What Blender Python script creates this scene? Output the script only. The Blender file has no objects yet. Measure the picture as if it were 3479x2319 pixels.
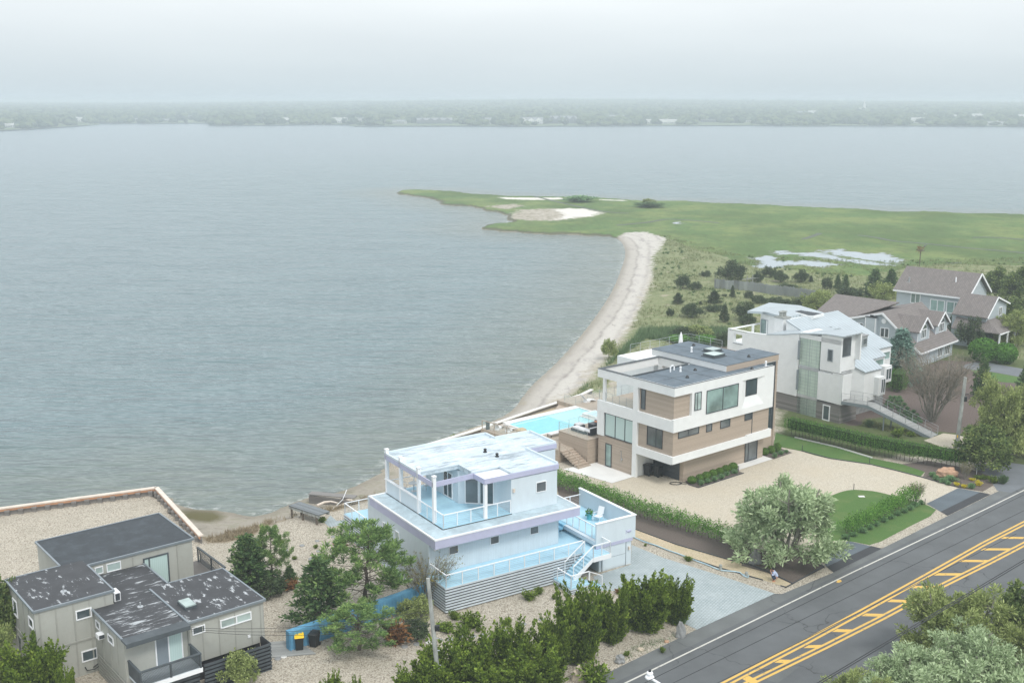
import bpy, math, random
import numpy as np
from mathutils import Vector, Matrix, noise as mnoise

SC = bpy.context.scene
COL = SC.collection
random.seed(7)

# ------------------------------------------------------------------ camera
F, CX, CY, CAMH, PT = 3800., 1739.5, 1159.5, 38., math.radians(12.08)
cam = bpy.data.objects.new('camera', bpy.data.cameras.new('camera'))
COL.objects.link(cam)
cam.location = (0, 0, CAMH)
cam.rotation_euler = (math.radians(90) - PT, 0, 0)
cam.data.sensor_width = 36
cam.data.lens = 36 * F / 3479
cam.data.clip_end = 20000
cam.data.clip_start = 0.5
SC.camera = cam

# survey: image measurements -> points on a level plane in metres
RG = {'D': (0, 0, 2352/3479), '3': (1140, 1420, 2.1787), '1': (1580, 1100, 2.101), '2': (2400, 950, 2.851), 'L': (0, 1600, 2.181),
      '4': (900, 1600, 2.181), '5': (1840, 1600, 2.181), '6': (2519, 1600, 2.181), '7': (2380, 800, 2.141), '8': (2700, 1150, 2.851),
      '9': (1300, 600, 2.139), 'a': (1400, 1850, 5.2275), 'b': (1150, 1580, 5.2275), 'c': (1800, 1720, 5.2275), 'd': (1600, 1340, 4.525),
      'h': (2350, 1370, 5.2275), 'f': (2020, 1400, 5.2275), 'e': (2020, 1120, 5.2275), 'g': (2350, 1120, 5.2275),
      'i': (2740, 880, 3.184), 'k': (0, 1950, 4.25), 'l': (450, 1950, 4.25), 'o': (2200, 860, 3.922), 'n': (3100, 1180, 3.137),
      'm': (960, 1520, 5.2275), 'p': (900, 2080, 6.56), 'q': (2560, 1890, 14.26), 'r': (2130, 2130, 8.295)}
_c, _s = math.cos(PT), math.sin(PT)
def ray(r, x, y):
    a = RG[r]; px, py = a[0]+x/a[2], a[1]+y/a[2]
    b = -(py-CY)/F
    return ((px-CX)/F, _c+b*_s, -_s+b*_c)
def G(r, x, y, z=0.):
    d = ray(r, x, y); t = (z-CAMH)/d[2]
    return Vector((d[0]*t, d[1]*t, z))
def at_y(r, x, y, Y):
    d = ray(r, x, y); t = Y/d[1]
    return Vector((d[0]*t, Y, CAMH+d[2]*t))
def poly_px(r, pts, z=0.):
    return [G(r, x, y, z) for x, y in pts]
def fit_box(r, xl, yt, xr, yb, z=0.):
    """ground point, height and width of a thing seen between these limits"""
    p = G(r, (xl+xr)/2, yb, z)
    q = at_y(r, (xl+xr)/2, yt, p.y)
    w = at_y(r, xr, yb, p.y).x - at_y(r, xl, yb, p.y).x
    return p, q.z-z, w

# ------------------------------------------------------------------ materials
def lin(h):
    if not isinstance(h, str): return h
    h = h.lstrip('#'); o = []
    for i in (0, 2, 4):
        c = int(h[i:i+2], 16)/255
        o.append(c/12.92 if c <= .04045 else ((c+.055)/1.055)**2.4)
    return tuple(o)
def rgba(c): return tuple(lin(c))+(1,)
class NT:
    def __init__(s, name):
        s.m = bpy.data.materials.new(name); s.m.use_nodes = True
        s.t = s.m.node_tree; s.n = s.t.nodes; s.l = s.t.links
        s.b = s.n['Principled BSDF']
        s._co = None
    def new(s, typ, **kw):
        n = s.n.new(typ)
        for k, v in kw.items():
            if k.startswith('i_'):
                n.inputs[k[2:].replace('_', ' ')].default_value = v
            else: setattr(n, k, v)
        return n
    def co(s, kind='Object', scale=None, rot=0):
        if s._co is None: s._co = s.new('ShaderNodeTexCoord')
        o = s._co.outputs[kind]
        if scale is not None or rot:
            mp = s.new('ShaderNodeMapping')
            if scale is not None: mp.inputs['Scale'].default_value = scale
            mp.inputs['Rotation'].default_value = (0, 0, rot)
            s.l.new(o, mp.inputs[0]); o = mp.outputs[0]
        return o
    def noise(s, scale, detail=4, rough=.55, co=None, dist=0.):
        n = s.new('ShaderNodeTexNoise')
        n.inputs['Scale'].default_value = scale; n.inputs['Detail'].default_value = detail
        n.inputs['Roughness'].default_value = rough; n.inputs['Distortion'].default_value = dist
        s.l.new(co or s.co(), n.inputs['Vector'])
        return n.outputs['Fac']
    def voro(s, scale, co=None, out='Color', feature='F1', rnd=1.):
        n = s.new('ShaderNodeTexVoronoi'); n.feature = feature
        n.inputs['Scale'].default_value = scale; n.inputs['Randomness'].default_value = rnd
        s.l.new(co or s.co(), n.inputs['Vector'])
        return n.outputs[out]
    def ramp(s, fac, stops, interp='LINEAR'):
        n = s.new('ShaderNodeValToRGB'); cr = n.color_ramp; cr.interpolation = interp
        while len(cr.elements) < len(stops): cr.elements.new(.5)
        for e, (p, c) in zip(cr.elements, stops):
            e.position = p
            e.color = (c, c, c, 1) if isinstance(c, (int, float)) else rgba(c)
        s.l.new(fac, n.inputs[0]); return n.outputs[0]
    def mix(s, fac, a, b, mode='MIX'):
        n = s.new('ShaderNodeMix'); n.data_type = 'RGBA'; n.blend_type = mode
        for sock, v in ((n.inputs['Factor'], fac), (n.inputs['A'], a), (n.inputs['B'], b)):
            if isinstance(v, bpy.types.NodeSocket): s.l.new(v, sock)
            elif sock is n.inputs['Factor'] or isinstance(v, float) and sock.type == 'VALUE': sock.default_value = v
            else: sock.default_value = rgba(v)
        n.inputs[0].default_value = n.inputs[0].default_value
        if not isinstance(fac, bpy.types.NodeSocket): n.inputs[0].default_value = fac
        else: s.l.new(fac, n.inputs[0])
        return n.outputs['Result']
    def math(s, op, a, b=None, clamp=False):
        n = s.new('ShaderNodeMath'); n.operation = op; n.use_clamp = clamp
        for k, v in enumerate((a, b)):
            if v is None: continue
            if isinstance(v, bpy.types.NodeSocket): s.l.new(v, n.inputs[k])
            else: n.inputs[k].default_value = v
        return n.outputs[0]
    def bump(s, h, strength=.3, dist=.05):
        n = s.new('ShaderNodeBump'); n.inputs['Strength'].default_value = strength; n.inputs['Distance'].default_value = dist
        s.l.new(h, n.inputs['Height']); s.l.new(n.outputs[0], s.b.inputs['Normal'])
    def col(s, c):
        if isinstance(c, bpy.types.NodeSocket): s.l.new(c, s.b.inputs['Base Color'])
        else: s.b.inputs['Base Color'].default_value = rgba(c)
    def set(s, **kw):
        for k, v in kw.items(): s.b.inputs[k.replace('_', ' ')].default_value = v
        return s

M = {}
def paint(name, c, rough=.55, var=.06, scale=1.2, dirt=None, metal=0., spec=.4, streak=False):
    """painted or weathered plain surface with soft uneven tone"""
    t = NT(name)
    a = lin(c); lo = tuple(x*(1-var*2) for x in a); hi = tuple(min(1, x*(1+var)) for x in a)
    f = t.noise(scale, 6, .6, co=t.co(scale=(1, 1, .35)) if streak else None)
    colr = t.ramp(f, [(.3, lo), (.7, hi)])
    if dirt:
        g = t.noise(scale*4, 8, .7); g = t.ramp(g, [(.5, 0.), (.78, .5)])
        colr = t.mix(g, colr, dirt)
    t.col(colr); t.set(Roughness=rough, Metallic=metal)
    t.b.inputs['Specular IOR Level'].default_value = spec
    t.bump(t.noise(30, 3), .08, .01)
    M[name] = t.m; return t.m
def boards(name, c, gap_c, size, axis='Z', gap=.06, rough=.6, var=.08, vary=True, bevel=.4, ratio=None):
    """courses of boards: a wave of lines across one axis plus board to board tone"""
    t = NT(name)
    sep = t.new('ShaderNodeSeparateXYZ'); t.l.new(t.co(), sep.inputs[0])
    if axis == 'S': v = t.math('ADD', sep.outputs['X'], sep.outputs['Y'])
    else: v = sep.outputs[axis]
    v = t.math('DIVIDE', v, size)
    fr = t.math('FRACT', v); fl = t.math('FLOOR', v)
    line = t.math('LESS_THAN', fr, gap)
    wn = t.new('ShaderNodeTexWhiteNoise'); wn.noise_dimensions = '1D'; t.l.new(fl, wn.inputs['W'])
    a = lin(c)
    base = t.mix(wn.outputs['Value'], tuple(x*(1-var) for x in a), tuple(min(1, x*(1+var)) for x in a))
    st = t.noise(3, 6, .65, co=t.co(scale=(1, 1, 6) if axis == 'Z' else (.7, .7, .3)))
    base = t.mix(t.ramp(st, [(.35, .0), (.75, .35)]), base, tuple(x*.72 for x in a))
    t.col(t.mix(line, base, gap_c)); t.set(Roughness=rough)
    t.bump(t.math('SUBTRACT', 1., line), bevel, .02)
    M[name] = t.m; return t.m
def glass(name, c, rough=.04, var=True):
    t = NT(name)
    f = t.noise(.5, 3, .5)
    a = lin(c)
    t.col(t.ramp(f, [(.3, tuple(x*.55 for x in a)), (.7, tuple(x*1.35 for x in a))]) if var else c)
    t.set(Roughness=rough); t.b.inputs['Specular IOR Level'].default_value = .9
    M[name] = t.m; return t.m
def leaf(name, dark, mid, light, scale=.9, trans=.25):
    t = NT(name)
    geo = t.new('ShaderNodeNewGeometry')
    n = t.noise(scale, 3, .6)
    k1, k2, k3 = (1.25, 1.2, 1.15) if name in ('leaf_willow', 'leaf_olive', 'twig', 'leaf_yellow', 'leaf_brown', 'grass_blade', 'grass_dry', 'reed', 'leaf_gold') else (1.5, 1.75, 1.8)
    x_ = {'leaf_willow': 1.5, 'leaf_olive': 1.5, 'leaf_hedge': 1.25, 'leaf_box': 1.35, 'leaf_lavender': 1.2, 'leaf_juniper': 1.35, 'leaf_pine': 1.75, 'leaf_cedar': 1.5, 'leaf_wood': 1.2}.get(name, 1.); k1 *= x_; k2 *= x_; k3 *= x_
    dark, mid, light = (tuple(x*k for x in q) for q, k in ((dark, k1), (mid, k2), (light, k3)))
    f = t.math('ADD', t.math('MULTIPLY', n, .62), t.math('MULTIPLY', geo.outputs['Random Per Island'], .42))
    colr = t.ramp(f, [(.28, dark), (.52, mid), (.8, light)])
    t.col(colr); t.set(Roughness=.75)
    t.b.inputs['Specular IOR Level'].default_value = .15
    tr = t.new('ShaderNodeBsdfTranslucent'); t.l.new(colr, tr.inputs[0])
    mx = t.new('ShaderNodeMixShader'); mx.inputs[0].default_value = trans
    t.l.new(t.b.outputs[0], mx.inputs[1]); t.l.new(tr.outputs[0], mx.inputs[2])
    t.l.new(mx.outputs[0], t.n['Material Output'].inputs[0])
    M[name] = t.m; return t.m

# painted surfaces
paint('white_paint', (.78, .80, .80), var=.03, dirt=(.62, .64, .62))
paint('white_trim', (.82, .84, .86), var=.02)
paint('pale_blue_wall', (.62, .70, .75), var=.03, streak=True)
boards('pale_blue_siding', (.60, .68, .73), (.45, .53, .59), .16, 'X', .07, var=.02, bevel=.15)
paint('lavender', (.47, .485, .64), var=.04, dirt=(.46, .48, .68))
paint('sky_blue_deck', (.42, .67, .80), rough=.45, var=.05, scale=.6, dirt=(.46, .70, .82))
paint('step_blue', (.25, .55, .74), rough=.5, var=.05)
paint('slat_paint', (.60, .67, .72), var=.06, dirt=(.48, .52, .55))
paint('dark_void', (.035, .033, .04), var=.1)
paint('blue_wall', (.12, .34, .53), var=.1, dirt=(.2, .38, .5))
paint('concrete', (.72, .72, .70), var=.05, scale=.5, dirt=(.60, .59, .57), rough=.85)
paint('grey_metal', (.25, .29, .32), rough=.35, var=.05, metal=.3)
paint('dark_metal', (.055, .065, .075), rough=.4)
paint('steel', (.5, .53, .55), rough=.35, metal=.6)
paint('black_plastic', (.02, .024, .026), rough=.4)
paint('yellow_plastic', (.85, .55, .01), rough=.4, var=.03)
paint('charcoal', (.075, .09, .10), rough=.6, var=.15)
paint('teal_pot', (.10, .45, .52), rough=.4)
paint('bark', (.14, .115, .09), var=.25, scale=6, rough=.9)
paint('bark_pale', (.26, .25, .21), var=.25, scale=6, rough=.9)
paint('pole_wood', (.36, .38, .36), var=.22, scale=3, rough=.9, streak=True, dirt=(.16, .16, .13))
paint('boulder', (.52, .33, .22), var=.2, scale=1.6, rough=.9, dirt=(.38, .3, .24))
paint('stone', (.30, .31, .31), var=.15, scale=2, rough=.9)
paint('pale_stone', (.55, .48, .38), var=.12, scale=2, rough=.9)
paint('new_wood', (.50, .27, .16), var=.12, rough=.8)
paint('pale_cap', (.70, .62, .54), var=.08, rough=.8)
paint('hose_blue', (.45, .62, .70), rough=.5)
paint('skin', (.50, .28, .20), rough=.6)
paint('shirt', (.46, .54, .72), rough=.9, var=.08, scale=8)
paint('trousers', (.03, .05, .09), rough=.9)
paint('hair', (.012, .01, .01), rough=.6)
paint('wire', (.03, .032, .035), rough=.6)
paint('cushion', (.74, .75, .76), rough=.9)
paint('wicker', (.05, .06, .075), rough=.7, scale=20, var=.4)
paint('terracotta', (.55, .25, .15), rough=.8)
boards('tan_boards', (.43, .355, .285), (.29, .23, .18), .14, 'Z', .1, var=.09)
boards('tan_screen', (.40, .32, .25), (.10, .08, .07), .16, 'Z', .3, var=.1)
boards('deck_boards', (.42, .36, .29), (.25, .2, .16), .14, 'Y', .1, var=.1)
boards('grey_wood', (.20, .19, .18), (.12, .11, .10), .17, 'Z', .08, var=.3)
boards('grey_clapboard', (.47, .53, .57), (.31, .36, .40), .2, 'Z', .14, var=.04)
boards('old_planks', (.17, .19, .20), (.06, .065, .07), .16, 'Y', .14, var=.25)
boards('fence_planks', (.25, .275, .28), (.13, .14, .14), .3, 'S', .1, var=.35)
boards('ramp_planks', (.33, .34, .33), (.14, .15, .15), .15, 'Y', .12, var=.15)
paint('olive_wall', (.40, .41, .375), var=.05, scale=.8, streak=True, dirt=(.33, .32, .28))
paint('olive_batten', (.34, .345, .315), var=.06)
glass('glass_dark', (.06, .085, .095))
glass('glass_teal', (.25, .36, .34), rough=.08)
glass('glass_grey', (.11, .13, .14), rough=.1)
glass('glass_pale', (.40, .50, .48), rough=.15)
t = NT('clear_glass'); t.set(Roughness=.02); t.b.inputs['Alpha'].default_value = .13; t.col((.6, .8, .78)); M['clear_glass'] = t.m
# curtained panes
t = NT('glass_curtain')
sep = t.new('ShaderNodeSeparateXYZ'); t.l.new(t.co(), sep.inputs[0])
fx = t.math('SINE', t.math('MULTIPLY', t.math('ADD', sep.outputs['X'], sep.outputs['Y']), 42.))
t.col(t.mix(t.ramp(fx, [(.3, 0.), (.9, .5)]), (.46, .60, .58), (.56, .70, .68))); t.set(Roughness=.12); M['glass_curtain'] = t.m
# glass block strip with mullion grid
t = NT('grid_glass')
sep = t.new('ShaderNodeSeparateXYZ'); t.l.new(t.co(), sep.inputs[0])
g1 = t.math('LESS_THAN', t.math('FRACT', t.math('DIVIDE', sep.outputs['Z'], .42)), .07)
g2 = t.math('LESS_THAN', t.math('FRACT', t.math('DIVIDE', sep.outputs['Y'], .72)), .05)
g3 = t.math('LESS_THAN', t.math('ABSOLUTE', t.math('SUBTRACT', sep.outputs['Y'], 4.65)), .04)
gg = t.math('MAXIMUM', t.math('MAXIMUM', g1, g2), g3)
t.col(t.mix(gg, t.ramp(t.noise(.8, 3), [(.3, (.40, .50, .43)), (.7, (.50, .60, .52))]), (.27, .33, .33))); t.set(Roughness=.25); M['grid_glass'] = t.m

# roofs
def worn_roof(name, base, worn, sx, sy, lo, hi, rough=.7):
    t = NT(name)
    n = t.noise(1.1, 9, .72, co=t.co(scale=(sx, sy, 1)))
    n2 = t.noise(.35, 4, .6)
    f = t.math('ADD', t.math('MULTIPLY', n, .75), t.math('MULTIPLY', n2, .25))
    b = t.ramp(t.noise(.7, 6, .7), [(.3, tuple(x*.75 for x in lin(base))), (.7, tuple(x*1.3 for x in lin(base)))])
    t.col(t.mix(t.ramp(f, [(lo, 0.), (hi, 1.)]), b, worn)); t.set(Roughness=rough)
    t.bump(t.noise(14, 4), .15, .01)
    M[name] = t.m
worn_roof('pale_roof', (.56, .65, .71), (.22, .27, .31), .5, 2.6, .50, .62, .55)
worn_roof('pale_lower_roof', (.42, .52, .57), (.24, .30, .33), 1, 1, .5, .72, .5)
worn_roof('worn_black_roof', (.045, .047, .052), (.42, .45, .47), .55, 2.6, .535, .58)
worn_roof('worn_black_roof_cross', (.045, .047, .052), (.45, .48, .50), 2.2, .75, .55, .59)
worn_roof('black_roof', (.034, .042, .05), (.08, .1, .115), 1, 1, .5, .8)
worn_roof('slate_roof', (.105, .14, .17), (.15, .18, .21), 1, 1, .45, .7, .8)
def seams(name, c, ang, sp=.42):
    t = NT(name)
    sep = t.new('ShaderNodeSeparateXYZ'); t.l.new(t.co(), sep.inputs[0])
    v = t.math('DIVIDE', sep.outputs['X' if ang == 0 else 'Y'], sp)
    fr = t.math('FRACT', v)
    line = t.ramp(fr, [(0., 1.), (.12, .2), (.3, 0.), (.95, 0.), (1., 1.)])
    a = lin(c)
    base = t.ramp(t.noise(.5, 4), [(.3, tuple(x*.9 for x in a)), (.7, tuple(x*1.08 for x in a))])
    t.col(t.mix(line, base, tuple(x*.42 for x in a))); t.set(Roughness=.35, Metallic=.25)
    t.bump(line, .5, .04); M[name] = t.m
seams('seam_roof', (.46, .525, .56), 0, .62)
t = NT('shingle_roof')
br = t.new('ShaderNodeTexBrick'); br.offset = .5
br.inputs['Color1'].default_value = rgba((.215, .195, .185)); br.inputs['Color2'].default_value = rgba((.165, .15, .145)); br.inputs['Mortar'].default_value = rgba((.12, .11, .107))
br.inputs['Scale'].default_value = 1; br.inputs['Brick Width'].default_value = .5; br.inputs['Row Height'].default_value = .3; br.inputs['Mortar Size'].default_value = .025
t.l.new(t.co(), br.inputs[0])
t.col(t.mix(t.ramp(t.noise(6, 8, .8), [(.4, 0.), (.7, .5)]), br.outputs[0], (.22, .19, .175))); t.set(Roughness=.95); M['shingle_roof'] = t.m

# ground surfaces
def pebbles(name, cols, scale, tint=None, dark=(.16, .14, .12), big=.25, bumpy=.6):
    t = NT(name)
    co = t.co()
    v = t.voro(scale, co)
    sepc = t.new('ShaderNodeSeparateColor'); t.l.new(v, sepc.inputs[0])
    base = t.ramp(sepc.outputs[0], [(i/(len(cols)-1), c) for i, c in enumerate(cols)])
    d = t.voro(scale, co, 'Distance')
    base = t.mix(t.ramp(d, [(.45, 0.), (.9, .75)]), base, dark)
    v2 = t.voro(scale*.33, co, 'Distance')
    base = t.mix(t.ramp(v2, [(.02, .6), (.12, 0.)]), base, dark)
    n = t.noise(big, 5, .6)
    if tint: base = t.mix(t.ramp(n, [(.42, 0.), (.68, .6)]), base, tint)
    t.col(base); t.set(Roughness=.95)
    t.b.inputs['Specular IOR Level'].default_value = .1
    t.bump(d, -bumpy, .05); M[name] = t.m; return t
pebbles('cream_gravel', [(.42, .385, .31), (.53, .49, .41), (.61, .57, .48), (.47, .42, .33)], 13, (.50, .44, .34), (.34, .29, .22), .18)
pebbles('sandy_path', [(.48, .40, .28), (.58, .49, .36), (.52, .42, .29)], 10, (.40, .36, .22), (.34, .28, .2), .4)
t = NT('mulch')
t.col(t.ramp(t.noise(9, 8, .8), [(.3, (.075, .06, .05)), (.55, (.14, .115, .10)), (.8, (.22, .19, .16))])); t.set(Roughness=1.)
t.bump(t.noise(12, 5), .6, .06); M['mulch'] = t.m
t = NT('lawn')
n = t.noise(.5, 5, .6); n2 = t.noise(22, 6, .8)
c1 = t.ramp(n2, [(.3, (.045, .10, .02)), (.7, (.10, .20, .045))])
t.col(t.mix(t.ramp(n, [(.5, 0.), (.75, .45)]), c1, (.17, .20, .07))); t.set(Roughness=1.); t.bump(n2, .6, .05); M['lawn'] = t.m
def asphalt(name, c, cracks=True, v=.25):
    t = NT(name); a = lin(c)
    n = t.noise(.35, 6, .6); f = t.noise(60, 3, .7)
    b = t.ramp(n, [(.3, tuple(x*(1-v) for x in a)), (.7, tuple(x*(1+v) for x in a))])
    b = t.mix(.35, b, t.ramp(f, [(.3, tuple(x*.6 for x in a)), (.7, tuple(x*1.5 for x in a))]))
    if cracks:
        e = t.new('ShaderNodeTexVoronoi'); e.feature = 'DISTANCE_TO_EDGE'; e.inputs['Scale'].default_value = .13
        ds = t.new('ShaderNodeTexNoise'); ds.inputs['Scale'].default_value = .6; ds.inputs['Detail'].default_value = 6
        t.l.new(t.co(), ds.inputs['Vector'])
        vm = t.new('ShaderNodeVectorMath'); vm.operation = 'MULTIPLY_ADD'; vm.inputs[1].default_value = (2.5, 2.5, 0)
        t.l.new(ds.outputs['Color'], vm.inputs[0]); t.l.new(t.co(), vm.inputs[2]); t.l.new(vm.outputs[0], e.inputs['Vector'])
        mask = t.ramp(t.noise(.12, 3), [(.45, 0.), (.55, 1.)])
        cr = t.math('MULTIPLY', t.ramp(e.outputs['Distance'], [(.0, 1.), (.008, 0.)]), mask)
        b = t.mix(t.math('MULTIPLY', cr, .7), b, (.02, .02, .02))
    t.col(b); t.set(Roughness=.85); t.bump(f, .3, .01); M[name] = t.m
asphalt('asphalt', (.105, .113, .118))
asphalt('shoulder_asphalt', (.13, .14, .14), v=.3)
asphalt('apron_asphalt', (.105, .13, .15), cracks=False)
asphalt('dark_patch', (.042, .045, .05), cracks=False)
asphalt('side_street', (.15, .165, .18), cracks=False)
def worn_line(name, c, under, lo, hi):
    t = NT(name); n = t.noise(2.2, 9, .75)
    t.col(t.mix(t.ramp(n, [(lo, 0.), (hi, 1.)]), c, under)); t.set(Roughness=.7); M[name] = t.m
worn_line('yellow_line', (.68, .43, .10), (.14, .135, .12), .57, .64)
worn_line('white_line', (.58, .57, .52), (.12, .125, .13), .55, .66)
# block paving
t = NT('pavers')
br = t.new('ShaderNodeTexBrick'); br.offset = .5; t.l.new(t.co(rot=math.radians(-57)), br.inputs[0])
br.inputs['Color1'].default_value = rgba((.39, .45, .47)); br.inputs['Color2'].default_value = rgba((.32, .38, .395)); br.inputs['Mortar'].default_value = rgba((.21, .245, .25))
br.inputs['Scale'].default_value = 1; br.inputs['Brick Width'].default_value = .34; br.inputs['Row Height'].default_value = .22; br.inputs['Mortar Size'].default_value = .022
t.col(t.mix(t.ramp(t.noise(.4, 6, .7), [(.4, 0.), (.75, .6)]), br.outputs[0], (.46, .51, .52))); t.set(Roughness=.8); M['pavers'] = t.m

# foliage
paint('hedge_core', (.035, .07, .015), var=.3, scale=4, rough=1.)
leaf('leaf_juniper', (.018, .034, .006), (.060, .092, .013), (.125, .165, .026), .9)
leaf('leaf_cedar', (.014, .030, .014), (.038, .068, .026), (.085, .120, .040), .8)
leaf('leaf_pine', (.022, .045, .018), (.060, .098, .032), (.125, .17, .055), .8)
leaf('leaf_dune_cedar', (.022, .036, .020), (.045, .068, .034), (.085, .11, .05), .8)
leaf('leaf_willow', (.095, .13, .065), (.23, .29, .17), (.40, .47, .30), .7, .3)
leaf('leaf_olive', (.07, .09, .03), (.165, .20, .07), (.31, .35, .15), .6, .3)
leaf('leaf_hedge', (.020, .055, .010), (.055, .125, .022), (.12, .22, .045), 1.2)
leaf('leaf_trim', (.018, .050, .010), (.055, .13, .022), (.11, .23, .04), 1.2)
leaf('leaf_box', (.022, .050, .010), (.055, .105, .020), (.12, .19, .04), 1.5)
leaf('leaf_lavender', (.05, .09, .045), (.09, .16, .075), (.15, .24, .11), 1.5)
leaf('leaf_wood', (.025, .045, .016), (.07, .10, .032), (.15, .18, .06), .5)
leaf('leaf_gold', (.09, .09, .02), (.20, .18, .035), (.34, .29, .06), .8)
leaf('leaf_spruce', (.04, .075, .06), (.10, .17, .14), (.20, .30, .25), .8)
leaf('leaf_brown', (.10, .05, .02), (.22, .11, .045), (.34, .20, .09), 1.)
leaf('leaf_yellow', (.35, .30, .02), (.60, .52, .04), (.75, .68, .10), 2.)
leaf('twig', (.13, .11, .085), (.22, .19, .15), (.32, .28, .22), 1., .1)
leaf('grass_blade', (.09, .12, .04), (.19, .22, .10), (.32, .32, .19), .12, .3)
leaf('grass_dry', (.17, .14, .09), (.30, .25, .17), (.42, .36, .26), .3, .3)
leaf('reed', (.06, .11, .05), (.11, .18, .08), (.19, .26, .13), .1, .3)
# ------------------------------------------------------------------ builders
def ident(o, label=None, cat=None, group=None, kind=None):
    if label: o['label'] = label
    if cat: o['category'] = cat
    if group: o['group'] = group
    if kind: o['kind'] = kind
    return o
def empty(name, loc, rz=0., label=None, cat=None, group=None):
    o = bpy.data.objects.new(name, None); COL.objects.link(o)
    o.location = loc; o.rotation_euler = (0, 0, rz); o.empty_display_size = .3
    return ident(o, label, cat, group)
def copy_tree(o, parent=None):
    c = o.copy(); COL.objects.link(c); c.parent = parent
    for ch in o.children: copy_tree(ch, c)
    return c
class MB:
    def __init__(s): s.v = []; s.f = []
    def quad(s, *p):
        n = len(s.v); s.v += [tuple(q) for q in p]; s.f.append(tuple(range(n, n+len(p)))); return s
    def box(s, a, b):
        x0, x1 = sorted((a[0], b[0])); y0, y1 = sorted((a[1], b[1])); z0, z1 = sorted((a[2], b[2]))
        n = len(s.v)
        s.v += [(x0,y0,z0),(x1,y0,z0),(x1,y1,z0),(x0,y1,z0),(x0,y0,z1),(x1,y0,z1),(x1,y1,z1),(x0,y1,z1)]
        s.f += [tuple(n+i for i in q) for q in ((0,3,2,1),(4,5,6,7),(0,1,5,4),(1,2,6,5),(2,3,7,6),(3,0,4,7))]
        return s
    def prism(s, pts, z0, z1):
        """pts: plan outline counter-clockwise; z1 may be a list of heights"""
        n = len(s.v); k = len(pts)
        z1s = z1 if isinstance(z1, (list, tuple)) else [z1]*k
        s.v += [(p[0], p[1], z0) for p in pts]+[(p[0], p[1], z) for p, z in zip(pts, z1s)]
        s.f.append(tuple(n+i for i in reversed(range(k)))); s.f.append(tuple(n+k+i for i in range(k)))
        for i in range(k):
            j = (i+1) % k; s.f.append((n+i, n+j, n+k+j, n+k+i))
        return s
    def extr(s, pts, d):
        """closed 3-D outline swept by vector d"""
        n = len(s.v); k = len(pts)
        s.v += [tuple(p) for p in pts]+[tuple(p[i]+d[i] for i in range(3)) for p in pts]
        s.f.append(tuple(n+i for i in reversed(range(k)))); s.f.append(tuple(n+k+i for i in range(k)))
        for i in range(k):
            j = (i+1) % k; s.f.append((n+i, n+j, n+k+j, n+k+i))
        return s
    def bar(s, p, q, w=.05, h=None):
        h = h or w; p = Vector(p); q = Vector(q); d = (q-p).normalized()
        a = d.cross(Vector((0, 0, 1)))
        if a.length < .05: a = Vector((1, 0, 0))
        a.normalize(); b = a.cross(d).normalized(); a = a*w/2; b = b*h/2
        n = len(s.v)
        for e in (p, q): s.v += [tuple(e-a-b), tuple(e+a-b), tuple(e+a+b), tuple(e-a+b)]
        s.f += [tuple(n+i for i in c) for c in ((0,1,2,3),(7,6,5,4),(0,4,5,1),(1,5,6,2),(2,6,7,3),(3,7,4,0))]
        return s
    def tube(s, pts, rad, seg=6, cap=True):
        pts = [Vector(p) for p in pts]; k = len(pts)
        rad = rad if isinstance(rad, (list, tuple)) else [rad]*k
        n = len(s.v)
        for i, p in enumerate(pts):
            d = (pts[min(i+1, k-1)]-pts[max(i-1, 0)])
            d = d.normalized() if d.length > 1e-6 else Vector((0, 0, 1))
            a = d.cross(Vector((0, 0, 1))) if abs(d.z) < .95 else d.cross(Vector((0, 1, 0)))
            a.normalize(); b = d.cross(a)
            for j in range(seg):
                t = 2*math.pi*j/seg
                s.v.append(tuple(p+(a*math.cos(t)+b*math.sin(t))*rad[i]))
        for i in range(k-1):
            for j in range(seg):
                q = (j+1) % seg
                s.f.append((n+i*seg+j, n+i*seg+q, n+(i+1)*seg+q, n+(i+1)*seg+j))
        if cap:
            s.f.append(tuple(n+j for j in reversed(range(seg)))); s.f.append(tuple(n+(k-1)*seg+j for j in range(seg)))
        return s
    def lathe(s, prof, c=(0, 0, 0), seg=16):
        n = len(s.v); k = len(prof)
        for r, z in prof:
            for j in range(seg):
                t = 2*math.pi*j/seg; s.v.append((c[0]+r*math.cos(t), c[1]+r*math.sin(t), c[2]+z))
        for i in range(k-1):
            for j in range(seg):
                q = (j+1) % seg; s.f.append((n+i*seg+j, n+i*seg+q, n+(i+1)*seg+q, n+(i+1)*seg+j))
        s.f.append(tuple(n+j for j in reversed(range(seg)))); s.f.append(tuple(n+(k-1)*seg+j for j in range(seg)))
        return s
    def blob(s, c, r, seg=12, rings=8, jit=.15, seed=0, squash=(1, 1, 1)):
        n = len(s.v)
        for i in range(rings+1):
            ph = math.pi*i/rings
            for j in range(seg):
                t = 2*math.pi*j/seg
                d = Vector((math.sin(ph)*math.cos(t), math.sin(ph)*math.sin(t), math.cos(ph)))
                k = 1+jit*mnoise.noise(d*2.2+Vector((seed, 0, 0)))*2
                s.v.append((c[0]+d.x*r*k*squash[0], c[1]+d.y*r*k*squash[1], c[2]+d.z*r*k*squash[2]))
        for i in range(rings):
            for j in range(seg):
                q = (j+1) % seg; s.f.append((n+i*seg+j, n+(i+1)*seg+j, n+(i+1)*seg+q, n+i*seg+q))
        return s
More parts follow.
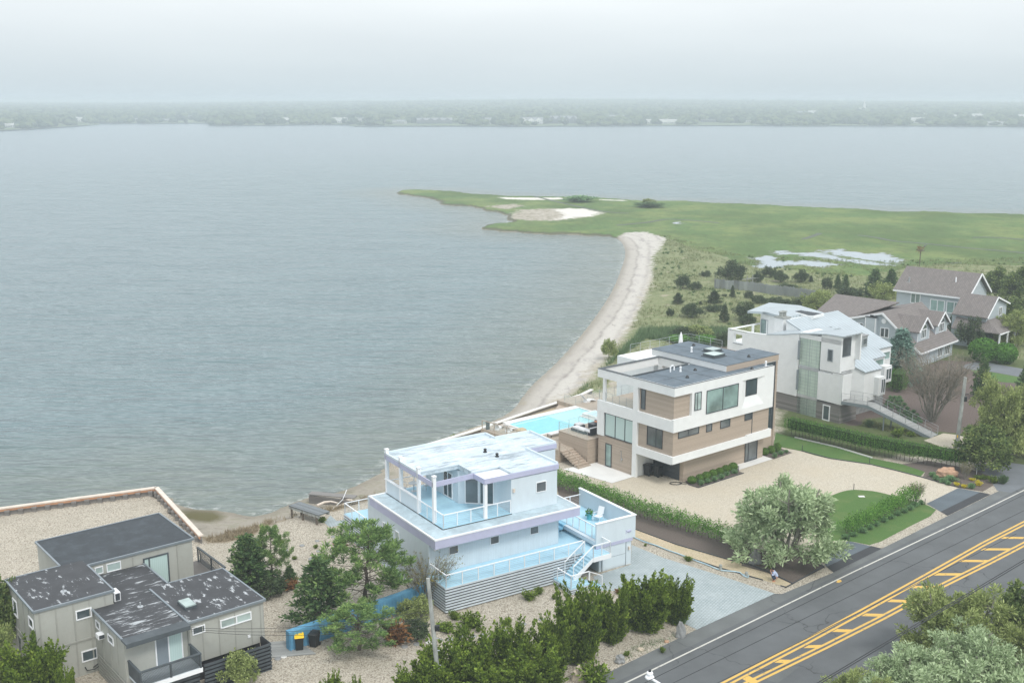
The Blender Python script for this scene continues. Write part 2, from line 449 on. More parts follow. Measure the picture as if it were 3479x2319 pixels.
    def build(s, name, mat, parent=None, smooth=False, bevel=0., **kw):
        me = bpy.data.meshes.new(name); me.from_pydata(s.v, [], s.f); me.update()
        if isinstance(mat, str): mat = M[mat]
        me.materials.append(mat)
        if smooth: me.shade_smooth()
        o = bpy.data.objects.new(name, me); COL.objects.link(o)
        if parent is not None: o.parent = parent
        if bevel:
            b = o.modifiers.new('bevel', 'BEVEL'); b.width = bevel; b.segments = 2; b.limit_method = 'ANGLE'
        ident(o, **kw); return o
def each(par, name, mat, boxes):
    for a, b in boxes: MB().box(a, b).build(name, mat, par)
def sheet(name, pts, z, mat, kind='structure', **kw):
    """a thin laid surface following an outline, triangulated"""
    from mathutils.geometry import tessellate_polygon
    tri = tessellate_polygon([[Vector((p[0], p[1], 0)) for p in pts]])
    m = MB(); m.v = [(p[0], p[1], z) for p in pts]
    m.f = []
    for a, b, c in tri:
        A, Bq, Cq = (m.v[i] for i in (a, b, c))
        cr = (Bq[0]-A[0])*(Cq[1]-A[1])-(Bq[1]-A[1])*(Cq[0]-A[0])
        m.f.append((a, b, c) if cr > 0 else (a, c, b))
    return m.build(name, mat, kind=kind, **kw)
def smooth_pts(pts, it=2, closed=True):
    for _ in range(it):
        o = []; n = len(pts)
        for i in range(n if closed else n-1):
            a, b = pts[i], pts[(i+1) % n]
            o += [a*.75+b*.25, a*.25+b*.75]
        pts = o
    return pts
def np_mesh(name, V, nper, mat, parent=None, **kw):
    """V: (n, nper, 3) loose faces"""
    n = len(V); me = bpy.data.meshes.new(name)
    me.vertices.add(n*nper); me.vertices.foreach_set('co', V.reshape(-1).astype(np.float32))
    me.loops.add(n*nper); me.loops.foreach_set('vertex_index', np.arange(n*nper, dtype=np.int32))
    me.polygons.add(n); me.polygons.foreach_set('loop_start', np.arange(0, n*nper, nper, dtype=np.int32))
    me.polygons.foreach_set('loop_total', np.full(n, nper, dtype=np.int32))
    me.update(calc_edges=True); me.materials.append(M[mat] if isinstance(mat, str) else mat)
    o = bpy.data.objects.new(name, me); COL.objects.link(o)
    if parent is not None: o.parent = parent
    ident(o, **kw); return o

def unit(v): return v/np.maximum(np.linalg.norm(v, axis=-1, keepdims=True), 1e-6)
def leaves(plumes, dens, L, W, seed=1, along=.8, out=.7, rnd=.6, shell=.5, up=0.):
    """plumes: rows (x0,y0,z0,x1,y1,z1,r0,r1); returns loose leaf quads scattered round each plume"""
    rg = np.random.default_rng(seed)
    P = np.array(plumes, float)
    ln = np.linalg.norm(P[:, 3:6]-P[:, 0:3], axis=1)
    area = (ln+P[:, 6]+P[:, 7])*(P[:, 6]+P[:, 7])
    n = np.maximum(3, (area*dens)).astype(int)
    idx = np.repeat(np.arange(len(P)), n); N = len(idx)
    t = rg.random(N)
    a = P[idx, 0:3]; b = P[idx, 3:6]; d = unit(b-a)
    r = P[idx, 6]*(1-t)+P[idx, 7]*t
    o = unit(rg.normal(size=(N, 3)))
    rr = (shell+(1-shell)*rg.random(N))
    c = a+(b-a)*t[:, None]+o*(r*rr)[:, None]
    ax = unit(d*along+o*out+rg.normal(size=(N, 3))*rnd+np.array([0, 0, up]))
    sd = unit(np.cross(ax, rg.normal(size=(N, 3))))
    s = (.6+.8*rg.random(N))[:, None]
    ax = ax*L*s; sd = sd*W*s*.5
    return np.stack([c-sd*.6, c+sd*.6, c+ax*.6+sd, c+ax, c+ax*.6-sd], 1)
def limb(m, p, q, r0, r1, seed=0, n=4, wob=.06, seg=5):
    p = Vector(p); q = Vector(q); rg = random.Random(seed); L = (q-p).length
    pts = [p+(q-p)*(i/n)+(Vector((rg.uniform(-1, 1), rg.uniform(-1, 1), rg.uniform(-.5, .5)))*L*wob if 0 < i < n else Vector()) for i in range(n+1)]
    m.tube(pts, [r0+(r1-r0)*i/n for i in range(n+1)], seg)
    return pts

PROTO = {}
def proto(kind, seed):
    """a plant of one kind at its natural size: (root empty, height, width); kept aside and copied"""
    key = (kind, seed)
    if key in PROTO: return PROTO[key]
    rg = random.Random(seed*7+len(kind)); R = rg.uniform; pl = []; tr = MB()
    U = lambda a: (math.cos(a), math.sin(a))
    lf, L, W, dens, bark, kw = 'leaf_cedar', .16, .07, 60, 'bark', {}
    if kind in ('cedar', 'dune_cedar', 'spruce'):
        H, w = 4., 2.6
        limb(tr, (0, 0, 0), (R(-.1, .1), R(-.1, .1), H*.96), .11, .02, seed, 6, .01, 6)
        n = 62 if kind != 'spruce' else 90
        for i in range(n):
            t = i/n; z = H*(.05+.9*t); a = i*2.4+R(-.3, .3)
            rad = w/2*(1-t)**.75*R(.72, 1.12)+.1
            if kind == 'spruce': rad = w/2*(1-t)**.8*R(.9, 1.05)+.06
            c, s = U(a); zz = z+rad*R(.1, .45)*(0 if kind == 'spruce' else 1)-(.12*rad if kind == 'spruce' else 0)
            pl.append((c*rad*.2, s*rad*.2, z, c*rad, s*rad, zz, .26, .13))
            pl.append((c*rad*.55, s*rad*.55, (z+zz)/2, c*rad*.8+R(-.2, .2), s*rad*.8+R(-.2, .2), zz+.14, .22, .1))
        pl.append((0, 0, H*.85, 0, 0, H, .1, .03))
        for q in range(0, len(pl)-1, 3):
            tr.tube([(0, 0, pl[q][2]), pl[q][3:6]], [.025, .008], 4)
        lf = {'cedar': 'leaf_cedar', 'dune_cedar': 'leaf_dune_cedar', 'spruce': 'leaf_spruce'}[kind]; dens = 150; L = .15; W = .065; kw = dict(shell=.3)
    elif kind in ('bushy', 'wood_tree', 'olive_bush'):
        H, w = 3.4, 4.4
        if kind == 'wood_tree': H, w = 7., 6.5
        pts = limb(tr, (0, 0, 0), (R(-.2, .2), R(-.2, .2), H*.55), w*.03, w*.014, seed, 4, .03, 6)
        n = 46 if kind != 'wood_tree' else 75
        for i in range(n):
            a = R(0, 6.28); u = R(-.25, 1); el = math.asin(min(1, max(-.4, u))); c, s = U(a)
            rad = R(.55, 1.)*(1+.18*math.sin(3*a+seed))
            x = c*math.cos(el)*w/2*rad; y = s*math.cos(el)*w/2*rad; z = H*(.42+.5*math.sin(el)*rad)
            k = R(.1, .17)*w
            pl.append((x*.75, y*.75, z-.15*H*R(.3, 1), x, y, z, k, k*.55))
            if i % 2 == 0: limb(tr, pts[2], (x*.9, y*.9, z*.95), w*.012, .01, i, 3, .06, 4)
        lf = {'bushy': 'leaf_dune_cedar', 'wood_tree': 'leaf_wood', 'olive_bush': 'leaf_olive'}[kind]
        L, W, dens = (.2, .1, 85) if kind != 'wood_tree' else (.3, .17, 45); kw = dict(shell=.45, along=.2, out=1.)
    elif kind in ('willow', 'olive'):
        H, w = 7.2, 7.4
        for b in range(7):
            a = b*.9+R(-.2, .2); c, s = U(a); top = (c*w*.3*R(.6, 1.1), s*w*.3*R(.6, 1.1), H*R(.55, .86))
            pts = limb(tr, (c*.15, s*.15, 0), top, .13, .04, seed*9+b, 6, .05, 6)
            for i in range(24):
                p0 = pts[R(0, 1) > .4 and 4 or 5]; aa = R(0, 6.28); el = R(-.5, 1.15)
                q = (p0.x+math.cos(aa)*math.cos(el)*w*R(.1, .27), p0.y+math.sin(aa)*math.cos(el)*w*R(.1, .27), p0.z+math.sin(el)*H*R(.08, .25))
                k = R(.35, .72)
                pl.append((p0.x*.4+q[0]*.6, p0.y*.4+q[1]*.6, p0.z*.4+q[2]*.6, q[0], q[1], q[2], k, k*.6))
                limb(tr, p0, q, .022, .007, i+b*20, 3, .06, 4)
        for i in range(40):
            a = R(0, 6.28); c, s = U(a); k = R(.4, .7); rr = w/2*R(.55, 1.02)
            pl.append((c*rr*.7, s*rr*.7, R(.9, 2.2), c*rr, s*rr, R(.7, 2.6), k, k*.6))
        lf = 'leaf_willow' if kind == 'willow' else 'leaf_olive'; L, W, dens, bark = .25, .085, 85, 'bark_pale'
        kw = dict(shell=.2, along=.5, out=.9, rnd=.5, up=.15)
    elif kind == 'pine':
        H, w = 5.6, 4.8
        pts = limb(tr, (0, 0, 0), (.3, 0, H*.92), .13, .03, seed, 7, .015, 7)
        for i in range(58):
            t = (i+.5)/58; z = H*(.2+.76*t); a = i*2.4+R(-.4, .4); c, s = U(a)
            rad = w/2*(math.sin(math.pi*min(1, .3+t*.62)))**.8*R(.6, 1.05)
            q = (c*rad+.25*t, s*rad, z+rad*R(.0, .4))
            limb(tr, (.3*t, 0, z), q, .03, .008, i, 3, .05, 4)
            for k in range(4):
                f = R(.6, 1.05); x, y, zz = q[0]*f+R(-.3, .3), q[1]*f+R(-.3, .3), z+(q[2]-z)*f+R(-.05, .25)
                pl.append((x, y, zz, x+c*.12, y+s*.12, zz+.3, .23, .15))
        lf, L, W, dens = 'leaf_pine', .2, .045, 230; kw = dict(shell=.1, along=.7, out=1., rnd=.3, up=.3)
    elif kind == 'juniper':
        H, w = 3.6, 3.2
        for b in range(15):
            a = b*2.4+R(-.3, .3); c, s = U(a); rr = w*.32*math.sqrt((b+.5)/15)
            x, y = c*rr*.5, s*rr*.5; top = H*R(.62, 1.02)*(1-.3*rr/w); seg = 6; q = Vector((x, y, .2)); ph = R(0, 6)
            tr.tube([(x*.4, y*.4, 0), (x, y, top*.5)], [.05, .02], 5)
            lean = R(.25, .6)
            for k in range(seg):
                n_ = q+Vector((c*lean*w/seg*.55+.12*math.cos(ph+k*1.5), s*lean*w/seg*.55+.12*math.sin(ph+k*1.5), top/seg))
                r0 = .54*(1-k/seg)**.6*R(.75, 1.1); r1 = .54*max(.02, 1-(k+1)/seg)**.6*.9
                pl.append((*q, *n_, r0, max(.05, r1)))
                if k in (2, 3, 4):
                    aa = R(0, 6.28); e = n_+Vector((math.cos(aa)*.42, math.sin(aa)*.42, .5*R(.6, 1.3)))
                    pl.append((*q, *e, .17, .04))
                q = n_
        for i in range(34):
            a = R(0, 6.28); c, s = U(a); rr = w*.44*R(.6, 1); z = R(.15, H*.5)
            pl.append((c*rr*.6, s*rr*.6, z, c*rr, s*rr, z+.5, .3, .14))
        lf, L, W, dens = 'leaf_juniper', .15, .08, 200; kw = dict(shell=.45, along=.9, out=.6, rnd=.4, up=.4)
    elif kind == 'bare':
        H, w = 4.2, 5.
        V = []
        rr_ = random.Random(seed)
        for b in range(26):
            a = b*2.4; c, s = U(a); k = math.sqrt((b+.5)/26)
            pts = limb(tr, (c*.15, s*.15, 0), (c*w*.38*k, s*w*.38*k, H*R(.5, .72)), .045, .015, b, 4, .05, 5)
            for i in range(26):
                p0 = pts[rr_.choice((2, 3, 4))]; aa = R(0, 6.28)
                q = p0+Vector((math.cos(aa)*w*.13*R(.3, 1)+c*w*.1, math.sin(aa)*w*.13*R(.3, 1)+s*w*.1, H*R(.06, .3)))
                tr.tube([p0, (p0+q)/2+Vector((0, 0, .05)), q], [.014, .009, .004], 3, False)
                pl.append((*(p0*.3+q*.7), *q, .14, .1))
        lf, L, W, dens, bark = 'leaf_gold' if seed == 1 else 'twig', .10, .04, 24 if seed == 1 else 60, 'bark_pale'; kw = dict(shell=.1)
        if seed != 1: L, W = .3, .012
    elif kind in ('boxwood', 'clipped'):
        H, w = 1., 1.
        V = leaves([(0, 0, .5, 0, 0, .52, .49, .49)], 1500, .07, .045, seed, 0, 1., .5, .93)
        pl = None
        m = MB().blob((0, 0, .5), .44, 14, 10, .03, seed); core = m
        lf = 'leaf_box' if kind == 'boxwood' else 'leaf_trim'
        tr.tube([(0, 0, -.05), (0, 0, .3)], [.04, .03], 5)
    elif kind == 'mound':
        H, w = .6, 1.
        for i in range(50):
            a = R(0, 6.28); c, s = U(a); k = R(.1, 1)
            pl.append((c*.1*k, s*.1*k, .05, c*.42*k, s*.42*k, .15+.4*math.sqrt(1-k*k*.9), .05, .07))
        lf, L, W, dens = 'leaf_lavender', .14, .03, 330; kw = dict(shell=.2, along=1., rnd=.3)
        tr.tube([(0, 0, -.02), (0, 0, .15)], [.03, .02], 4)
    elif kind in ('shrub', 'yellow_mound', 'deadbush'):
        H, w = .8, 1.2
        for i in range(34):
            a = R(0, 6.28); c, s = U(a); k = R(.1, 1)
            pl.append((c*.1*k, s*.1*k, .05, c*.5*k, s*.5*k, .2+.5*math.sqrt(1-k*k*.9)*R(.6, 1.1), .07, .1))
        lf, L, W, dens = {'shrub': 'leaf_juniper', 'yellow_mound': 'leaf_yellow', 'deadbush': 'leaf_brown'}[kind], .12, .05, 210; kw = dict(shell=.3)
        tr.tube([(0, 0, -.02), (0, 0, .25)], [.03, .015], 4)
    elif kind == 'tuft':
        H, w = .9, 1.3
        for i in range(60):
            a = R(0, 6.28); c, s = U(a); k = R(.1, 1)
            pl.append((c*.1*k, s*.1*k, 0, c*.5*k, s*.5*k, .75-.3*k, .02, .05))
        lf, L, W, dens = 'reed', .35, .03, 500; kw = dict(shell=.2, along=1., rnd=.2, out=.2)
        tr.tube([(0, 0, -.02), (0, 0, .1)], [.03, .02], 4)
    root = bpy.data.objects.new('p', None)
    if pl is not None: V = leaves(pl, dens, L, W, seed, **kw)
    f = np_mesh('crown' if H > 1.2 else 'foliage', V, 5, lf)
    zs = V[:, :, 2]; H = float(np.percentile(zs, 99.6)); w = float(np.percentile(V[:, :, 0], 99)-np.percentile(V[:, :, 0], 1))
    t_ = tr.build('trunk' if H > 2. else 'stem', bark)
    if kind in ('boxwood', 'clipped'):
        c_ = core.build('inner_foliage', lf, smooth=True); c_.parent = root
    f.parent = root; t_.parent = root
    for o in root.children: COL.objects.unlink(o)
    PROTO[key] = (root, H, w)
    return PROTO[key]
def plant(kind, seed, name, loc, h, w, label, cat, group=None, rz=None, dy=None):
    root, H, W = proto(kind, seed)
    r = empty(name, loc, random.uniform(0, 6.28) if rz is None else rz, label, cat, group)
    r.scale = (w/W, (dy or w)/W, h/H)
    for o in root.children:
        c = o.copy(); COL.objects.link(c); c.parent = r
    return r
def plant_px(kind, seed, name, r, box, label, cat, group=None, sink=0., z=0., rz=None):
    p, h, w = fit_box(r, *box, z=z)
    p = p+Vector((0, w*.25, 0))       # the foot stands behind the near rim of the crown
    q = at_y(r, (box[0]+box[2])/2, box[1], p.y); h = max(.2, q.z-z)
    p.z -= sink
    return plant(kind, seed, name, p, h, w, label, cat, group, rz)
# ------------------------------------------------------------------ light, sky, air
WL = -0.9
SUN_EL, SUN_AZ = math.radians(52), math.radians(150)      # compass azimuth, from behind the camera's right
w = bpy.data.worlds.new('World'); SC.world = w; w.use_nodes = True
nt = w.node_tree; bg = nt.nodes['Background']; bg.inputs[1].default_value = .12
sky = nt.nodes.new('ShaderNodeTexSky'); sky.sky_type = 'NISHITA'; sky.sun_disc = False
sky.sun_elevation = SUN_EL; sky.sun_rotation = SUN_AZ; sky.dust_density = 5; sky.altitude = 0
tc = nt.nodes.new('ShaderNodeTexCoord'); sp = nt.nodes.new('ShaderNodeSeparateXYZ'); nt.links.new(tc.outputs['Generated'], sp.inputs[0])
mp = nt.nodes.new('ShaderNodeMapping'); mp.inputs['Scale'].default_value = (1, 1, 5); nt.links.new(tc.outputs['Generated'], mp.inputs[0])
cn = nt.nodes.new('ShaderNodeTexNoise'); cn.inputs['Scale'].default_value = 1.6; cn.inputs['Detail'].default_value = 7; cn.inputs['Roughness'].default_value = .5
nt.links.new(mp.outputs[0], cn.inputs['Vector'])
rp = nt.nodes.new('ShaderNodeValToRGB')
for e, (p, c) in zip([rp.color_ramp.elements[0], rp.color_ramp.elements[1], rp.color_ramp.elements.new(.5)], [(.0, (5.0, 5.9, 6.45)), (.5, (6.9, 7.4, 7.9)), (.16, (6.0, 6.7, 7.2))]):
    pass
cr = rp.color_ramp
while len(cr.elements) > 2: cr.elements.remove(cr.elements[-1])
cr.elements[0].position = 0; cr.elements[0].color = (.47, .545, .585, 1)
cr.elements[1].position = .6; cr.elements[1].color = (.93, .97, 1, 1)
e = cr.elements.new(.03); e.color = (.54, .605, .64, 1)
e = cr.elements.new(.085); e.color = (.67, .715, .74, 1)
e = cr.elements.new(.25); e.color = (.78, .815, .835, 1)
nt.links.new(sp.outputs['Z'], rp.inputs[0])
cl = nt.nodes.new('ShaderNodeValToRGB'); cl.color_ramp.elements[0].position = .3; cl.color_ramp.elements[0].color = (.90, .905, .915, 1)
cl.color_ramp.elements[1].position = .7; cl.color_ramp.elements[1].color = (1.07, 1.06, 1.05, 1)
nt.links.new(cn.outputs['Fac'], cl.inputs[0])
m1 = nt.nodes.new('ShaderNodeMix'); m1.data_type = 'RGBA'; m1.blend_type = 'MULTIPLY'; m1.inputs[0].default_value = 1
nt.links.new(rp.outputs[0], m1.inputs['A']); nt.links.new(cl.outputs[0], m1.inputs['B'])
m2 = nt.nodes.new('ShaderNodeMix'); m2.data_type = 'RGBA'; m2.blend_type = 'MULTIPLY'; m2.inputs[0].default_value = 1; m2.clamp_result = False
m2.inputs['B'].default_value = (7.1, 7.1, 7.1, 1)
nt.links.new(m1.outputs['Result'], m2.inputs['A'])
m3 = nt.nodes.new('ShaderNodeMix'); m3.data_type = 'RGBA'; m3.inputs[0].default_value = .93
nt.links.new(sky.outputs[0], m3.inputs['A']); nt.links.new(m2.outputs['Result'], m3.inputs['B'])
nt.links.new(m3.outputs['Result'], bg.inputs[0])
sun = bpy.data.lights.new('sun', 'SUN'); sun.energy = 1.1; sun.angle = math.radians(14); sun.color = (1, .97, .92)
so = bpy.data.objects.new('sun', sun); COL.objects.link(so)
sd_ = Vector((math.sin(SUN_AZ)*math.cos(SUN_EL), math.cos(SUN_AZ)*math.cos(SUN_EL), math.sin(SUN_EL)))
so.rotation_euler = sd_.to_track_quat('Z', 'Y').to_euler(); so.location = (0, -20, 80)
vs = SC.view_settings; vs.view_transform = 'Standard'; vs.look = 'None'; vs.gamma = 1; vs.use_curve_mapping = False; vs.exposure = .7
SC.cycles.volume_bounces = 2; SC.cycles.max_bounces = 8; SC.cycles.transparent_max_bounces = 12
hz = bpy.data.materials.new('haze'); hz.use_nodes = True; hn = hz.node_tree
hn.nodes.remove(hn.nodes['Principled BSDF'])
pv = hn.nodes.new('ShaderNodeVolumePrincipled'); pv.inputs['Color'].default_value = (.785, .865, .91, 1); pv.inputs['Density'].default_value = .00045
hn.links.new(pv.outputs[0], hn.nodes['Material Output'].inputs['Volume'])
MB().box((-5600, -80, -4), (5600, 7200, 47)).build('haze', hz, kind='stuff')

# ------------------------------------------------------------------ shoreline survey
def sdpoly(X, Y, poly):
    """signed distance, positive inside"""
    d = np.full(X.shape, 1e9); ins = np.zeros(X.shape, bool); n = len(poly)
    for i in range(n):
        ax, ay = poly[i][0], poly[i][1]; bx, by = poly[(i+1) % n][0], poly[(i+1) % n][1]
        ex, ey = bx-ax, by-ay; L = ex*ex+ey*ey+1e-9
        t = np.clip(((X-ax)*ex+(Y-ay)*ey)/L, 0, 1)
        d = np.minimum(d, np.hypot(X-ax-t*ex, Y-ay-t*ey))
        c = ((ay > Y) != (by > Y)) & (X < ex*(Y-ay)/(ey+1e-12)+ax)
        ins ^= c
    return np.where(ins, d, -d)
shore_px = [(-60, 1183), (0, 1172), (358, 1120), (372, 1136), (430, 1168), (520, 1172), (575, 1186), (615, 1180), (661, 1158), (711, 1140), (770, 1132), (810, 1118), (846, 1100), (884, 1080), (905, 1045),
            (940, 1037), (988, 1019), (1060, 992), (1143, 963), (1180, 940), (1200, 910), (1225, 880), (1262, 848), (1290, 820), (1335, 770), (1380, 710), (1408, 665), (1428, 615), (1438, 580), (1428, 556), (1412, 545),
            (1350, 541), (1250, 537), (1180, 533), (1138, 526), (1125, 520), (1150, 514), (1170, 507), (1165, 500), (1152, 492), (1135, 486), (1116, 482), (1085, 474), (1050, 473), (1015, 469), (1002, 461), (980, 455), (958, 452),
            (930, 448), (907, 445), (915, 440), (926, 437.5), (983, 437.5), (1031, 441), (1141, 452), (1290, 453), (1372, 457), (1438, 460), (1542, 464), (1622, 465.5), (1800, 475), (1960, 483), (2100, 489), (2352, 494), (2700, 503)]
shore = smooth_pts([G('D', x, y, WL) for x, y in shore_px], 1, False)+[Vector((330, 320, 0)), Vector((330, 20, 0)), Vector((-70, 20, 0))]
P_ = lambda r, pts, z=-.3: [G(r, x, y, z) for x, y in pts]
beach = P_('D', [(1150, 960), (1180, 925), (1262, 835), (1335, 762), (1380, 700), (1408, 655), (1422, 610), (1405, 545), (1440, 534), (1482, 532), (1530, 549), (1519, 568), (1500, 590), (1496, 630), (1480, 672), (1452, 738), (1430, 768), (1403, 797), (1388, 824), (1360, 843), (1338, 876), (1310, 902), (1240, 932)])
marsh = P_('D', [(880, 425), (2800, 480), (2800, 640), (2352, 612), (2100, 612), (1990, 640), (1880, 632), (1790, 622), (1700, 612), (1660, 590), (1600, 575), (1560, 560), (1530, 548), (1480, 536), (1440, 534), (1380, 560), (1100, 550), (1100, 490), (880, 455)])
dune = P_('D', [(1440, 534), (1530, 540), (1700, 585), (2000, 600), (2352, 590), (2900, 640), (2900, 900), (2352, 830), (2040, 760), (1850, 770), (1660, 800), (1500, 800), (1380, 905), (1300, 915), (1360, 870), (1440, 760), (1500, 640)])
wet = P_('D', [(395, 1140), (520, 1160), (700, 1125), (860, 1085), (930, 1060), (900, 1120), (800, 1160), (700, 1180), (600, 1205), (500, 1235), (440, 1215)])
drygrass = P_('D', [(455, 1240), (560, 1205), (640, 1190), (760, 1165), (860, 1130), (870, 1150), (770, 1180), (700, 1190), (640, 1205), (560, 1245), (480, 1258)])
weedpatch = P_('L', [(1320, 275), (1450, 258), (1600, 270), (1660, 310), (1640, 350), (1560, 372), (1440, 368), (1340, 340)], -.6)
bed_right = P_('8', [(900, 480), (1000, 400), (1400, 230), (1700, 240), (1900, 330), (2250, 360), (2350, 700), (2350, 1150), (1750, 1150), (1650, 950), (1400, 920), (1250, 960), (900, 780), (660, 800), (640, 860), (560, 870), (430, 830)])
green_right = P_('D', [(1780, 1060), (1800, 900), (2050, 760), (2352, 620), (2800, 640), (2800, 1300), (2352, 1120), (2260, 1050)])
mud = P_('9', [(890, 300), (1000, 240), (1200, 232), (1480, 235), (1580, 260), (1500, 290), (1400, 300), (1280, 320), (1050, 318)])
mud2 = P_('9', [(760, 215), (960, 198), (1020, 215), (880, 238)])
sand1 = P_('9', [(835, 150), (1000, 152), (1300, 153), (1315, 165), (1100, 170), (900, 164)])
sand3 = P_('9', [(1250, 240), (1340, 230), (1480, 234), (1585, 260), (1530, 288), (1420, 294), (1330, 308), (1240, 316), (1320, 286), (1295, 262)])
sand2 = P_('9', [(1560, 165), (1770, 172), (1770, 178), (1600, 172)])
pondA = P_('7', [(370, 165), (480, 146), (560, 158), (545, 185), (640, 186), (760, 180), (900, 190), (1015, 213), (860, 232), (740, 214), (640, 215), (590, 232), (600, 258), (520, 262), (420, 250), (370, 228), (430, 212), (450, 190)])
pondB = P_('7', [(525, 118), (600, 106), (632, 112), (650, 130), (760, 122), (850, 120), (940, 140), (1040, 165), (1180, 180), (1300, 196), (1400, 217), (1300, 218), (1180, 205), (1060, 190), (960, 175), (800, 150), (660, 137), (560, 135)])
pondC = P_('7', [(870, 104), (960, 108), (1010, 98), (1060, 112), (1200, 130), (1340, 124), (1380, 150), (1440, 165), (1462, 190), (1400, 205), (1320, 190), (1180, 172), (1060, 150), (960, 135)])
pondD = P_('9', [(2115, 338), (2140, 328), (2170, 338), (2140, 345)])

ys = [48.]
while ys[-1] < 560: ys.append(ys[-1]+ys[-1]*.0056)
xs = np.linspace(-110, 235, 345)
X, Y = np.meshgrid(xs, np.array(ys))
sd = sdpoly(X, Y, shore)
z2f = lambda poly, k=8.: np.clip(sdpoly(X, Y, poly)/k*.5+.5, 0, 1)
bm, mm = z2f(beach), z2f(marsh)
rgn = np.random.default_rng(3)
lump = np.array([mnoise.noise(Vector((x*.08, y*.08, 0)))+.5*mnoise.noise(Vector((x*.25, y*.25, 3))) for x, y in zip(X.ravel(), Y.ravel())]).reshape(X.shape)
dm = np.clip((z2f(dune, 14)-.5)*2, 0, 1)
T = np.where(mm > .5, -.3, 0.)+dm*np.where(mm > .5, 0, .55*np.clip(lump+.4, 0, 2))
rag = np.array([4.5*mnoise.noise(Vector((x*.07, y*.05, 7)))+2.2*mnoise.noise(Vector((x*.3, y*.2, 9))) for x, y in zip(X.ravel(), Y.ravel())]).reshape(X.shape)
sd = np.where((mm > .45) & (bm < .4) & (Y > 190), sd+rag, sd)
slope = np.where(bm > .35, .085, np.where(mm > .5, .55, .45)); slope = np.where(z2f(wet, 6) > .45, .06, slope)
Z = np.where(sd > 0, np.minimum(T, WL+sd*slope), WL+np.maximum(sd*.12, -2.))
Z = np.where((sd > 0) & (mm > .5) & (sd < 2.5), Z+.06*lump, Z)
me = bpy.data.meshes.new('ground'); ny, nx = X.shape
me.vertices.add(nx*ny); me.vertices.foreach_set('co', np.stack([X, Y, Z], -1).reshape(-1).astype(np.float32))
ii = (np.arange(ny-1)[:, None]*nx+np.arange(nx-1)[None, :]).ravel()
q = np.stack([ii, ii+1, ii+nx+1, ii+nx], 1).ravel().astype(np.int32); nf = len(ii)
me.loops.add(nf*4); me.loops.foreach_set('vertex_index', q); me.polygons.add(nf)
me.polygons.foreach_set('loop_start', np.arange(0, nf*4, 4, dtype=np.int32)); me.polygons.foreach_set('loop_total', np.full(nf, 4, dtype=np.int32))
me.update(calc_edges=True); me.shade_smooth()
def attr(me, name, chans):
    a = me.color_attributes.new(name, 'FLOAT_COLOR', 'POINT')
    a.data.foreach_set('color', np.stack([c.ravel() for c in chans], 1).reshape(-1).astype(np.float32))
pond = np.maximum.reduce([z2f(p, 5.) for p in (pondA, pondB, pondC, pondD)])
attr(me, 'zone_a', (mm, bm, z2f(dune, 10), pond))
attr(me, 'zone_b', (np.maximum(z2f(mud, 6), z2f(mud2, 5)), z2f(green_right, 10), np.clip(sd/8*.5+.5, 0, 1), z2f(bed_right, 3)))
attr(me, 'zone_d', (np.clip(sd/40, 0, 1), X*0, X*0, X*0+1))
attr(me, 'zone_c', (z2f(drygrass, 4), z2f(wet, 5), np.maximum.reduce([z2f(sand1, 2.5), z2f(sand2, 2), z2f(sand3, 6)]), z2f(weedpatch, 3)))
gobj = bpy.data.objects.new('ground', me); COL.objects.link(gobj); gobj['kind'] = 'structure'
t = NT('ground')
def zone(name):
    a = t.new('ShaderNodeAttribute'); a.attribute_name = name
    s_ = t.new('ShaderNodeSeparateColor'); t.l.new(a.outputs['Color'], s_.inputs[0])
    return [s_.outputs[0], s_.outputs[1], s_.outputs[2], a.outputs['Alpha']]
za, zb, zc, zd = zone('zone_a'), zone('zone_b'), zone('zone_c'), zone('zone_d')
edge = t.noise(.45, 6, .65)
def cut(s_, amt=.3, soft=.04, off=.5):
    v = t.math('ADD', s_, t.math('MULTIPLY', t.math('SUBTRACT', edge, .5), amt))
    return t.ramp(v, [(off-soft, 0.), (off+soft, 1.)])
co = t.co()
# default: pebbled yards
v = t.voro(10.5, co); sc_ = t.new('ShaderNodeSeparateColor'); t.l.new(v, sc_.inputs[0]); dist = t.voro(10.5, co, 'Distance')
peb = t.ramp(sc_.outputs[0], [(0, (.40, .36, .285)), (.3, (.58, .535, .445)), (.6, (.47, .425, .345)), (.85, (.64, .60, .515)), (1, (.31, .27, .21))])
peb = t.mix(t.ramp(dist, [(.4, 0.), (.85, .8)]), peb, (.17, .14, .11))
peb = t.mix(t.ramp(t.noise(.3, 5, .6), [(.45, 0.), (.7, .45)]), peb, (.33, .30, .24))
n_hi = t.noise(1.6, 10, .85); n_mid = t.noise(.6, 6, .6); n_lo = t.noise(.05, 5, .6)
marshc = t.ramp(n_hi, [(.3, (.05, .095, .028)), (.5, (.10, .175, .05)), (.7, (.19, .27, .09))])
marshc = t.mix(t.ramp(n_lo, [(.44, 0.), (.6, .8)]), marshc, (.19, .235, .075))
marshc = t.mix(t.ramp(t.noise(.028, 6, .7, co=t.co(scale=(1, .5, 1))), [(.48, 0.), (.6, .75)]), marshc, (.075, .125, .032))
marshc = t.mix(t.ramp(t.noise(.35, 6, .75), [(.5, 0.), (.72, .8)]), marshc, (.06, .085, .03))
marshc = t.mix(t.ramp(t.noise(.12, 6, .7), [(.58, 0.), (.7, .55)]), marshc, (.07, .085, .04))
strk = t.noise(.5, 7, .65, co=t.co(scale=(1, .35, 1), rot=.5))
beachc = t.ramp(n_hi, [(.2, (.42, .395, .35)), (.7, (.60, .575, .53))])
beachc = t.mix(t.ramp(strk, [(.52, 0.), (.66, .5)]), beachc, (.30, .27, .27))
wob = t.math('ADD', zd[0], t.math('MULTIPLY', t.math('SUBTRACT', t.noise(.07, 4, .6), .5), .06))
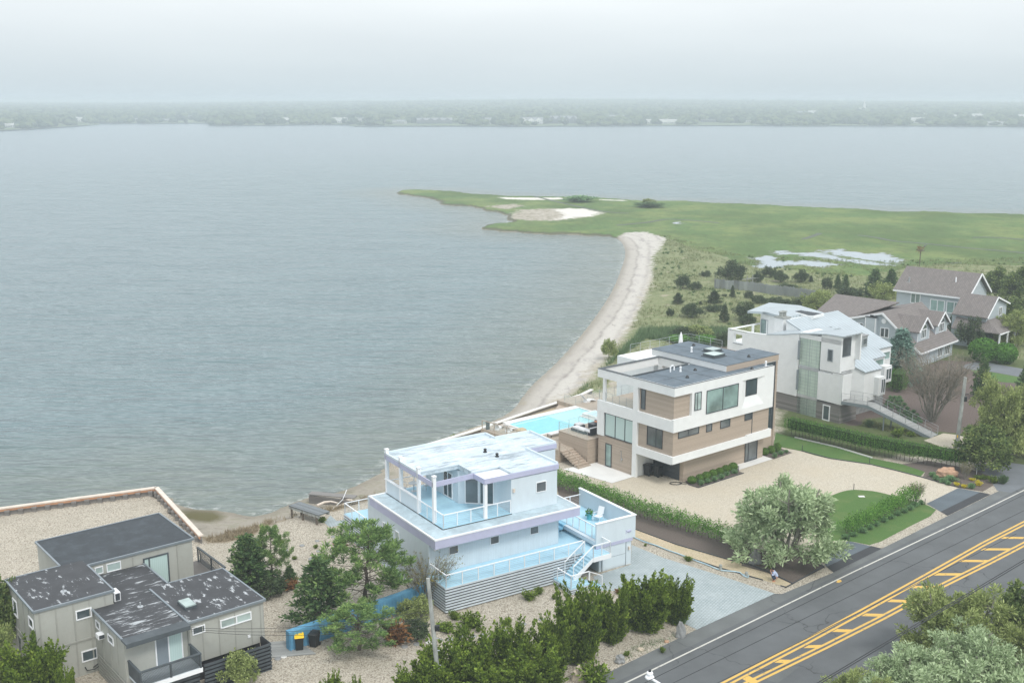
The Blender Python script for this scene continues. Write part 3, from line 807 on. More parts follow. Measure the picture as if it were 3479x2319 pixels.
for c0_, w_, a_ in ((.085, .012, .7), (.16, .02, .4), (.27, .014, .5), (.36, .02, .25)):
    bnd = t.ramp(wob, [(c0_-w_, 0.), (c0_, a_), (c0_+w_, 0.)])
    beachc = t.mix(t.math('MULTIPLY', bnd, t.ramp(t.noise(.5, 8, .8), [(.36, 0.), (.58, 1.)])), beachc, (.17, .145, .135))
beachc = t.mix(t.ramp(wob, [(.0, .6), (.07, .35), (.11, 0.)]), beachc, (.33, .30, .26))
beachc = t.mix(t.ramp(t.noise(.9, 8, .8, co=t.co(scale=(1, .3, 1), rot=.5)), [(.6, 0.), (.68, .8)]), beachc, (.14, .11, .10))
dunec = t.ramp(n_hi, [(.25, (.13, .15, .07)), (.5, (.22, .24, .12)), (.75, (.33, .31, .20))])
dunec = t.mix(t.ramp(n_mid, [(.45, 0.), (.62, .6)]), dunec, (.12, .17, .06))
dunec = t.mix(t.ramp(t.noise(.22, 7, .7), [(.58, 0.), (.68, .75)]), dunec, (.40, .34, .27))
soil = t.ramp(n_hi, [(.3, (.06, .085, .03)), (.6, (.11, .14, .05)), (.8, (.17, .17, .09))])
mulchc = t.ramp(t.noise(6, 8, .8), [(.3, (.085, .065, .055)), (.6, (.16, .125, .11)), (.85, (.24, .20, .17))])
mudc = t.ramp(n_mid, [(.35, (.22, .20, .13)), (.5, (.38, .34, .28)), (.65, (.48, .45, .39))])
dryc = t.ramp(n_hi, [(.25, (.15, .12, .08)), (.5, (.28, .23, .16)), (.8, (.42, .36, .26))])
wetc = t.ramp(n_mid, [(.3, (.26, .24, .20)), (.5, (.34, .31, .26)), (.75, (.22, .22, .15))])
wetc = t.mix(t.ramp(t.noise(.8, 8, .8, co=t.co(scale=(.5, 1.6, 1), rot=-.5)), [(.57, 0.), (.66, .85)]), wetc, (.10, .08, .065))
bedc = t.ramp(n_mid, [(.3, (.20, .19, .14)), (.7, (.27, .25, .19))])
c = peb
c = t.mix(cut(zb[1], .25), c, soil)
c = t.mix(cut(zb[3], .2), c, mulchc)
c = t.mix(cut(za[2], .35), c, dunec)
c = t.mix(cut(za[0], .3), c, marshc)
c = t.mix(cut(za[1], .55), c, beachc)
c = t.mix(cut(zc[1], .2), c, wetc)
c = t.mix(cut(zc[0], .3), c, dryc)
c = t.mix(cut(zb[0], 1.4, .12), c, mudc)
c = t.mix(cut(zc[2], .9, .08), c, (.68, .65, .60))
c = t.mix(cut(zc[3], .3, .1), c, (.12, .11, .05))
c = t.mix(t.math('MULTIPLY', cut(za[0], .1), t.ramp(zb[2], [(.5, .85), (.56, .7), (.62, 0.)])), c, (.055, .06, .035))
wetedge = t.ramp(zb[2], [(.48, 1.), (.53, .7), (.60, 0.)])
c = t.mix(t.math('MULTIPLY', wetedge, .55), c, (.17, .15, .11))
c = t.mix(t.ramp(zb[2], [(.47, 1.), (.5, 0.)]), c, bedc)
pm = cut(za[3], 1.1, .02)
c = t.mix(t.math('MULTIPLY', cut(za[3], 1.1, .05, .42), .6), c, (.16, .15, .10))
c = t.mix(pm, c, (.28, .34, .38)); t.col(c)
rr = t.new('ShaderNodeMix'); rr.data_type = 'FLOAT'; rr.inputs['A'].default_value = .95; rr.inputs['B'].default_value = .05; t.l.new(pm, rr.inputs[0]); t.l.new(rr.outputs[0], t.b.inputs['Roughness'])
t.b.inputs['Specular IOR Level'].default_value = .3
hb = t.math('MULTIPLY', t.math('ADD', t.math('MULTIPLY', dist, -.35), n_hi), t.math('SUBTRACT', 1., pm)); t.bump(hb, .7, .12)
me.materials.append(t.m)

# ------------------------------------------------------------------ water
ks = np.linspace(-.85, .85, 150); yy = [30.]
while yy[-1] < 7000: yy.append(yy[-1]*1.028)
KX, YW = np.meshgrid(ks, np.array(yy)); XW = KX*(YW+40)
sdw = -sdpoly(XW, YW, shore)
me = bpy.data.meshes.new('water'); ny, nx = XW.shape
me.vertices.add(nx*ny); me.vertices.foreach_set('co', np.stack([XW, YW, np.full(XW.shape, WL)], -1).reshape(-1).astype(np.float32))
ii = (np.arange(ny-1)[:, None]*nx+np.arange(nx-1)[None, :]).ravel()
q = np.stack([ii, ii+1, ii+nx+1, ii+nx], 1).ravel().astype(np.int32); nf = len(ii)
me.loops.add(nf*4); me.loops.foreach_set('vertex_index', q); me.polygons.add(nf)
me.polygons.foreach_set('loop_start', np.arange(0, nf*4, 4, dtype=np.int32)); me.polygons.foreach_set('loop_total', np.full(nf, 4, dtype=np.int32))
me.update(calc_edges=True)
attr(me, 'offshore', (np.clip(sdw/60, 0, 1), np.clip(sdw/5, 0, 1), np.clip(sdw/400, 0, 1), np.ones_like(sdw)))
wobj = bpy.data.objects.new('water', me); COL.objects.link(wobj); wobj['kind'] = 'structure'
t = NT('water')
a = t.new('ShaderNodeAttribute'); a.attribute_name = 'offshore'; s_ = t.new('ShaderNodeSeparateColor'); t.l.new(a.outputs['Color'], s_.inputs[0])
big = t.noise(.035, 5, .6, co=t.co(scale=(1, 2.2, 1), rot=.35))
deep = t.ramp(big, [(.3, (.135, .195, .21)), (.7, (.17, .235, .25))])
shal = t.ramp(t.noise(.12, 5, .6, co=t.co(scale=(.6, 2, 1), rot=.45)), [(.35, (.155, .19, .175)), (.65, (.19, .215, .19))])
c = t.mix(t.ramp(s_.outputs[0], [(0, 0.), (.5, 1.)]), shal, deep)
c = t.mix(t.ramp(s_.outputs[2], [(.1, 0.), (1., .75)]), c, (.20, .25, .28))
foam = t.math('MULTIPLY', t.ramp(s_.outputs[1], [(.0, .8), (.14, .5), (.3, 0.)]), t.ramp(t.noise(.9, 6, .7), [(.5, 0.), (.62, .8)]))
c = t.mix(foam, c, (.6, .62, .6)); t.col(c)
t.set(Roughness=.2); t.b.inputs['IOR'].default_value = 1.33
w1 = t.noise(.9, 1, .4, co=t.co(scale=(.55, 1.5, 1), rot=.42), dist=.3)
w2 = t.noise(.26, 1.5, .4, co=t.co(scale=(.5, 1.7, 1), rot=.36), dist=.4)
w3 = t.noise(.09, 1, .4, co=t.co(scale=(.7, 1.3, 1), rot=.5))
hsum = t.math('ADD', t.math('ADD', t.math('MULTIPLY', w1, .45), t.math('MULTIPLY', w2, 1.)), t.math('MULTIPLY', w3, 1.6))
t.bump(hsum, 1., 1.7); me.materials.append(t.m)

# ------------------------------------------------------------------ far shore
RG['s'] = (0, 300, 1.961); RG['t'] = (1100, 300, 1.961); RG['v'] = (2279, 300, 1.961)
fs = [G('s', *p, WL) for p in ((-500, 320), (0, 290), (300, 272), (600, 252), (640, 241), (1000, 240), (1400, 237))]
fs += [G('s', 1412, 254, WL), G('s', 1800, 252, WL)]+[G('t', *p, WL) for p in ((0, 247), (200, 250), (215, 258), (1000, 257), (1300, 259), (2353, 254))]+[G('v', *p, WL) for p in ((530, 253), (740, 256), (1400, 255), (2000, 259), (2353, 262), (3200, 275))]
FX = np.array([p.x/p.y for p in fs]); FY = np.array([p.y for p in fs])
def shore_y(k): return float(np.interp(k, FX, FY))
def far_z(x, s): return .7+max(0, s)*.0088*(1+.25*math.sin(x*.0012+1))
m = MB(); cols = 220; steps = [0, 2, 25, 120, 300, 600, 1000, 1500, 2200, 3000, 4200, 5000]
for i in range(cols+1):
    kk = -.75+i*(1.5/cols)
    for s_ in steps:
        yk = shore_y(kk)+s_; m.v.append((kk*yk, yk, WL-.4 if s_ == 0 else far_z(kk*yk, s_)))
k = len(steps)
for i in range(cols):
    for j in range(k-1): m.f.append((i*k+j, (i+1)*k+j, (i+1)*k+j+1, i*k+j+1))
t = NT('far_ground'); t.col(t.ramp(t.noise(.012, 5, .6), [(.35, (.07, .10, .045)), (.6, (.14, .18, .08)), (.8, (.30, .30, .22))])); t.set(Roughness=1.)
m.build('far_shore', t.m, kind='structure')
# bulkhead line of the far bank
m = MB()
for i in range(len(fs)-1):
    if i not in (3, 6, 10): m.bar((fs[i].x, fs[i].y-1, .0), (fs[i+1].x, fs[i+1].y-1, .0), .8, 1.9)
m.build('far_sea_wall', 'charcoal', label='long low dark sea wall along the far shore of the bay', cat='sea wall')

houses = [  # region, x, base y, width px, height px, style, tone, label
 ('s', 55, 262, 92, 26, 'gable', 'w', 'white house nearest the left edge on the far shore'),
 ('s', 405, 228, 72, 20, 'hip', 'w', 'small pale house amid trees, second from the left across the bay'),
 ('s', 545, 222, 90, 28, 'gable', 'w', 'tall-roofed pale house above the left end of the far bank'),
 ('s', 905, 218, 52, 18, 'gable', 'p', 'small low house at the back of the far cove, left one'),
 ('s', 1108, 222, 66, 18, 'gable', 'p', 'low grey house left of the big flat-roofed house on the far cove'),
 ('s', 1290, 206, 104, 26, 'flat', 'p', 'big flat-roofed pale house on the rise over the far cove'),
 ('s', 1700, 230, 140, 22, 'gable', 'p', 'long greyish house just right of the point on the far shore'),
 ('s', 1885, 228, 96, 30, 'hip', 'w', 'white hip-roofed house right of the long greyish far house'),
 ('s', 2258, 232, 110, 34, 'gable', 'w', 'white two storey house with steep roof, left of the two small boat sheds'),
 ('t', 245, 226, 62, 28, 'gable', 'p', 'narrow far house with a pale gable beside the white two storey one'),
 ('t', 356, 210, 50, 26, 'gable', 'w', 'pale gabled house raised behind the shoreline, left of centre'),
 ('t', 470, 238, 132, 26, 'gable', 'p', 'wide cream house with long roof left of the dark-roofed far mansion'),
 ('t', 512, 188, 54, 16, 'gable', 'w', 'small pale house showing over the wide cream far house'),
 ('t', 740, 236, 225, 36, 'long', 'd', 'long low mansion with dark roof on the far shore'),
 ('t', 1115, 236, 90, 38, 'gable', 'p', 'brownish twin-windowed house right of the long far mansion'),
 ('t', 1184, 240, 34, 22, 'gable', 'w', 'little pale boathouse beside the brownish far house'),
 ('t', 1383, 240, 150, 44, 'arch', 'w', 'brightest white far house with three rounded dormers'),
 ('t', 1590, 235, 195, 48, 'long', 'd', 'large many-gabled dark far house right of the bright white one'),
 ('t', 1930, 206, 140, 26, 'gable', 'p', 'far house set back on the hill left of the gap in trees'),
 ('t', 2250, 236, 200, 28, 'long', 'w', 'long white single storey far house right of centre'),
 ('v', 180, 210, 40, 24, 'gable', 'w', 'small white far house behind the dark low roof on the right bank'),
 ('v', 250, 226, 96, 16, 'flat', 'd', 'low dark-roofed far house on the right bank'),
 ('v', 490, 228, 150, 16, 'flat', 'p', 'very long flat white-edged far house'),
 ('v', 565, 200, 36, 18, 'gable', 'w', 'small pale gable above the very long flat far house'),
 ('v', 872, 180, 84, 24, 'gable', 'p', 'greyish far house amid dark trees below the steeple'),
 ('v', 940, 184, 44, 34, 'gable', 'w', 'steep white gable just left of the steeple'),
 ('v', 1335, 174, 38, 14, 'gable', 'w', 'tiny white far house just right of the steeple'),
 ('v', 1685, 196, 78, 22, 'flat', 'w', 'upper of two stepped white far houses on the right'),
 ('v', 1640, 230, 110, 32, 'gable', 'w', 'lower of two stepped white far houses on the right'),
 ('v', 1862, 204, 105, 26, 'gable', 'w', 'white far house with a long slanting roof on a green slope'),
 ('v', 2048, 208, 96, 36, 'hip', 'w', 'white far house with tall chimneys on a green slope'),
 ('v', 2160, 244, 116, 22, 'flat', 'w', 'low wide-windowed far house at the water near the right edge'),
 ('v', 2330, 216, 60, 40, 'gable', 'w', 'white far house with steep roof cut by the right edge')]
paint('far_white', (.80, .80, .78), var=.03); paint('far_pale', (.48, .48, .46), var=.05); paint('far_dark', (.15, .16, .17), var=.1)
paint('far_roof', (.24, .25, .26), var=.1); paint('far_window', (.07, .09, .11), var=.1)
hpos = []
for (r, x, yb, wp, hp, st, tone, lab) in houses:
    d = ray(r, x, yb); lo, hi = 1500., 6000.
    for _ in range(40):                                  # where the view meets the rising bank
        mid = (lo+hi)/2; px = d[0]*mid/d[1]; kk = d[0]/d[1]
        zz = CAMH+d[2]*mid/d[1]
        if zz > far_z(px, mid-shore_y(kk)): lo = mid
        else: hi = mid
    Yh = min(lo, 3200.); p = at_y(r, x, yb, Yh); Yh = p.y
    zg = far_z(p.x, Yh-shore_y(kk))
    s_ = Yh/F/1.961*1.02; W_, H_ = wp*s_, hp*s_+max(0, p.z-zg)
    D_ = min(W_*.6, 16)
    wall = {'w': 'far_white', 'p': 'far_pale', 'd': 'far_dark'}[tone]
    e = empty('far_house', (p.x, Yh, zg), random.uniform(-.25, .25), lab, 'house', 'houses along the far shore')
    hpos.append((p.x, Yh, W_))
    wh = H_*(.62 if st != 'flat' else .85); mb = MB(); rf = MB(); wn = MB()
    mb.box((-W_/2, 0, -1), (W_/2, D_, wh))
    if st == 'flat': rf.box((-W_/2-.6, -.8, wh), (W_/2+.6, D_+.6, wh+H_*.15))
    elif st == 'hip':
        a_, b_ = W_/2+.5, D_/2+.4
        for q_ in (((-a_, -.4), (a_, -.4)), ((a_, D_+.4), (-a_, D_+.4))):
            rf.quad((q_[0][0], q_[0][1], wh), (q_[1][0], q_[1][1], wh), (q_[1][0]*.5, D_/2, H_), (q_[0][0]*.5, D_/2, H_))
        rf.quad((a_, -.4, wh), (a_, D_+.4, wh), (a_*.5, D_/2, H_)); rf.quad((-a_, D_+.4, wh), (-a_, -.4, wh), (-a_*.5, D_/2, H_))
    else:
        rf.quad((-W_/2-.5, -.6, wh-.2), (W_/2+.5, -.6, wh-.2), (W_/2+.5, D_/2, H_), (-W_/2-.5, D_/2, H_))
        rf.quad((W_/2+.5, D_+.6, wh-.2), (-W_/2-.5, D_+.6, wh-.2), (-W_/2-.5, D_/2, H_), (W_/2+.5, D_/2, H_))
        for sx in (-1, 1): mb.quad((sx*W_/2, 0, wh), (sx*W_/2, D_, wh), (sx*W_/2, D_/2, H_-.2))
        nd = {'gable': 1, 'long': 4, 'arch': 3}[st]
        for k_ in range(nd):                             # cross gables facing the bay
            cx_ = (-W_/2+W_*(k_+.5)/nd)*(.55 if nd == 1 else .95); gw = min(W_/nd*.36, 4.5)
            mb.quad((cx_-gw, -.7, wh*.5), (cx_+gw, -.7, wh*.5), (cx_+gw, -.7, wh+.2), (cx_, -.7, H_*.94), (cx_-gw, -.7, wh+.2))
            rf.quad((cx_-gw-.5, -1.1, wh), (cx_, -1.1, H_*.98), (cx_, D_/2, H_*.98), (cx_-gw-.5, D_*.2, wh))
            rf.quad((cx_, -1.1, H_*.98), (cx_+gw+.5, -1.1, wh), (cx_+gw+.5, D_*.2, wh), (cx_, D_/2, H_*.98))
    nwn = max(3, int(W_/3.2))
    for k_ in range(nwn):
        cx_ = -W_/2+W_*(k_+.5)/nwn
        for lev in range(max(1, int(wh/3.2))):
            MB().box((cx_-.75, -.82, .7+lev*3.1), (cx_+.75, -.70, 2.4+lev*3.1)).build('window', 'far_window', e)
    if W_ > 18: rf.box((W_*.2, D_*.5, H_*.6), (W_*.2+1.4, D_*.5+1.4, H_+1.4))
    mb.build('wall', wall, e); rf.build('roof', 'far_roof' if tone != 'w' or st == 'arch' else 'far_pale', e)
# church steeple
d = at_y('v', 1290, 128, 2700); s_ = 2700/F/1.961
e = empty('church', (d.x, 2700, far_z(d.x, 2700-shore_y(d.x/2700))), .2, 'church with a thin white spire above the far trees', 'church')
h_ = d.z-e.location.z+52*s_
MB().box((-5, 0, -1), (5, 16, h_*.42)).build('nave', 'far_white', e)
MB().box((-2.2, -2, -1), (2.2, 2, h_*.62)).build('tower', 'far_white', e)
MB().lathe([(2.3, h_*.62), (1.6, h_*.7), (.15, h_)], seg=8).build('spire', 'far_white', e)

# the wooded bank, tree crowns one behind another
rg = np.random.default_rng(5)
def ico(n):
    import bmesh
    b = bmesh.new(); bmesh.ops.create_icosphere(b, subdivisions=n, radius=1); v = np.array([x.co[:] for x in b.verts]); f = np.array([[q.index for q in x.verts] for x in b.faces]); b.free(); return v, f
iv, iff = ico(2)
Vs, Fs = [], []; off = 0
row = 14.
while row < 3600:
    sp = 9.5+row*.007; x = -.56
    while x < .56:
        Y0 = shore_y(x)+row+rg.uniform(-6, 6); X0 = x*Y0
        x += sp*rg.uniform(.7, 1.25)/Y0
        cl_ = math.sin(X0*.011)+math.sin(X0*.027+2)+math.sin(Y0*.01)*.5
        if row < 60 and cl_ < .4 and rg.random() < .75: continue
        if row < 160 and cl_ < -.9: continue
        if any(abs(X0/Y0-hx/hy)*hy < hw*.6 and -260 < Y0-hy < 20 for hx, hy, hw in hpos) and (rg.random() < .93): continue
        r_ = rg.uniform(4.2, 8.)*(1+row*.0004); hh = rg.uniform(5, 9.5)*(1 if row > 60 else .75)
        k_ = 1+.28*rg.normal(size=(len(iv), 1)); k_ = np.clip(k_, .6, 1.4)
        Vs.append(iv*k_*np.array([r_, r_, hh*.72])+np.array([X0, Y0, far_z(X0, row)+hh*.62])); Fs.append(iff+off); off += len(iv)
    row += sp*.85 if row < 900 else sp*1.5
V_ = np.concatenate(Vs); F_ = np.concatenate(Fs)
me = bpy.data.meshes.new('far_woods'); me.vertices.add(len(V_)); me.vertices.foreach_set('co', V_.reshape(-1).astype(np.float32))
me.loops.add(len(F_)*3); me.loops.foreach_set('vertex_index', F_.reshape(-1).astype(np.int32)); me.polygons.add(len(F_))
me.polygons.foreach_set('loop_start', np.arange(0, len(F_)*3, 3, dtype=np.int32)); me.polygons.foreach_set('loop_total', np.full(len(F_), 3, dtype=np.int32)); me.update(calc_edges=True)
t = NT('far_canopy'); geo = t.new('ShaderNodeNewGeometry')
t.col(t.ramp(t.math('ADD', t.math('MULTIPLY', geo.outputs['Random Per Island'], .6), t.math('MULTIPLY', t.noise(.02, 5, .7), .6)), [(.28, (.014, .026, .016)), (.5, (.035, .06, .028)), (.8, (.12, .15, .07))])); t.set(Roughness=1.)
me.materials.append(t.m); o = bpy.data.objects.new('far_woods', me); COL.objects.link(o); o['kind'] = 'stuff'
# ------------------------------------------------------------------ road, drives, beds
def xy(pts): return [(p[0], p[1]) for p in pts]
def offset(pts, d):
    """plan polyline moved sideways to the right of travel"""
    o = []
    for i, p in enumerate(pts):
        a = pts[max(i-1, 0)]; b = pts[min(i+1, len(pts)-1)]
        t = Vector((b[0]-a[0], b[1]-a[1])).normalized(); o.append(Vector((p[0]+t.y*d, p[1]-t.x*d, 0)))
    return o
def resample(pts, step):
    o = [pts[0].copy()]
    for a, b in zip(pts, pts[1:]):
        n = max(1, int((b-a).length/step))
        for i in range(1, n+1): o.append(a+(b-a)*(i/n))
    return o
def ribbon(name, pts, w0, w1, z, mat, **kw):
    """strip between two sideways offsets of a plan polyline"""
    L = offset(pts, w0); R_ = offset(pts, w1); m = MB()
    for a, b in zip(L, R_): m.v += [(a.x, a.y, z), (b.x, b.y, z)]
    for i in range(len(L)-1): m.f.append((2*i, 2*i+1, 2*i+3, 2*i+2))
    return m.build(name, mat, **kw)
Gp = lambda r, *pts: [G(r, x, y, 0) for x, y in pts]
edge = Gp('5', (330, 1568), (1150, 1170), (1725, 905))+Gp('6', (300, 908), (680, 750), (1040, 572), (1530, 330), (1850, 172), (2094, 60))
d0 = (edge[0]-edge[1]).normalized(); edge = [edge[0]+d0*45]+edge
d1 = (edge[-1]-edge[-2]).normalized(); edge.append(edge[-1]+d1*90)
edge = resample(edge, 3.)
white = Gp('5', (620, 1568), (1440, 1170), (2094, 850)); white += Gp('6', (830, 745), (1800, 285), (2094, 140))
white = [white[0]+(white[0]-white[1]).normalized()*45]+white+[white[-1]+(white[-1]-white[-2]).normalized()*90]
yl = Gp('6', (0, 1512), (470, 1268), (900, 1035), (1335, 795), (1800, 535), (2094, 385))
yr = Gp('6', (60, 1568), (620, 1297), (1040, 1085), (1450, 865), (1840, 672), (2094, 540))
for l_ in (yl, yr):
    l_.insert(0, l_[0]+(l_[0]-l_[1]).normalized()*40); l_.append(l_[-1]+(l_[-1]-l_[-2]).normalized()*80)
wr = Gp('6', (1000, 1510), (1430, 1265)); wr = [wr[0]+(wr[0]-wr[1]).normalized()*60]+wr+[wr[-1]+(wr[-1]-wr[-2]).normalized()*120]
ribbon('road_shoulder', edge, 0, 3.4, .004, 'shoulder_asphalt', kind='structure')
ribbon('road', resample(white, 4), -.5, 15.5, .008, 'asphalt', kind='structure')
white_r = resample(white, 2.)
ribbon('white_line', white_r, -.07, .07, .013, 'white_line', kind='structure')
ribbon('white_line', resample(wr, 3), -.06, .06, .013, 'white_line', kind='structure')
for l_ in (yl, yr):
    for o_ in (-.2, .2): ribbon('yellow_line', resample(l_, 3), o_-.1, o_+.1, .013, 'yellow_line', kind='structure')
for (xa, ya, xb, yb) in ((30, 1525, 110, 1568), (265, 1405, 370, 1408), (480, 1298, 590, 1296), (690, 1178, 820, 1182), (905, 1062, 1045, 1066), (1095, 958, 1245, 963), (1275, 857, 1450, 858), (1440, 763, 1640, 763), (1625, 663, 1835, 665), (1785, 578, 2000, 578), (1935, 492, 2094, 494)):
    a = G('6', xa, ya); b = G('6', xb, yb); t_ = (b-a).normalized(); n_ = Vector((-t_.y, t_.x, 0)); c_ = (yl[3]-yl[2]).normalized()*.34
    sheet('yellow_hatch', [a-c_, b-c_, b+c_, a+c_], .012, 'yellow_line')
pt_ = Gp('6', (185, 1545), (330, 1440), (425, 1450), (270, 1568)); sheet('road_patch', xy(pt_), .0105, 'shoulder_asphalt')
pt_ = Gp('6', (0, 1568), (60, 1500), (0, 1480)); sp_ = Gp('6', (703, 822), (712, 806), (735, 803), (744, 815), (722, 826)); sheet('paint_spot', xy(sp_), .0125, 'yellow_line')
# gravel court of the modern house
court = (Gp('1', (655, 1075), (700, 1035), (735, 1030), (1220, 1095), (1330, 1070), (1560, 1128), (1950, 985), (2200, 870)) +
         Gp('8', (60, 1088), (200, 1130), (350, 1165), (560, 1192), (740, 1222), (1000, 1285), (1250, 1352), (1420, 1400), (1600, 1448)) +
         Gp('6', (1372, 238), (1200, 330), (1030, 480), (800, 515), (590, 600), (500, 620), (380, 560)) + Gp('5', (2000, 560), (1500, 470), (1200, 360), (900, 270), (600, 180), (300, 90)))
sheet('gravel_drive', xy(court), .006, 'cream_gravel')
island = Gp('6', (595, 545), (560, 430), (600, 260), (640, 192), (720, 158), (780, 142), (830, 136), (900, 140), (990, 148), (1090, 172), (1250, 215), (1370, 245), (1466, 300), (1200, 432), (975, 552), (870, 530), (800, 518), (700, 512))
sheet('island_lawn', xy(smooth_pts(island, 1)), .012, 'lawn')
strip = Gp('h', (1450, 740), (1500, 520)) + Gp('8', (0, 960), (400, 1052), (750, 1158), (1040, 1215), (1260, 1290), (1220, 1335), (1000, 1283), (740, 1220), (560, 1190), (350, 1163), (200, 1128), (60, 1086))
sheet('side_lawn', xy(strip), .014, 'lawn')
sheet('boulder_bed', xy(Gp('8', (1040, 1215), (1290, 1180), (1650, 1250), (1900, 1330), (1925, 1420), (1820, 1480), (1700, 1462), (1600, 1446), (1420, 1398), (1240, 1345), (1262, 1290))), .010, 'mulch')
sheet('willow_bed', xy(Gp('6', (0, 700), (20, 600), (400, 560), (500, 625), (620, 712), (375, 836), (190, 752))), .018, 'mulch')
sheet('hedge_bed', xy(Gp('5', (100, 20), (300, 60), (700, 260), (1210, 400), (1500, 500), (1620, 640), (1560, 700), (1400, 660), (1000, 545), (700, 430), (400, 330), (130, 200))), .012, 'mulch')
sheet('sandy_path', xy(Gp('5', (640, 410), (700, 432), (1000, 547), (1400, 662), (1560, 702), (1700, 755), (1856, 832), (1811, 860), (1650, 808), (1540, 775), (1300, 712), (1000, 610), (700, 500), (640, 470))), .016, 'sandy_path')
sheet('boxwood_bed', xy(Gp('h', (-160, 1330), (820, 1010), (825, 1195), (925, 1240), (120, 1500), (-60, 1445))), .020, 'mulch')
sheet('boxwood_bed', xy(Gp('h', (1185, 905), (1440, 740), (1790, 875), (1450, 992))), .020, 'mulch')
sheet('entry_patio', xy(Gp('h', (800, 1010), (1185, 905), (1440, 990), (825, 1190))), .05, 'concrete')
sheet('entry_mat', xy(Gp('h', (810, 1035), (890, 1003), (960, 1022), (870, 1052))), .055, 'terracotta', kind='thing', label='brown doormat on the white slab outside the glass entry', cat='doormat')
sheet('side_patio', xy(Gp('f', (120, 880), (650, 1080), (735, 1135), (310, 1262), (-560, 1010))), .04, 'concrete')
pv_ = Gp('5', (668, 545), (900, 640), (1300, 765), (1728, 905), (1150, 1172), (1000, 1100), (700, 950), (590, 885), (440, 885), (380, 780), (660, 690))
sheet('paver_drive', xy(pv_), .012, 'pavers')
sheet('driveway_apron', xy(Gp('6', (1372, 240), (1605, 125), (1770, 155), (1475, 300))), .016, 'apron_asphalt')
sheet('driveway_apron', xy(Gp('6', (565, 600), (650, 560), (795, 518), (960, 555), (630, 708))), .024, 'apron_asphalt')
sheet('apron_strip', xy(Gp('6', (1475, 300), (1770, 155), (1845, 172), (1527, 330))), .020, 'dark_patch')
sheet('apron_strip', xy(Gp('6', (630, 708), (960, 553), (1040, 573), (682, 750))), .020, 'dark_patch')
sheet('side_road', xy(Gp('8', (1740, 1215), (2000, 1190), (2400, 1240), (2600, 1330), (2300, 1520), (1960, 1470), (1900, 1380), (1760, 1300))), .0055, 'side_street')
sheet('gravel_lane', xy(Gp('8', (1600, 270), (1780, 215), (2200, 290), (2420, 330), (2420, 380), (2180, 370), (1900, 320), (1700, 300))), .010, 'side_street')
sheet('verge_lawn', xy(Gp('8', (1700, 300), (1900, 322), (2180, 372), (2420, 384), (2420, 450), (2000, 420), (1800, 370))), .008, 'lawn')
sheet('ramp_landing', xy(Gp('8', (1250, 985), (1390, 935), (1440, 915), (1600, 935), (1760, 1000), (1720, 1090), (1560, 1080), (1400, 1040))), .010, 'cream_gravel')
sheet('paved_path', xy(Gp('m', (740, 1330), (850, 1200), (960, 1300), (1110, 1275), (1110, 1355), (840, 1412))), .012, 'pavers')
RG_cr = [('7', [(700, 40), (820, 5), (900, -30)]), ('7', [(1080, -8), (1250, 8), (1400, 42), (1560, 52), (1800, 76), (1950, 92), (2100, 104), (2400, 130), (2700, 160)]), ('9', [(1640, 360), (1800, 345), (1950, 330), (2050, 308), (2200, 315), (2353, 326), (2500, 345)]), ('7', [(1750, 200), (1850, 203), (1900, 190)]), ('9', [(1000, 120), (1300, 190), (1600, 260), (1900, 270)]), ('7', [(1900, 20), (2100, 10), (2350, 30), (2700, 60)])]
M['creek'] = paint('creek', (.06, .08, .045), var=.3)
for r, pts in RG_cr: ribbon('creek', resample(smooth_pts([G(r, x, y, -.29) for x, y in pts], 2, False), 3), -.85, .85, -.26, 'creek', kind='structure')
# edging boards and tyre worn verge
def edging(r, pts, lab, mat='dark_metal', h=.07, w=.07):
    m = MB(); P = Gp(r, *pts)
    for a, b in zip(P, P[1:]): m.bar(a+Vector((0, 0, h/2+.02)), b+Vector((0, 0, h/2+.02)), w, h)
    m.build('bed_edging', mat, label=lab, cat='edging', group='garden bed edgings')
edging('5', [(690, 430), (1000, 545), (1400, 660), (1560, 700), (1700, 755), (1856, 832)], 'thin dark edging between the mulch bed and the sandy path')
edging('5', [(680, 490), (1000, 610), (1300, 712), (1640, 808)], 'thin dark edging between sandy path and driveway stones')
edging('5', [(1770, 850), (1812, 862), (2094, 705)], 'dark edging corner round the sandy path end by the road')
edging('6', [(612, 712), (500, 622)], 'dark edging round the tip of the silvery tree bed')
edging('h', [(-60, 1445), (120, 1500), (925, 1240)], 'dark edging along the front of the long boxwood bed')
edging('8', [(60, 1086), (350, 1163), (740, 1220), (1000, 1283), (1240, 1345), (1420, 1398), (1600, 1446)], 'thin edging where gravel court meets the side lawn')
edging('8', [(0, 960), (400, 1052), (750, 1158)], 'low pale concrete kerb at the foot of the clipped hedge', 'concrete', .12, .14)
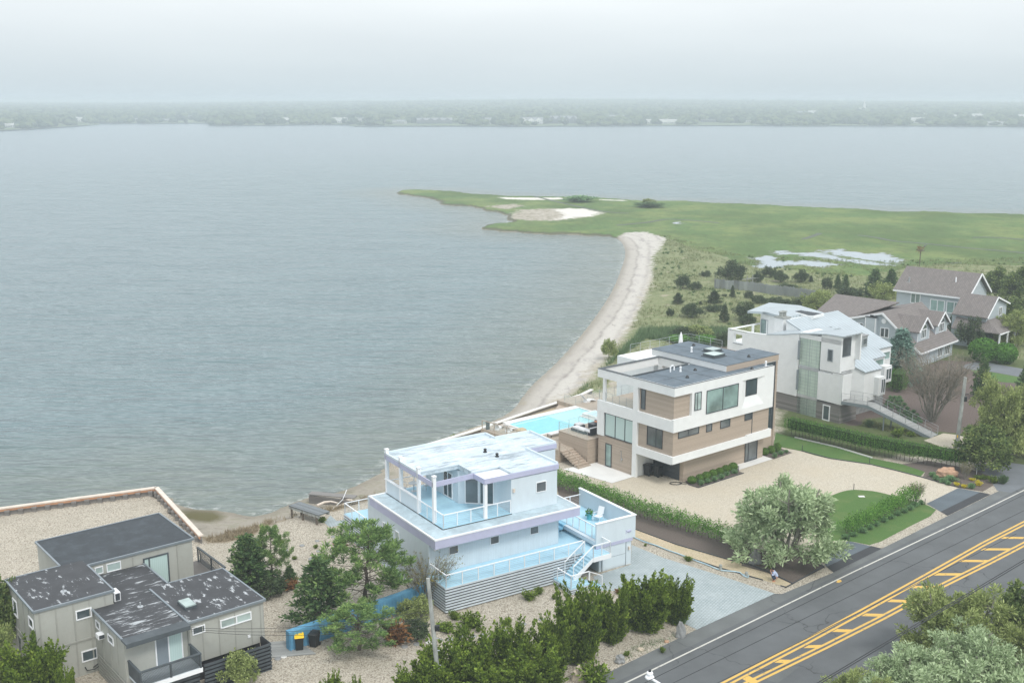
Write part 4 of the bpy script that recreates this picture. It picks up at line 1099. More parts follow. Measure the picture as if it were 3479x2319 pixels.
# ------------------------------------------------------------------ house parts in a house's own frame
def window(par, face, c, a0, z0, a1, z1, pane='glass_dark', frame='white_trim', fw=.08, mull=(), name='window', depth=.07, hb=(), proud=.0):
    """face 'v-': looks towards -v at v=c; 'u-': looks towards -u at u=c; 'v+','u+' likewise"""
    s = -1 if face[1] == '-' else 1
    c = c+s*proud
    a0, a1 = sorted((a0, a1)); z0, z1 = sorted((z0, z1))
    def bx(m, p0, p1, q0, q1, d0, d1):
        if face[0] == 'v': m.box((p0, c+s*d0, q0), (p1, c+s*d1, q1))
        else: m.box((c+s*d0, p0, q0), (c+s*d1, p1, q1))
    m = MB()
    bx(m, a0, a1, z1-fw, z1, -.02, depth); bx(m, a0, a1, z0, z0+fw, -.02, depth)
    bx(m, a0, a0+fw, z0+fw, z1-fw, -.02, depth); bx(m, a1-fw, a1, z0+fw, z1-fw, -.02, depth)
    for k in mull: bx(m, k-fw/2, k+fw/2, z0+fw, z1-fw, -.02, depth-.01)
    for k in hb: bx(m, a0+fw, a1-fw, k-fw/2, k+fw/2, -.02, depth-.015)
    f = m.build(name, frame, par)
    g = MB(); bx(g, a0+fw*.8, a1-fw*.8, z0+fw*.8, z1-fw*.8, -.01, .022)
    g.build('pane', pane, f); return f
def railing(par, pts, h=1.0, post=.06, mat='white_trim', cables=6, step=1.5, name='railing', top=.09, glassy=False, tall=None):
    """posts, top rail and thin cables (or glass) along a 3-D line of floor points"""
    m = MB(); c = MB(); pts = [Vector(p) for p in pts]
    for a, b in zip(pts, pts[1:]):
        L = (b-a).length; n = max(1, round(L/step)); up = Vector((0, 0, h))
        for i in range(n+1):
            q = a+(b-a)*(i/n); m.box((q.x-post/2, q.y-post/2, q.z), (q.x+post/2, q.y+post/2, q.z+h))
        m.bar(a+up, b+up, top, top*.6)
        for k in range(cables):
            z = Vector((0, 0, h*(k+1)/(cables+1))); c.bar(a+z, b+z, .012)
        if glassy:
            z0 = Vector((0, 0, .08)); z1 = Vector((0, 0, h*.97)); c.quad(a+z0, b+z0, b+z1, a+z1)
    r = m.build(name, mat, par)
    if c.v: c.build('glass_panel' if glassy else 'cables', 'clear_glass' if glassy else 'steel', r)
    return r
def slat_wall(par, p, q, z0, z1, n, mat='slat_paint', gap=.42, name='slat_skirt', back=.1, th=.04, void='dark_void', inward=(0, 1)):
    """horizontal boards with dark gaps between two plan points"""
    m = MB(); st = (z1-z0)/n; P = Vector((p[0], p[1], 0)); Q = Vector((q[0], q[1], 0))
    for i in range(n):
        a = z0+i*st+st*gap; b = z0+(i+1)*st
        m.bar(P+Vector((0, 0, (a+b)/2)), Q+Vector((0, 0, (a+b)/2)), th, b-a)
    o = m.build(name, mat, par)
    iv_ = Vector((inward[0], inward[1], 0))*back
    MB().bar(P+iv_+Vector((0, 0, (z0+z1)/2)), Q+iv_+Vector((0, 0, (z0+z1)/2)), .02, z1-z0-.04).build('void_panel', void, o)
    return o
def stairs(m, u0, u1, v0, v1, z0, z1, n, axis='u'):
    """solid treads rising from (start,z0) to (end,z1) along axis"""
    for i in range(n):
        z = z0+(z1-z0)*(i+1)/n
        if axis == 'u':
            a = u0+(u1-u0)*i/n; b = u0+(u1-u0)*(i+1)/n; m.box((a, v0, z-.19), (b, v1, z))
        else:
            a = v0+(v1-v0)*i/n; b = v0+(v1-v0)*(i+1)/n; m.box((u0, a, z-.19), (u1, b, z))

# ================================================================== purple and white house
o_ = G('a', 600, 1228, 0)
P = empty('beach_house', o_, math.radians(32.5), 'white three level beach house with lavender roof bands and pale blue decks', 'house')
hD = 2.1
MB().prism([(.06, 2.7), (12.25, 2.7), (12.25, 13.6), (.06, 13.6)], 0, 5.3).build('wall', 'pale_blue_siding', P)
m = MB().box((.04, .04, hD-.12), (12.9, 2.68, hD)).box((.04, 13.62, hD-.12), (2.9, 18.6, hD)).box((12.27, 2.7, hD-.12), (14.38, 8.6, hD-.001)).box((12.9, .04, hD-.12), (14.38, 2.7, hD-.002))
m.box((12.9, -1.3, hD-.12), (14.65, .03, hD+.001)).build('deck', 'sky_blue_deck', P)
MB().box((12.9, -1.36, hD-.4), (14.7, -1.31, hD-.01)).box((14.66, -1.3, hD-.4), (14.7, 0, hD-.01)).build('landing_fascia', 'white_trim', P)
slat_wall(P, (0, 0), (9.9, 0), .0, hD-.02, 9, inward=(0, 1)); slat_wall(P, (9.9, 0), (12.9, 0), .3, hD-.02, 8, inward=(0, 1))
slat_wall(P, (0, 0), (0, 2.7), 0, hD-.02, 9, inward=(1, 0)); slat_wall(P, (0, 13.6), (0, 18.6), 0, hD-.02, 9, inward=(1, 0)); slat_wall(P, (0, 18.6), (2.9, 18.6), 0, hD-.02, 9, inward=(0, -1))
railing(P, [(.1, .08, hD), (12.85, .08, hD)], 1., step=1.4); railing(P, [(.1, 2.6, hD), (.1, .08, hD)], 1.)
railing(P, [(.08, 14., hD), (.08, 18.5, hD), (2.8, 18.5, hD)], 1., step=1.3, cables=5)
# lower roof: slab, lavender band, worn top
MB().prism([(.04, 1.6), (13.62, 1.6), (13.62, 8.2), (14.3, 8.2), (14.3, 13.2), (.04, 13.2)], 4.62, 5.3).build('lower_fascia', 'lavender', P)
rf = MB().prism([(.02, 1.58), (13.64, 1.58), (13.64, 8.2), (14.32, 8.2), (14.32, 13.22), (.02, 13.22)], 5.302, 5.36).build('lower_roof', 'pale_lower_roof', P)
m = MB()
for a, b in (((0, 1.56), (13.66, 1.7)), ((0, 1.7), (.14, 13.24)), ((.14, 13.1), (1.5, 13.24)), ((13.52, 1.7), (13.66, 8.1))): m.box((a[0], a[1], 5.30), (b[0], b[1], 5.42))
m.build('roof_edging', 'white_trim', rf)
for u0, z0, u1, z1 in ((1.79, 4.11, 2.67, 3.4), (5.59, 4.11, 6.44, 3.42), (9.39, 4.12, 10.25, 3.44)): window(P, 'v-', 2.7, u0, z0, u1, z1, 'glass_grey', 'white_trim', .05)
window(P, 'u-', .06, 12.9-2.2, 3.95, 11.7-2.2, 3.15, 'glass_pale', 'white_trim', .05); window(P, 'u-', .06, 8.4, 3.95, 7.7, 2.6, 'glass_pale', 'white_trim', .05)
# upper storey: rooms behind an open terrace
MB().box((1.62, 3.2, 5.38), (7.95, 13.1, 5.45)).build('terrace_floor', 'sky_blue_deck', P)
MB().box((1.6, 3.15, 5.3), (7.96, 3.2, 5.42)).box((1.56, 3.2, 5.3), (1.61, 13.1, 5.42)).build('terrace_edge', 'charcoal', P)
room = [(7.95, 3.25), (12.45, 3.25), (12.45, 8.0), (15.55, 8.0), (15.55, 12.1), (11.8, 12.1), (11.8, 13.6), (5.45, 13.2), (5.45, 7.5), (7.9, 5.35)]
MB().prism(room, 5.37, 8.3).build('upper_wall', 'pale_blue_wall', P)
MB().box((12.45, 8.02, 0), (15.55, 12.08, 5.38)).build('rear_wing', 'pale_blue_wall', P)
MB().box((1.6, 7.45, 5.38), (1.74, 13.2, 6.58)).build('parapet', 'pale_blue_wall', P)
MB().box((1.54, 7.4, 6.582), (1.80, 13.3, 6.66)).build('parapet_cap', 'white_trim', P)
for v in (13.1, 10.5, 7.35, 4.75): 
    q = MB().box((1.58, v-.13, 5.37), (1.84, v+.13, 9.22)).build('post', 'white_trim', P); MB().box((1.54, v-.17, 9.222), (1.88, v+.17, 9.32)).build('post_cap', 'white_trim', q)
MB().box((5.42, 3.2, 5.37), (5.68, 3.46, 8.3)).build('post', 'white_trim', P)
railing(P, [(1.7, 7.3, 5.45), (1.7, 3.28, 5.45), (7.9, 3.28, 5.45)], 1.08, step=1.25); railing(P, [(1.8, 13., 5.45), (5.4, 13., 5.45)], 1.05, step=1.2)
# the three pane doors
window(P, 'u-', 5.45, 8.42, 5.5, 9.95, 7.75, 'glass_dark', 'white_trim', .08, mull=(9.2,), name='sliding_door')
e = empty('door_turn', (5.45, 7.5, 0), math.atan2(5.35-7.5, 7.9-5.45)); e.parent = P; e.name = 'glazed_bay'
window(e, 'v-', 0, .55, 5.5, 1.75, 7.75, 'glass_grey', 'white_trim', .09, name='glass_door'); window(e, 'v-', 0, 1.8, 5.5, 3.0, 7.75, 'glass_dark', 'white_trim', .07, mull=(2.4,), name='sliding_door')
# upper roof with two openings, built as bands round the openings
zt, zb_ = 8.78, 8.42
m = MB(); f = MB()
def rp_(pts): m.prism(pts, zb_+.02, zt)
rp_([(1.62, 7.5), (5.45, 7.5), (5.45, 13.3), (1.62, 13.3)]); rp_([(5.45, 5.35), (12.5, 5.35), (12.5, 8.0), (15.6, 8.0), (15.6, 12.1), (11.8, 12.1), (11.8, 13.7), (5.45, 13.4)])
rp_([(8.1, 3.25), (12.5, 3.25), (12.5, 5.35), (8.1, 5.35)])
m.build('upper_roof', 'pale_roof', P)
m = MB(); m.prism([(5.45, 3.3), (8.1, 3.3), (8.1, 5.3), (5.45, 5.3)], 8.45, 8.6); m.build('canopy_panel', 'white_trim', P)
def band(p, q, z0=8.38, z1=8.8, th=.08): f.bar((p[0], p[1], (z0+z1)/2), (q[0], q[1], (z0+z1)/2), th, z1-z0)
for p, q in (((1.62, 13.3), (1.62, 4.7)), ((1.62, 4.7), (5.45, 4.95)), ((5.42, 4.95), (5.42, 3.22)), ((5.42, 3.2), (12.55, 3.2)), ((12.55, 3.2), (12.55, 8.0)), ((12.55, 7.98), (15.65, 7.98)), ((15.65, 7.98), (15.65, 12.15))): band(p, q)
f.build('upper_fascia', 'lavender', P)
f = MB()
for p, q in (((1.62, 13.35), (11.85, 13.75)), ((11.85, 13.75), (11.85, 12.15)), ((11.85, 12.15), (15.6, 12.15)), ((15.6, 12.15), (15.6, 8.05)), ((15.6, 8.05), (12.5, 8.05)), ((12.5, 8.05), (12.5, 3.3)), ((1.66, 13.3), (1.66, 7.5))): f.bar((p[0], p[1], 8.87), (q[0], q[1], 8.87), .16, .18)
for p, q in (((12.5, 3.3), (8.1, 3.3)), ((8.1, 3.3), (8.1, 5.3)), ((8.1, 5.3), (5.45, 5.35)), ((5.5, 5.35), (5.5, 7.5)), ((5.45, 7.5), (1.66, 7.5))): f.bar((p[0], p[1], 8.80), (q[0], q[1], 8.80), .10, .12)
f.build('roof_curb', 'pale_blue_wall', P)
for u, v in ((9.1, 9.2), (9.3, 7.6)): MB().lathe([(.17, 0), (.17, .08), (.1, .14), (.1, .22), (.16, .24), (.12, .33)], (u, v, zt), 10).build('roof_vent', 'black_plastic', P)
window(P, 'v-', 3.25, 10.34, 7.6, 11.35, 6.71, 'glass_grey', 'white_trim', .05)
for u, v, z in ((5.42, 7.9, 7.2), (8.15, 3.22, 7.2)): MB().box((u-.09, v-.12, z), (u+.09, v, z+.3)).build('wall_lamp', 'pale_cap', P)
MB().blob((.5, 2.5, 4.2), .12, 8, 6, 0).blob((.75, 2.5, 4.2), .12, 8, 6, 0).build('flood_lamp', 'white_trim', P)
# garage wing with roof deck
MB().box((14.42, -.05, 0), (17.78, 7.6, 2.42)).build('garage_wall', 'pale_blue_wall', P)
MB().box((14.05, -.13, 2.4), (18.06, 7.6, 2.72)).build('garage_slab', 'pale_blue_wall', P)
MB().box((14.05, -.165, 2.12), (17.84, -.055, 2.4)).build('garage_fascia', 'lavender', P)
MB().box((14.42, -.02, 2.722), (17.96, 7.55, 2.76)).build('roof_deck', 'sky_blue_deck', P)
MB().box((14.03, -.16, 2.4), (18.11, -.02, 4.28)).box((17.97, -.02, 2.4), (18.11, 7.7, 4.28)).build('parapet', 'pale_blue_wall', P)
MB().box((13.98, -.22, 4.282), (18.17, .04, 4.36)).box((17.91, .04, 4.282), (18.17, 7.76, 4.36)).build('parapet_cap', 'white_trim', P)
gd = MB().box((14.75, -.1, .12), (17.15, -.06, 2.1)).build('garage_door', 'pale_blue_wall', P)
MB().box((14.7, -.12, .02), (14.74, -.052, 2.1)).box((17.16, -.12, .02), (17.2, -.052, 2.1)).box((14.74, -.115, 1.09), (17.16, -.101, 1.11)).build('door_trim', 'grey_metal', gd)
railing(P, [(14.45, .1, 2.76), (14.45, 4.6, 2.76)], 1.05, step=.95, cables=0); railing(P, [(14.5, 7.5, 2.76), (18., 7.5, 2.76)], 1.05, step=1.2, cables=6)
MB().box((14.385, 0, hD), (14.415, 7.6, 2.71)).build('deck_step_wall', 'pale_blue_wall', P)
m = MB(); stairs(m, 13.2, 14.38, 4.5, 5.7, hD, 2.75, 3); m.build('deck_steps', 'step_blue', P)
MB().blob((17.45, -.17, 3.02), .16, 10, 8, .1, 3, (1.5, .35, .8)).bar((17.22, -.17, 3.02), (17.08, -.17, 3.18), .05).bar((17.22, -.17, 3.02), (17.08, -.17, 2.88), .05).build('fish_plaque', 'lavender', P)
MB().box((17.42, -.2, 1.35), (17.58, -.055, 1.62)).build('wall_lamp', 'pale_cap', P)
# front steps in two flights
m = MB(); stairs(m, 10.95, 12.88, -1.25, -.08, .62, hD, 8); fl = m.build('upper_flight', 'sky_blue_deck', P)
MB().extr([(10.95, -1.32, .3), (12.95, -1.32, hD-.3), (12.95, -1.32, hD), (10.95, -1.32, .78)], (0, .06, 0)).build('stringer', 'white_trim', fl)
MB().box((9.9, -2.42, .48), (11.75, -.05, .6)).build('lower_landing', 'sky_blue_deck', P)
slat_wall(P, (9.9, -2.45), (11.75, -2.45), -.02, .48, 3, inward=(0, 1)); slat_wall(P, (9.88, -2.45), (9.88, 0), -.02, .48, 3, inward=(1, 0))
m = MB(); stairs(m, 12.9, 11.75, -2.4, -1.4, 0, .45, 3); m.build('lower_steps', 'sky_blue_deck', P)
railing(P, [(9.95, -.5, .6), (9.95, -2.38, .6), (11.7, -2.38, .6)], 1.0, step=.95, cables=5); railing(P, [(11.75, -2.38, .6), (13., -2.38, .0)], .95, step=1.4, cables=4)
railing(P, [(10.95, -.1, .75), (12.9, -.1, hD)], 1., step=1., cables=5); railing(P, [(10.95, -1.3, .75), (12.9, -1.3, hD), (14.6, -1.3, hD), (14.6, -.1, hD)], 1., step=1., cables=5)

# ================================================================== modern house with brown boards
o_ = G('1', 1188, 1085, 0)
Mh = empty('modern_house', o_, math.radians(39.3), 'three storey white and tan boarded modern house with slate grey flat roofs', 'house')
NV = -5.62
# white bands (hollow rings) and core
def ring(z0, z1, op=None):
    m = MB(); m.box((0, NV, z0), (15.6, NV+.3, z1)); m.box((0, NV+.3, z0), (.3, 5.3, z1)); return m
m = ring(9.62, 10.5)
m.box((.3, 5.0, 9.62), (9.0, 5.3, 10.5)); m.box((8.95, .7, 9.62), (9.25, 5.0, 10.5)); m.build('roof_band', 'white_paint', Mh)
m = MB()      # third floor front: plaster from 6 to 9.62 except boarded corner
m.box((2.6, NV, 5.94), (10.4, NV+.3, 9.62)).box((14.05, NV, 5.94), (15.6, NV+.3, 9.62)).box((10.4, NV, 5.94), (14.05, NV+.3, 6.6)); m.box((0, NV, 5.94), (2.6, NV+.3, 7.25)); m.box((0, NV+.3, 5.94), (.3, 5.3, 7.12)); m.box((0, -.62, 7.12), (.3, .02, 9.62)); m.box((15.3, NV+.3, 5.94), (15.6, 5.0, 10.4))
m.build('third_floor_wall', 'white_paint', Mh)
MB().box((.3, NV+.3, 7.02), (2.6, -.6, 9.6)).box((2.6, NV+.31, 6), (15.3, .7, 9.6)).build('boarded_corner', 'tan_boards', Mh)
MB().box((.3, .7, 6.0), (15.3, 5.0, 6.98)).box((9.3, .72, 6.98), (15.3, 5.0, 9.6)).build('third_floor_core', 'white_paint', Mh)
MB().box((.26, -.5, 6.985), (9.2, 5.2, 7.06)).build('terrace_floor', 'deck_boards', Mh)
MB().box((.05, 4.25, 7.1), (.32, 4.55, 9.62)).build('post', 'white_paint', Mh)
MB().box((8.9, 4.4, 7.06), (9.3, 5.0, 9.62)).build('post', 'white_paint', Mh)
m = MB(); m.box((.3, NV+.3, 10.3), (15.6, .68, 10.42)).box((9.25, .68, 10.3), (15.6, 5.2, 10.42)); rf = m.build('lower_roof', 'slate_roof', Mh)
m = MB()
for a, b in (((0, NV), (15.6, NV)), ((0, NV), (0, 5.3)), ((0, 5.3), (9.1, 5.3))):
    dx = .32
m.box((-.02, NV-.02, 10.502), (15.62, NV+.12, 10.54)).box((-.02, NV+.12, 10.502), (.12, .7, 10.54)).box((-.02, .7, 10.502), (.42, 5.32, 10.54)).box((.42, 4.88, 10.502), (9.3, 5.32, 10.54)).box((8.85, .7, 10.502), (9.3, 4.88, 10.54)).box((.42, .6, 10.43), (8.85, .74, 10.56)).build('roof_coping', 'charcoal', Mh)
m = MB()
for u in (3.2, 6.6, 9.4, 12.4): m.box((u, NV+.3, 10.421), (u+.05, .6, 10.435))
m.box((.3, -2.4, 10.421), (15.4, -2.35, 10.434)); m.build('roof_seams', 'charcoal', rf)
# second floor
MB().box((.25, NV+.25, 3.3), (15.3, 5.2, 5.95)).build('second_floor_wall', 'tan_boards', Mh)
m = MB(); m.box((0, NV, 2.66), (15.55, NV+.22, 3.4)); m.box((0, NV+.22, 2.6), (.22, -.6, 3.42)); m.box((0, -.6, 0), (.3, .02, 5.95)); m.box((.02, 4.3, 3.32), (.26, 5.3, 5.95)); m.build('balcony_band', 'white_paint', Mh)
m = MB().box((.22, NV+.22, 2.7), (11.5, NV+.42, 3.3)); m.build('gutter_ledge', 'charcoal', Mh)
MB().box((11.5, NV-.001, 3.36), (15.56, NV+.25, 3.5)).box((15.3, NV+.25, 2.66), (15.56, -4.0, 3.5)).build('balcony_parapet', 'white_paint', Mh)
MB().box((.22, NV+.42, 2.62), (15.5, 5.1, 3.299)).build('floor_slab', 'white_paint', Mh)
# ground floor
MB().box((2.8, -4.6, 0), (15.6, 4.8, 2.62)).build('ground_floor_wall', 'tan_boards', Mh)
MB().box((.15, .02, 0), (2.8, 5.2, 3.3)).build('ground_floor_wing', 'tan_boards', Mh)
MB().box((.3, -.42, 0), (2.8, .015, 2.6)).build('white_pier', 'white_paint', Mh)
gd = MB().box((2.72, -4.1, .05), (2.79, -.5, 2.4)).build('garage_door', 'dark_metal', Mh)
m = MB()
for z in (.6, 1.15, 1.7): m.box((2.69, -4.08, z), (2.719, -.52, z+.04))
m.build('panel_lines', 'black_plastic', gd)
# right end screen volume
m = MB(); m.box((15.62, -4.0, 0), (17.9, -1.2, 2.64)); m.box((15.62, -4.0, 2.64), (15.85, 4.2, 10.4)); m.box((17.92, -4.05, 0), (18.2, -3.7, 10.42)); m.build('end_wall', 'tan_boards', Mh)
window(Mh, 'v-', -3.95, 15.86, 2.66, 17.9, 10.4, 'glass_dark', 'dark_metal', .16, mull=(17.5,), hb=(5.9, 4.4), name='stair_window')
MB().box((15.9, -3.9, 2.66), (17.9, 4.2, 10.35)).build('stair_core', 'glass_dark', Mh)
m = MB()
for i in range(58): m.box((18.2, -4.0+.0, .1+i*.18), (18.3, 4.1, .1+i*.18+.09))
m.build('slat_screen', 'tan_screen', Mh)
# upper roof block
up = [(9.55, -4.05), (19.8, -4.05), (19.8, -.1), (17.1, -.1), (17.1, 6.6), (9.55, 6.6)]
up = [(9.55, -4.05), (18.2, -4.05), (18.2, -.1), (15.65, -.1), (15.65, 6.6), (9.55, 6.6)]
MB().prism(up, 10.36, 11.06).build('upper_block', 'white_paint', Mh)
MB().box((9.6, -4.09, 10.43), (18.28, -3.99, 11.04)).build('upper_block_boards', 'tan_boards', Mh)
up2 = [(9.5, -4.12), (18.32, -4.12), (18.32, -.1), (15.7, -.1), (15.7, 6.65), (9.5, 6.65)]
rf = MB().prism(up2, 11.062, 11.12).build('upper_roof', 'slate_roof', Mh)
m = MB(); m.box((12.9, -4, 11.121), (12.95, 6.5, 11.132)).box((9.6, 3.1, 11.121), (15.6, 3.15, 11.133)).box((15.6, -4.0, 11.121), (15.65, -.1, 11.131)); m.build('roof_seams', 'charcoal', rf)
for (u0, v0, u1, v1) in ((12.75, .6, 14.35, 1.9), (10.95, -1.2, 12.75, .4)):
    s_ = MB().box((u0-.12, v0-.12, 11.12), (u1+.12, v1+.12, 11.2)).box((u0, v0, 11.2), (u1, v1, 11.42)).build('skylight', 'charcoal', Mh); MB().box((u0+.08, v0+.08, 11.42), (u1-.08, v1-.08, 11.47)).build('skylight_pane', 'glass_pale', s_)
for u, v, z in ((14.2, 4.6, 11.12), (14.5, -3.0, 11.12), (4.5, -3.2, 10.42), (7.5, -1.6, 10.42), (12.6, -5.0, 10.42)): MB().lathe([(.2, 0), (.2, .06), (.12, .2), (.05, .26)], (u, v, z), 10).build('roof_vent', 'black_plastic', Mh)
for u, v, z in ((11.6, 2.6, 11.12), (6., -.9, 10.42), (14.9, -5.0, 10.42)): MB().lathe([(.14, 0), (.1, .1), (.1, .45), (.14, .47), (.1, .55)], (u, v, z), 10).build('roof_pipe', 'white_trim', Mh)
MB().tube([(5.0, -.4, 10.4), (5.0, -.4, 10.95), (5.1, -.45, 11.08), (5.3, -.5, 11.08), (5.4, -.55, 10.95), (5.4, -.55, 10.6)], .08, 8).build('goose_vent', 'white_trim', Mh)
# glazing
window(Mh, 'v-', NV, 2.96, 7.71, 3.97, 9.67-.1, 'glass_pale', 'dark_metal', .06, mull=(3.4,))
window(Mh, 'v-', NV, 4.76, 7.04, 9.72, 9.5, 'glass_teal', 'dark_metal', .06, mull=(7.3,))
window(Mh, 'v-', NV+.29, 11.3, 7.75, 13.1, 9.55, 'glass_dark', 'dark_metal', .06)
m = MB()                                   # splayed white reveal
m.quad((10.4, NV+.005, 6.6), (14.05, NV+.005, 6.6), (13.15, NV+.27, 7.72), (11.25, NV+.27, 7.72)); m.quad((10.4, NV+.005, 9.6), (11.25, NV+.27, 9.57), (13.15, NV+.27, 9.57), (14.05, NV+.005, 9.6))
m.quad((10.4, NV+.005, 6.6), (11.25, NV+.27, 7.72), (11.25, NV+.27, 9.57), (10.4, NV+.005, 9.6)); m.quad((14.05, NV+.005, 6.6), (14.05, NV+.005, 9.6), (13.15, NV+.27, 9.57), (13.15, NV+.27, 7.72))
m.build('window_reveal', 'white_paint', Mh)
for u0, u1, z0, z1, mu in ((.97, 4.05, 5.12, 5.85, (2.5,)), (5.19, 6.06, 5.0, 5.85, ()), (7.37, 8.9, 4.95, 5.85, ()), (11.26, 12.41, 5.1, 5.85, ())): window(Mh, 'v-', NV+.25, u0, z0, u1, z1, 'glass_grey', 'dark_metal', .06, mull=mu)
MB().box((12.5, NV+.2, 3.42), (12.56, NV+.252, 5.94)).build('board_joint', 'charcoal', Mh)
window(Mh, 'u-', .25, -1.85, 3.85, -3.98, 5.85, 'glass_grey', 'dark_metal', .07, mull=(-3.08,), name='sliding_door')
window(Mh, 'u-', .3, -1.45, 7.4, -.85, 9.5, 'glass_grey', 'dark_metal', .06)
window(Mh, 'u-', .2, 4.25, 3.4, .05, 5.9, 'glass_curtain', 'dark_metal', .08, mull=(2.7, 1.27), name='curtained_window')
window(Mh, 'u-', .15, 4.05, .1, 3.14, 2.6, 'glass_teal', 'dark_metal', .08, name='side_door')
window(Mh, 'v-', -4.6, 12.5, .06, 14.6, 2.6, 'glass_grey', 'dark_metal', .09, mull=(13.1,), name='entry_door')
m = MB(); m.bar((.08, 1.65, 1.), (.08, 1.65, 2.3), .04).bar((.08, 1.65, 2.3), (-.15, 1.65, 2.3), .04).box((.02, 1.45, 1.35), (.1, 1.62, 1.5)); m.build('outdoor_shower', 'steel', Mh)
railing(Mh, [(.12, .1, 7.06), (.12, 5.15, 7.06), (9.0, 5.15, 7.06)], 1.05, post=.03, mat='steel', cables=1, step=1.1, top=.03, glassy=True, name='glass_railing')
# ---- raised pool terrace
T = empty('pool_terrace', o_, math.radians(39.3), 'raised boarded pool terrace with stairs beside the modern house', 'terrace')
DZ = 1.3
def deckbox(m, a, b): m.box((a[0], a[1], -1.0), (b[0], b[1], DZ-.06))
m = MB(); m.prism([(-2.9, 8.1), (12., 8.1), (12., 24.5), (9., 22.2), (-4.2, 20.2)], -1., DZ-.5); m.build('terrace_base', 'tan_boards', T)
m = MB()
for a, b in (((-2.9, 8.1), (12, 13.7)), ((10.9, 13.7), (16, 24.)), ((-4.2, 13.7), (-.9, 20.1))): m.box((a[0], a[1], DZ-.5), (b[0], b[1], DZ))
m.build('terrace_deck', 'deck_boards', T)
MB().box((-.88, 13.72, DZ-.5), (10.88, 14.0, DZ+.03)).box((-.88, 14.0, DZ-.5), (-.6, 19.9, DZ+.03)).box((-.6, 19.6, DZ-.5), (10.88, 20.6, DZ+.02)).box((10.6, 14.0, DZ-.5), (10.88, 19.6, DZ+.03)).box((8.2, 14.0, DZ-.5), (8.4, 16.9, DZ+.03)).box((8.4, 16.7, DZ-.5), (10.6, 16.9, DZ+.03)).build('pool_coping', 'concrete', T)
t = NT('pool_water'); n = t.noise(1.2, 4, .6); t.col(t.ramp(n, [(.3, (.16, .56, .66)), (.7, (.21, .63, .72))])); t.set(Roughness=.05); t.bump(t.noise(2.5, 3), .12, .05); M['pool_water'] = t.m
t = NT('pool_shallow'); t.col((.36, .70, .74)); t.set(Roughness=.05); M['pool_shallow'] = t.m
t = NT('spa_water'); t.col((.46, .66, .70)); t.set(Roughness=.05); M['spa_water'] = t.m
MB().box((-.6, 14.0, .6), (5.3, 19.6, DZ-.08)).build('pool_water', 'pool_water', T); MB().box((5.3, 14.0, .6), (8.2, 19.6, DZ-.079)).box((8.2, 16.9, .6), (10.6, 19.6, DZ-.079)).build('shallow_water', 'pool_shallow', T)
MB().box((-.2, 18.9, DZ-.079), (5.0, 19.3, DZ-.07)).build('pool_bench', 'pool_shallow', T)
MB().box((8.4, 14.0, .6), (10.6, 16.7, DZ+.35)).build('spa_tub', 'concrete', T); MB().box((8.65, 14.25, DZ+.3), (10.35, 16.45, DZ+.36)).build('spa_water', 'spa_water', T)
MB().box((-.9, 5.75, 0), (12., 10.4, 2.62)).build('upper_platform', 'tan_boards', T); MB().box((-.92, 5.72, 2.622), (12., 10.42, 2.7)).build('platform_deck', 'deck_boards', T)
m = MB(); stairs(m, -2.75, -1.0, 5.1, 8.1, 0, DZ, 8, 'v'); st = m.build('stair', 'tan_boards', T)
m = MB()
for v, z in ((5.1, .05), (6.6, .7), (8.1, DZ)): m.box((-2.82, v-.04, z-.05), (-2.74, v+.04, z+1.0))
m.bar((-2.78, 5.1, 1.05), (-2.78, 8.1, DZ+1.), .07).bar((-2.78, 5.1, 1.05), (-2.78, 4.9, 1.0), .05).bar((-1., 5.1, 1.0), (-1., 5.7, 1.0), .05); m.build('stair_railing', 'tan_boards', st)
railing(T, [(-2.85, 8.15, DZ), (-4.1, 20.0, DZ)], 1.0, post=.07, mat='tan_boards', cables=0, step=1.9, glassy=True, name='side_railing')
railing(T, [(-.88, 5.8, 2.7), (-.88, 10.35, 2.7)], 1., post=.025, mat='steel', cables=1, step=1.4, top=.02, glassy=True, name='glass_railing'); railing(T, [(-.88, 10.38, 2.7), (8., 10.38, 2.7)], 1., post=.025, mat='steel', cables=1, step=1.4, top=.02, glassy=True, name='glass_railing')
railing(T, [(10.9, 22.6, DZ), (11., 20.6, DZ), (16, 21.6, DZ)], 1., post=.025, mat='steel', cables=1, step=1.4, top=.02, glassy=True, name='glass_railing')
def house_pt(H, u, v, z=0.):
    a = H.rotation_euler[2]; c, s = math.cos(a), math.sin(a)
    return Vector((H.location.x+u*c-v*s, H.location.y+u*s+v*c, z))
# ================================================================== white sculptural house
def slab(m, pts, th=.12):
    """thick face from 3-D outline, thickness downwards"""
    return m.extr([(p[0], p[1], p[2]-th) for p in pts], (0, 0, th))
o_ = G('2', 1270, 1392, 0)
W = empty('white_house', o_, math.radians(38.5), 'tall white sculptural house with curved pale metal roofs and a long grey ramp', 'house')
MB().box((.05, -.2, -.5), (3.4, 6.2, 2.2)).box((.05, 6.2, -.5), (9., 17.3, 2.2)).box((3.4, 2.2, -.5), (7, 6.2, 2.2)).build('wooden_base', 'grey_wood', W)
MB().box((5.2, 1., -.5), (10.8, 10, 1.7)).build('concrete_base', 'stone', W)
tops = [(17.55, 8.86), (14.4, 9.0), (11.2, 9.17), (8.6, 9.6), (6.22, 10.08)]
m = MB()
for (va, za_), (vb, zb2) in zip(tops, tops[1:]):
    if va == 17.55: continue
    m.extr([(-.12, va, 2.15), (-.12, vb, 2.15), (-.12, vb, zb2), (-.12, va, za_)], (.4, 0, 0))
m.box((-.12, 14.4, 2.15), (.28, 17.55, 7.3)).box((-.12, 14.4, 8.45), (.28, 17.55, 8.8)).box((-.12, 14.4, 7.3), (.28, 15.15, 8.45)).box((-.12, 16.5, 7.3), (.28, 17.55, 8.45))
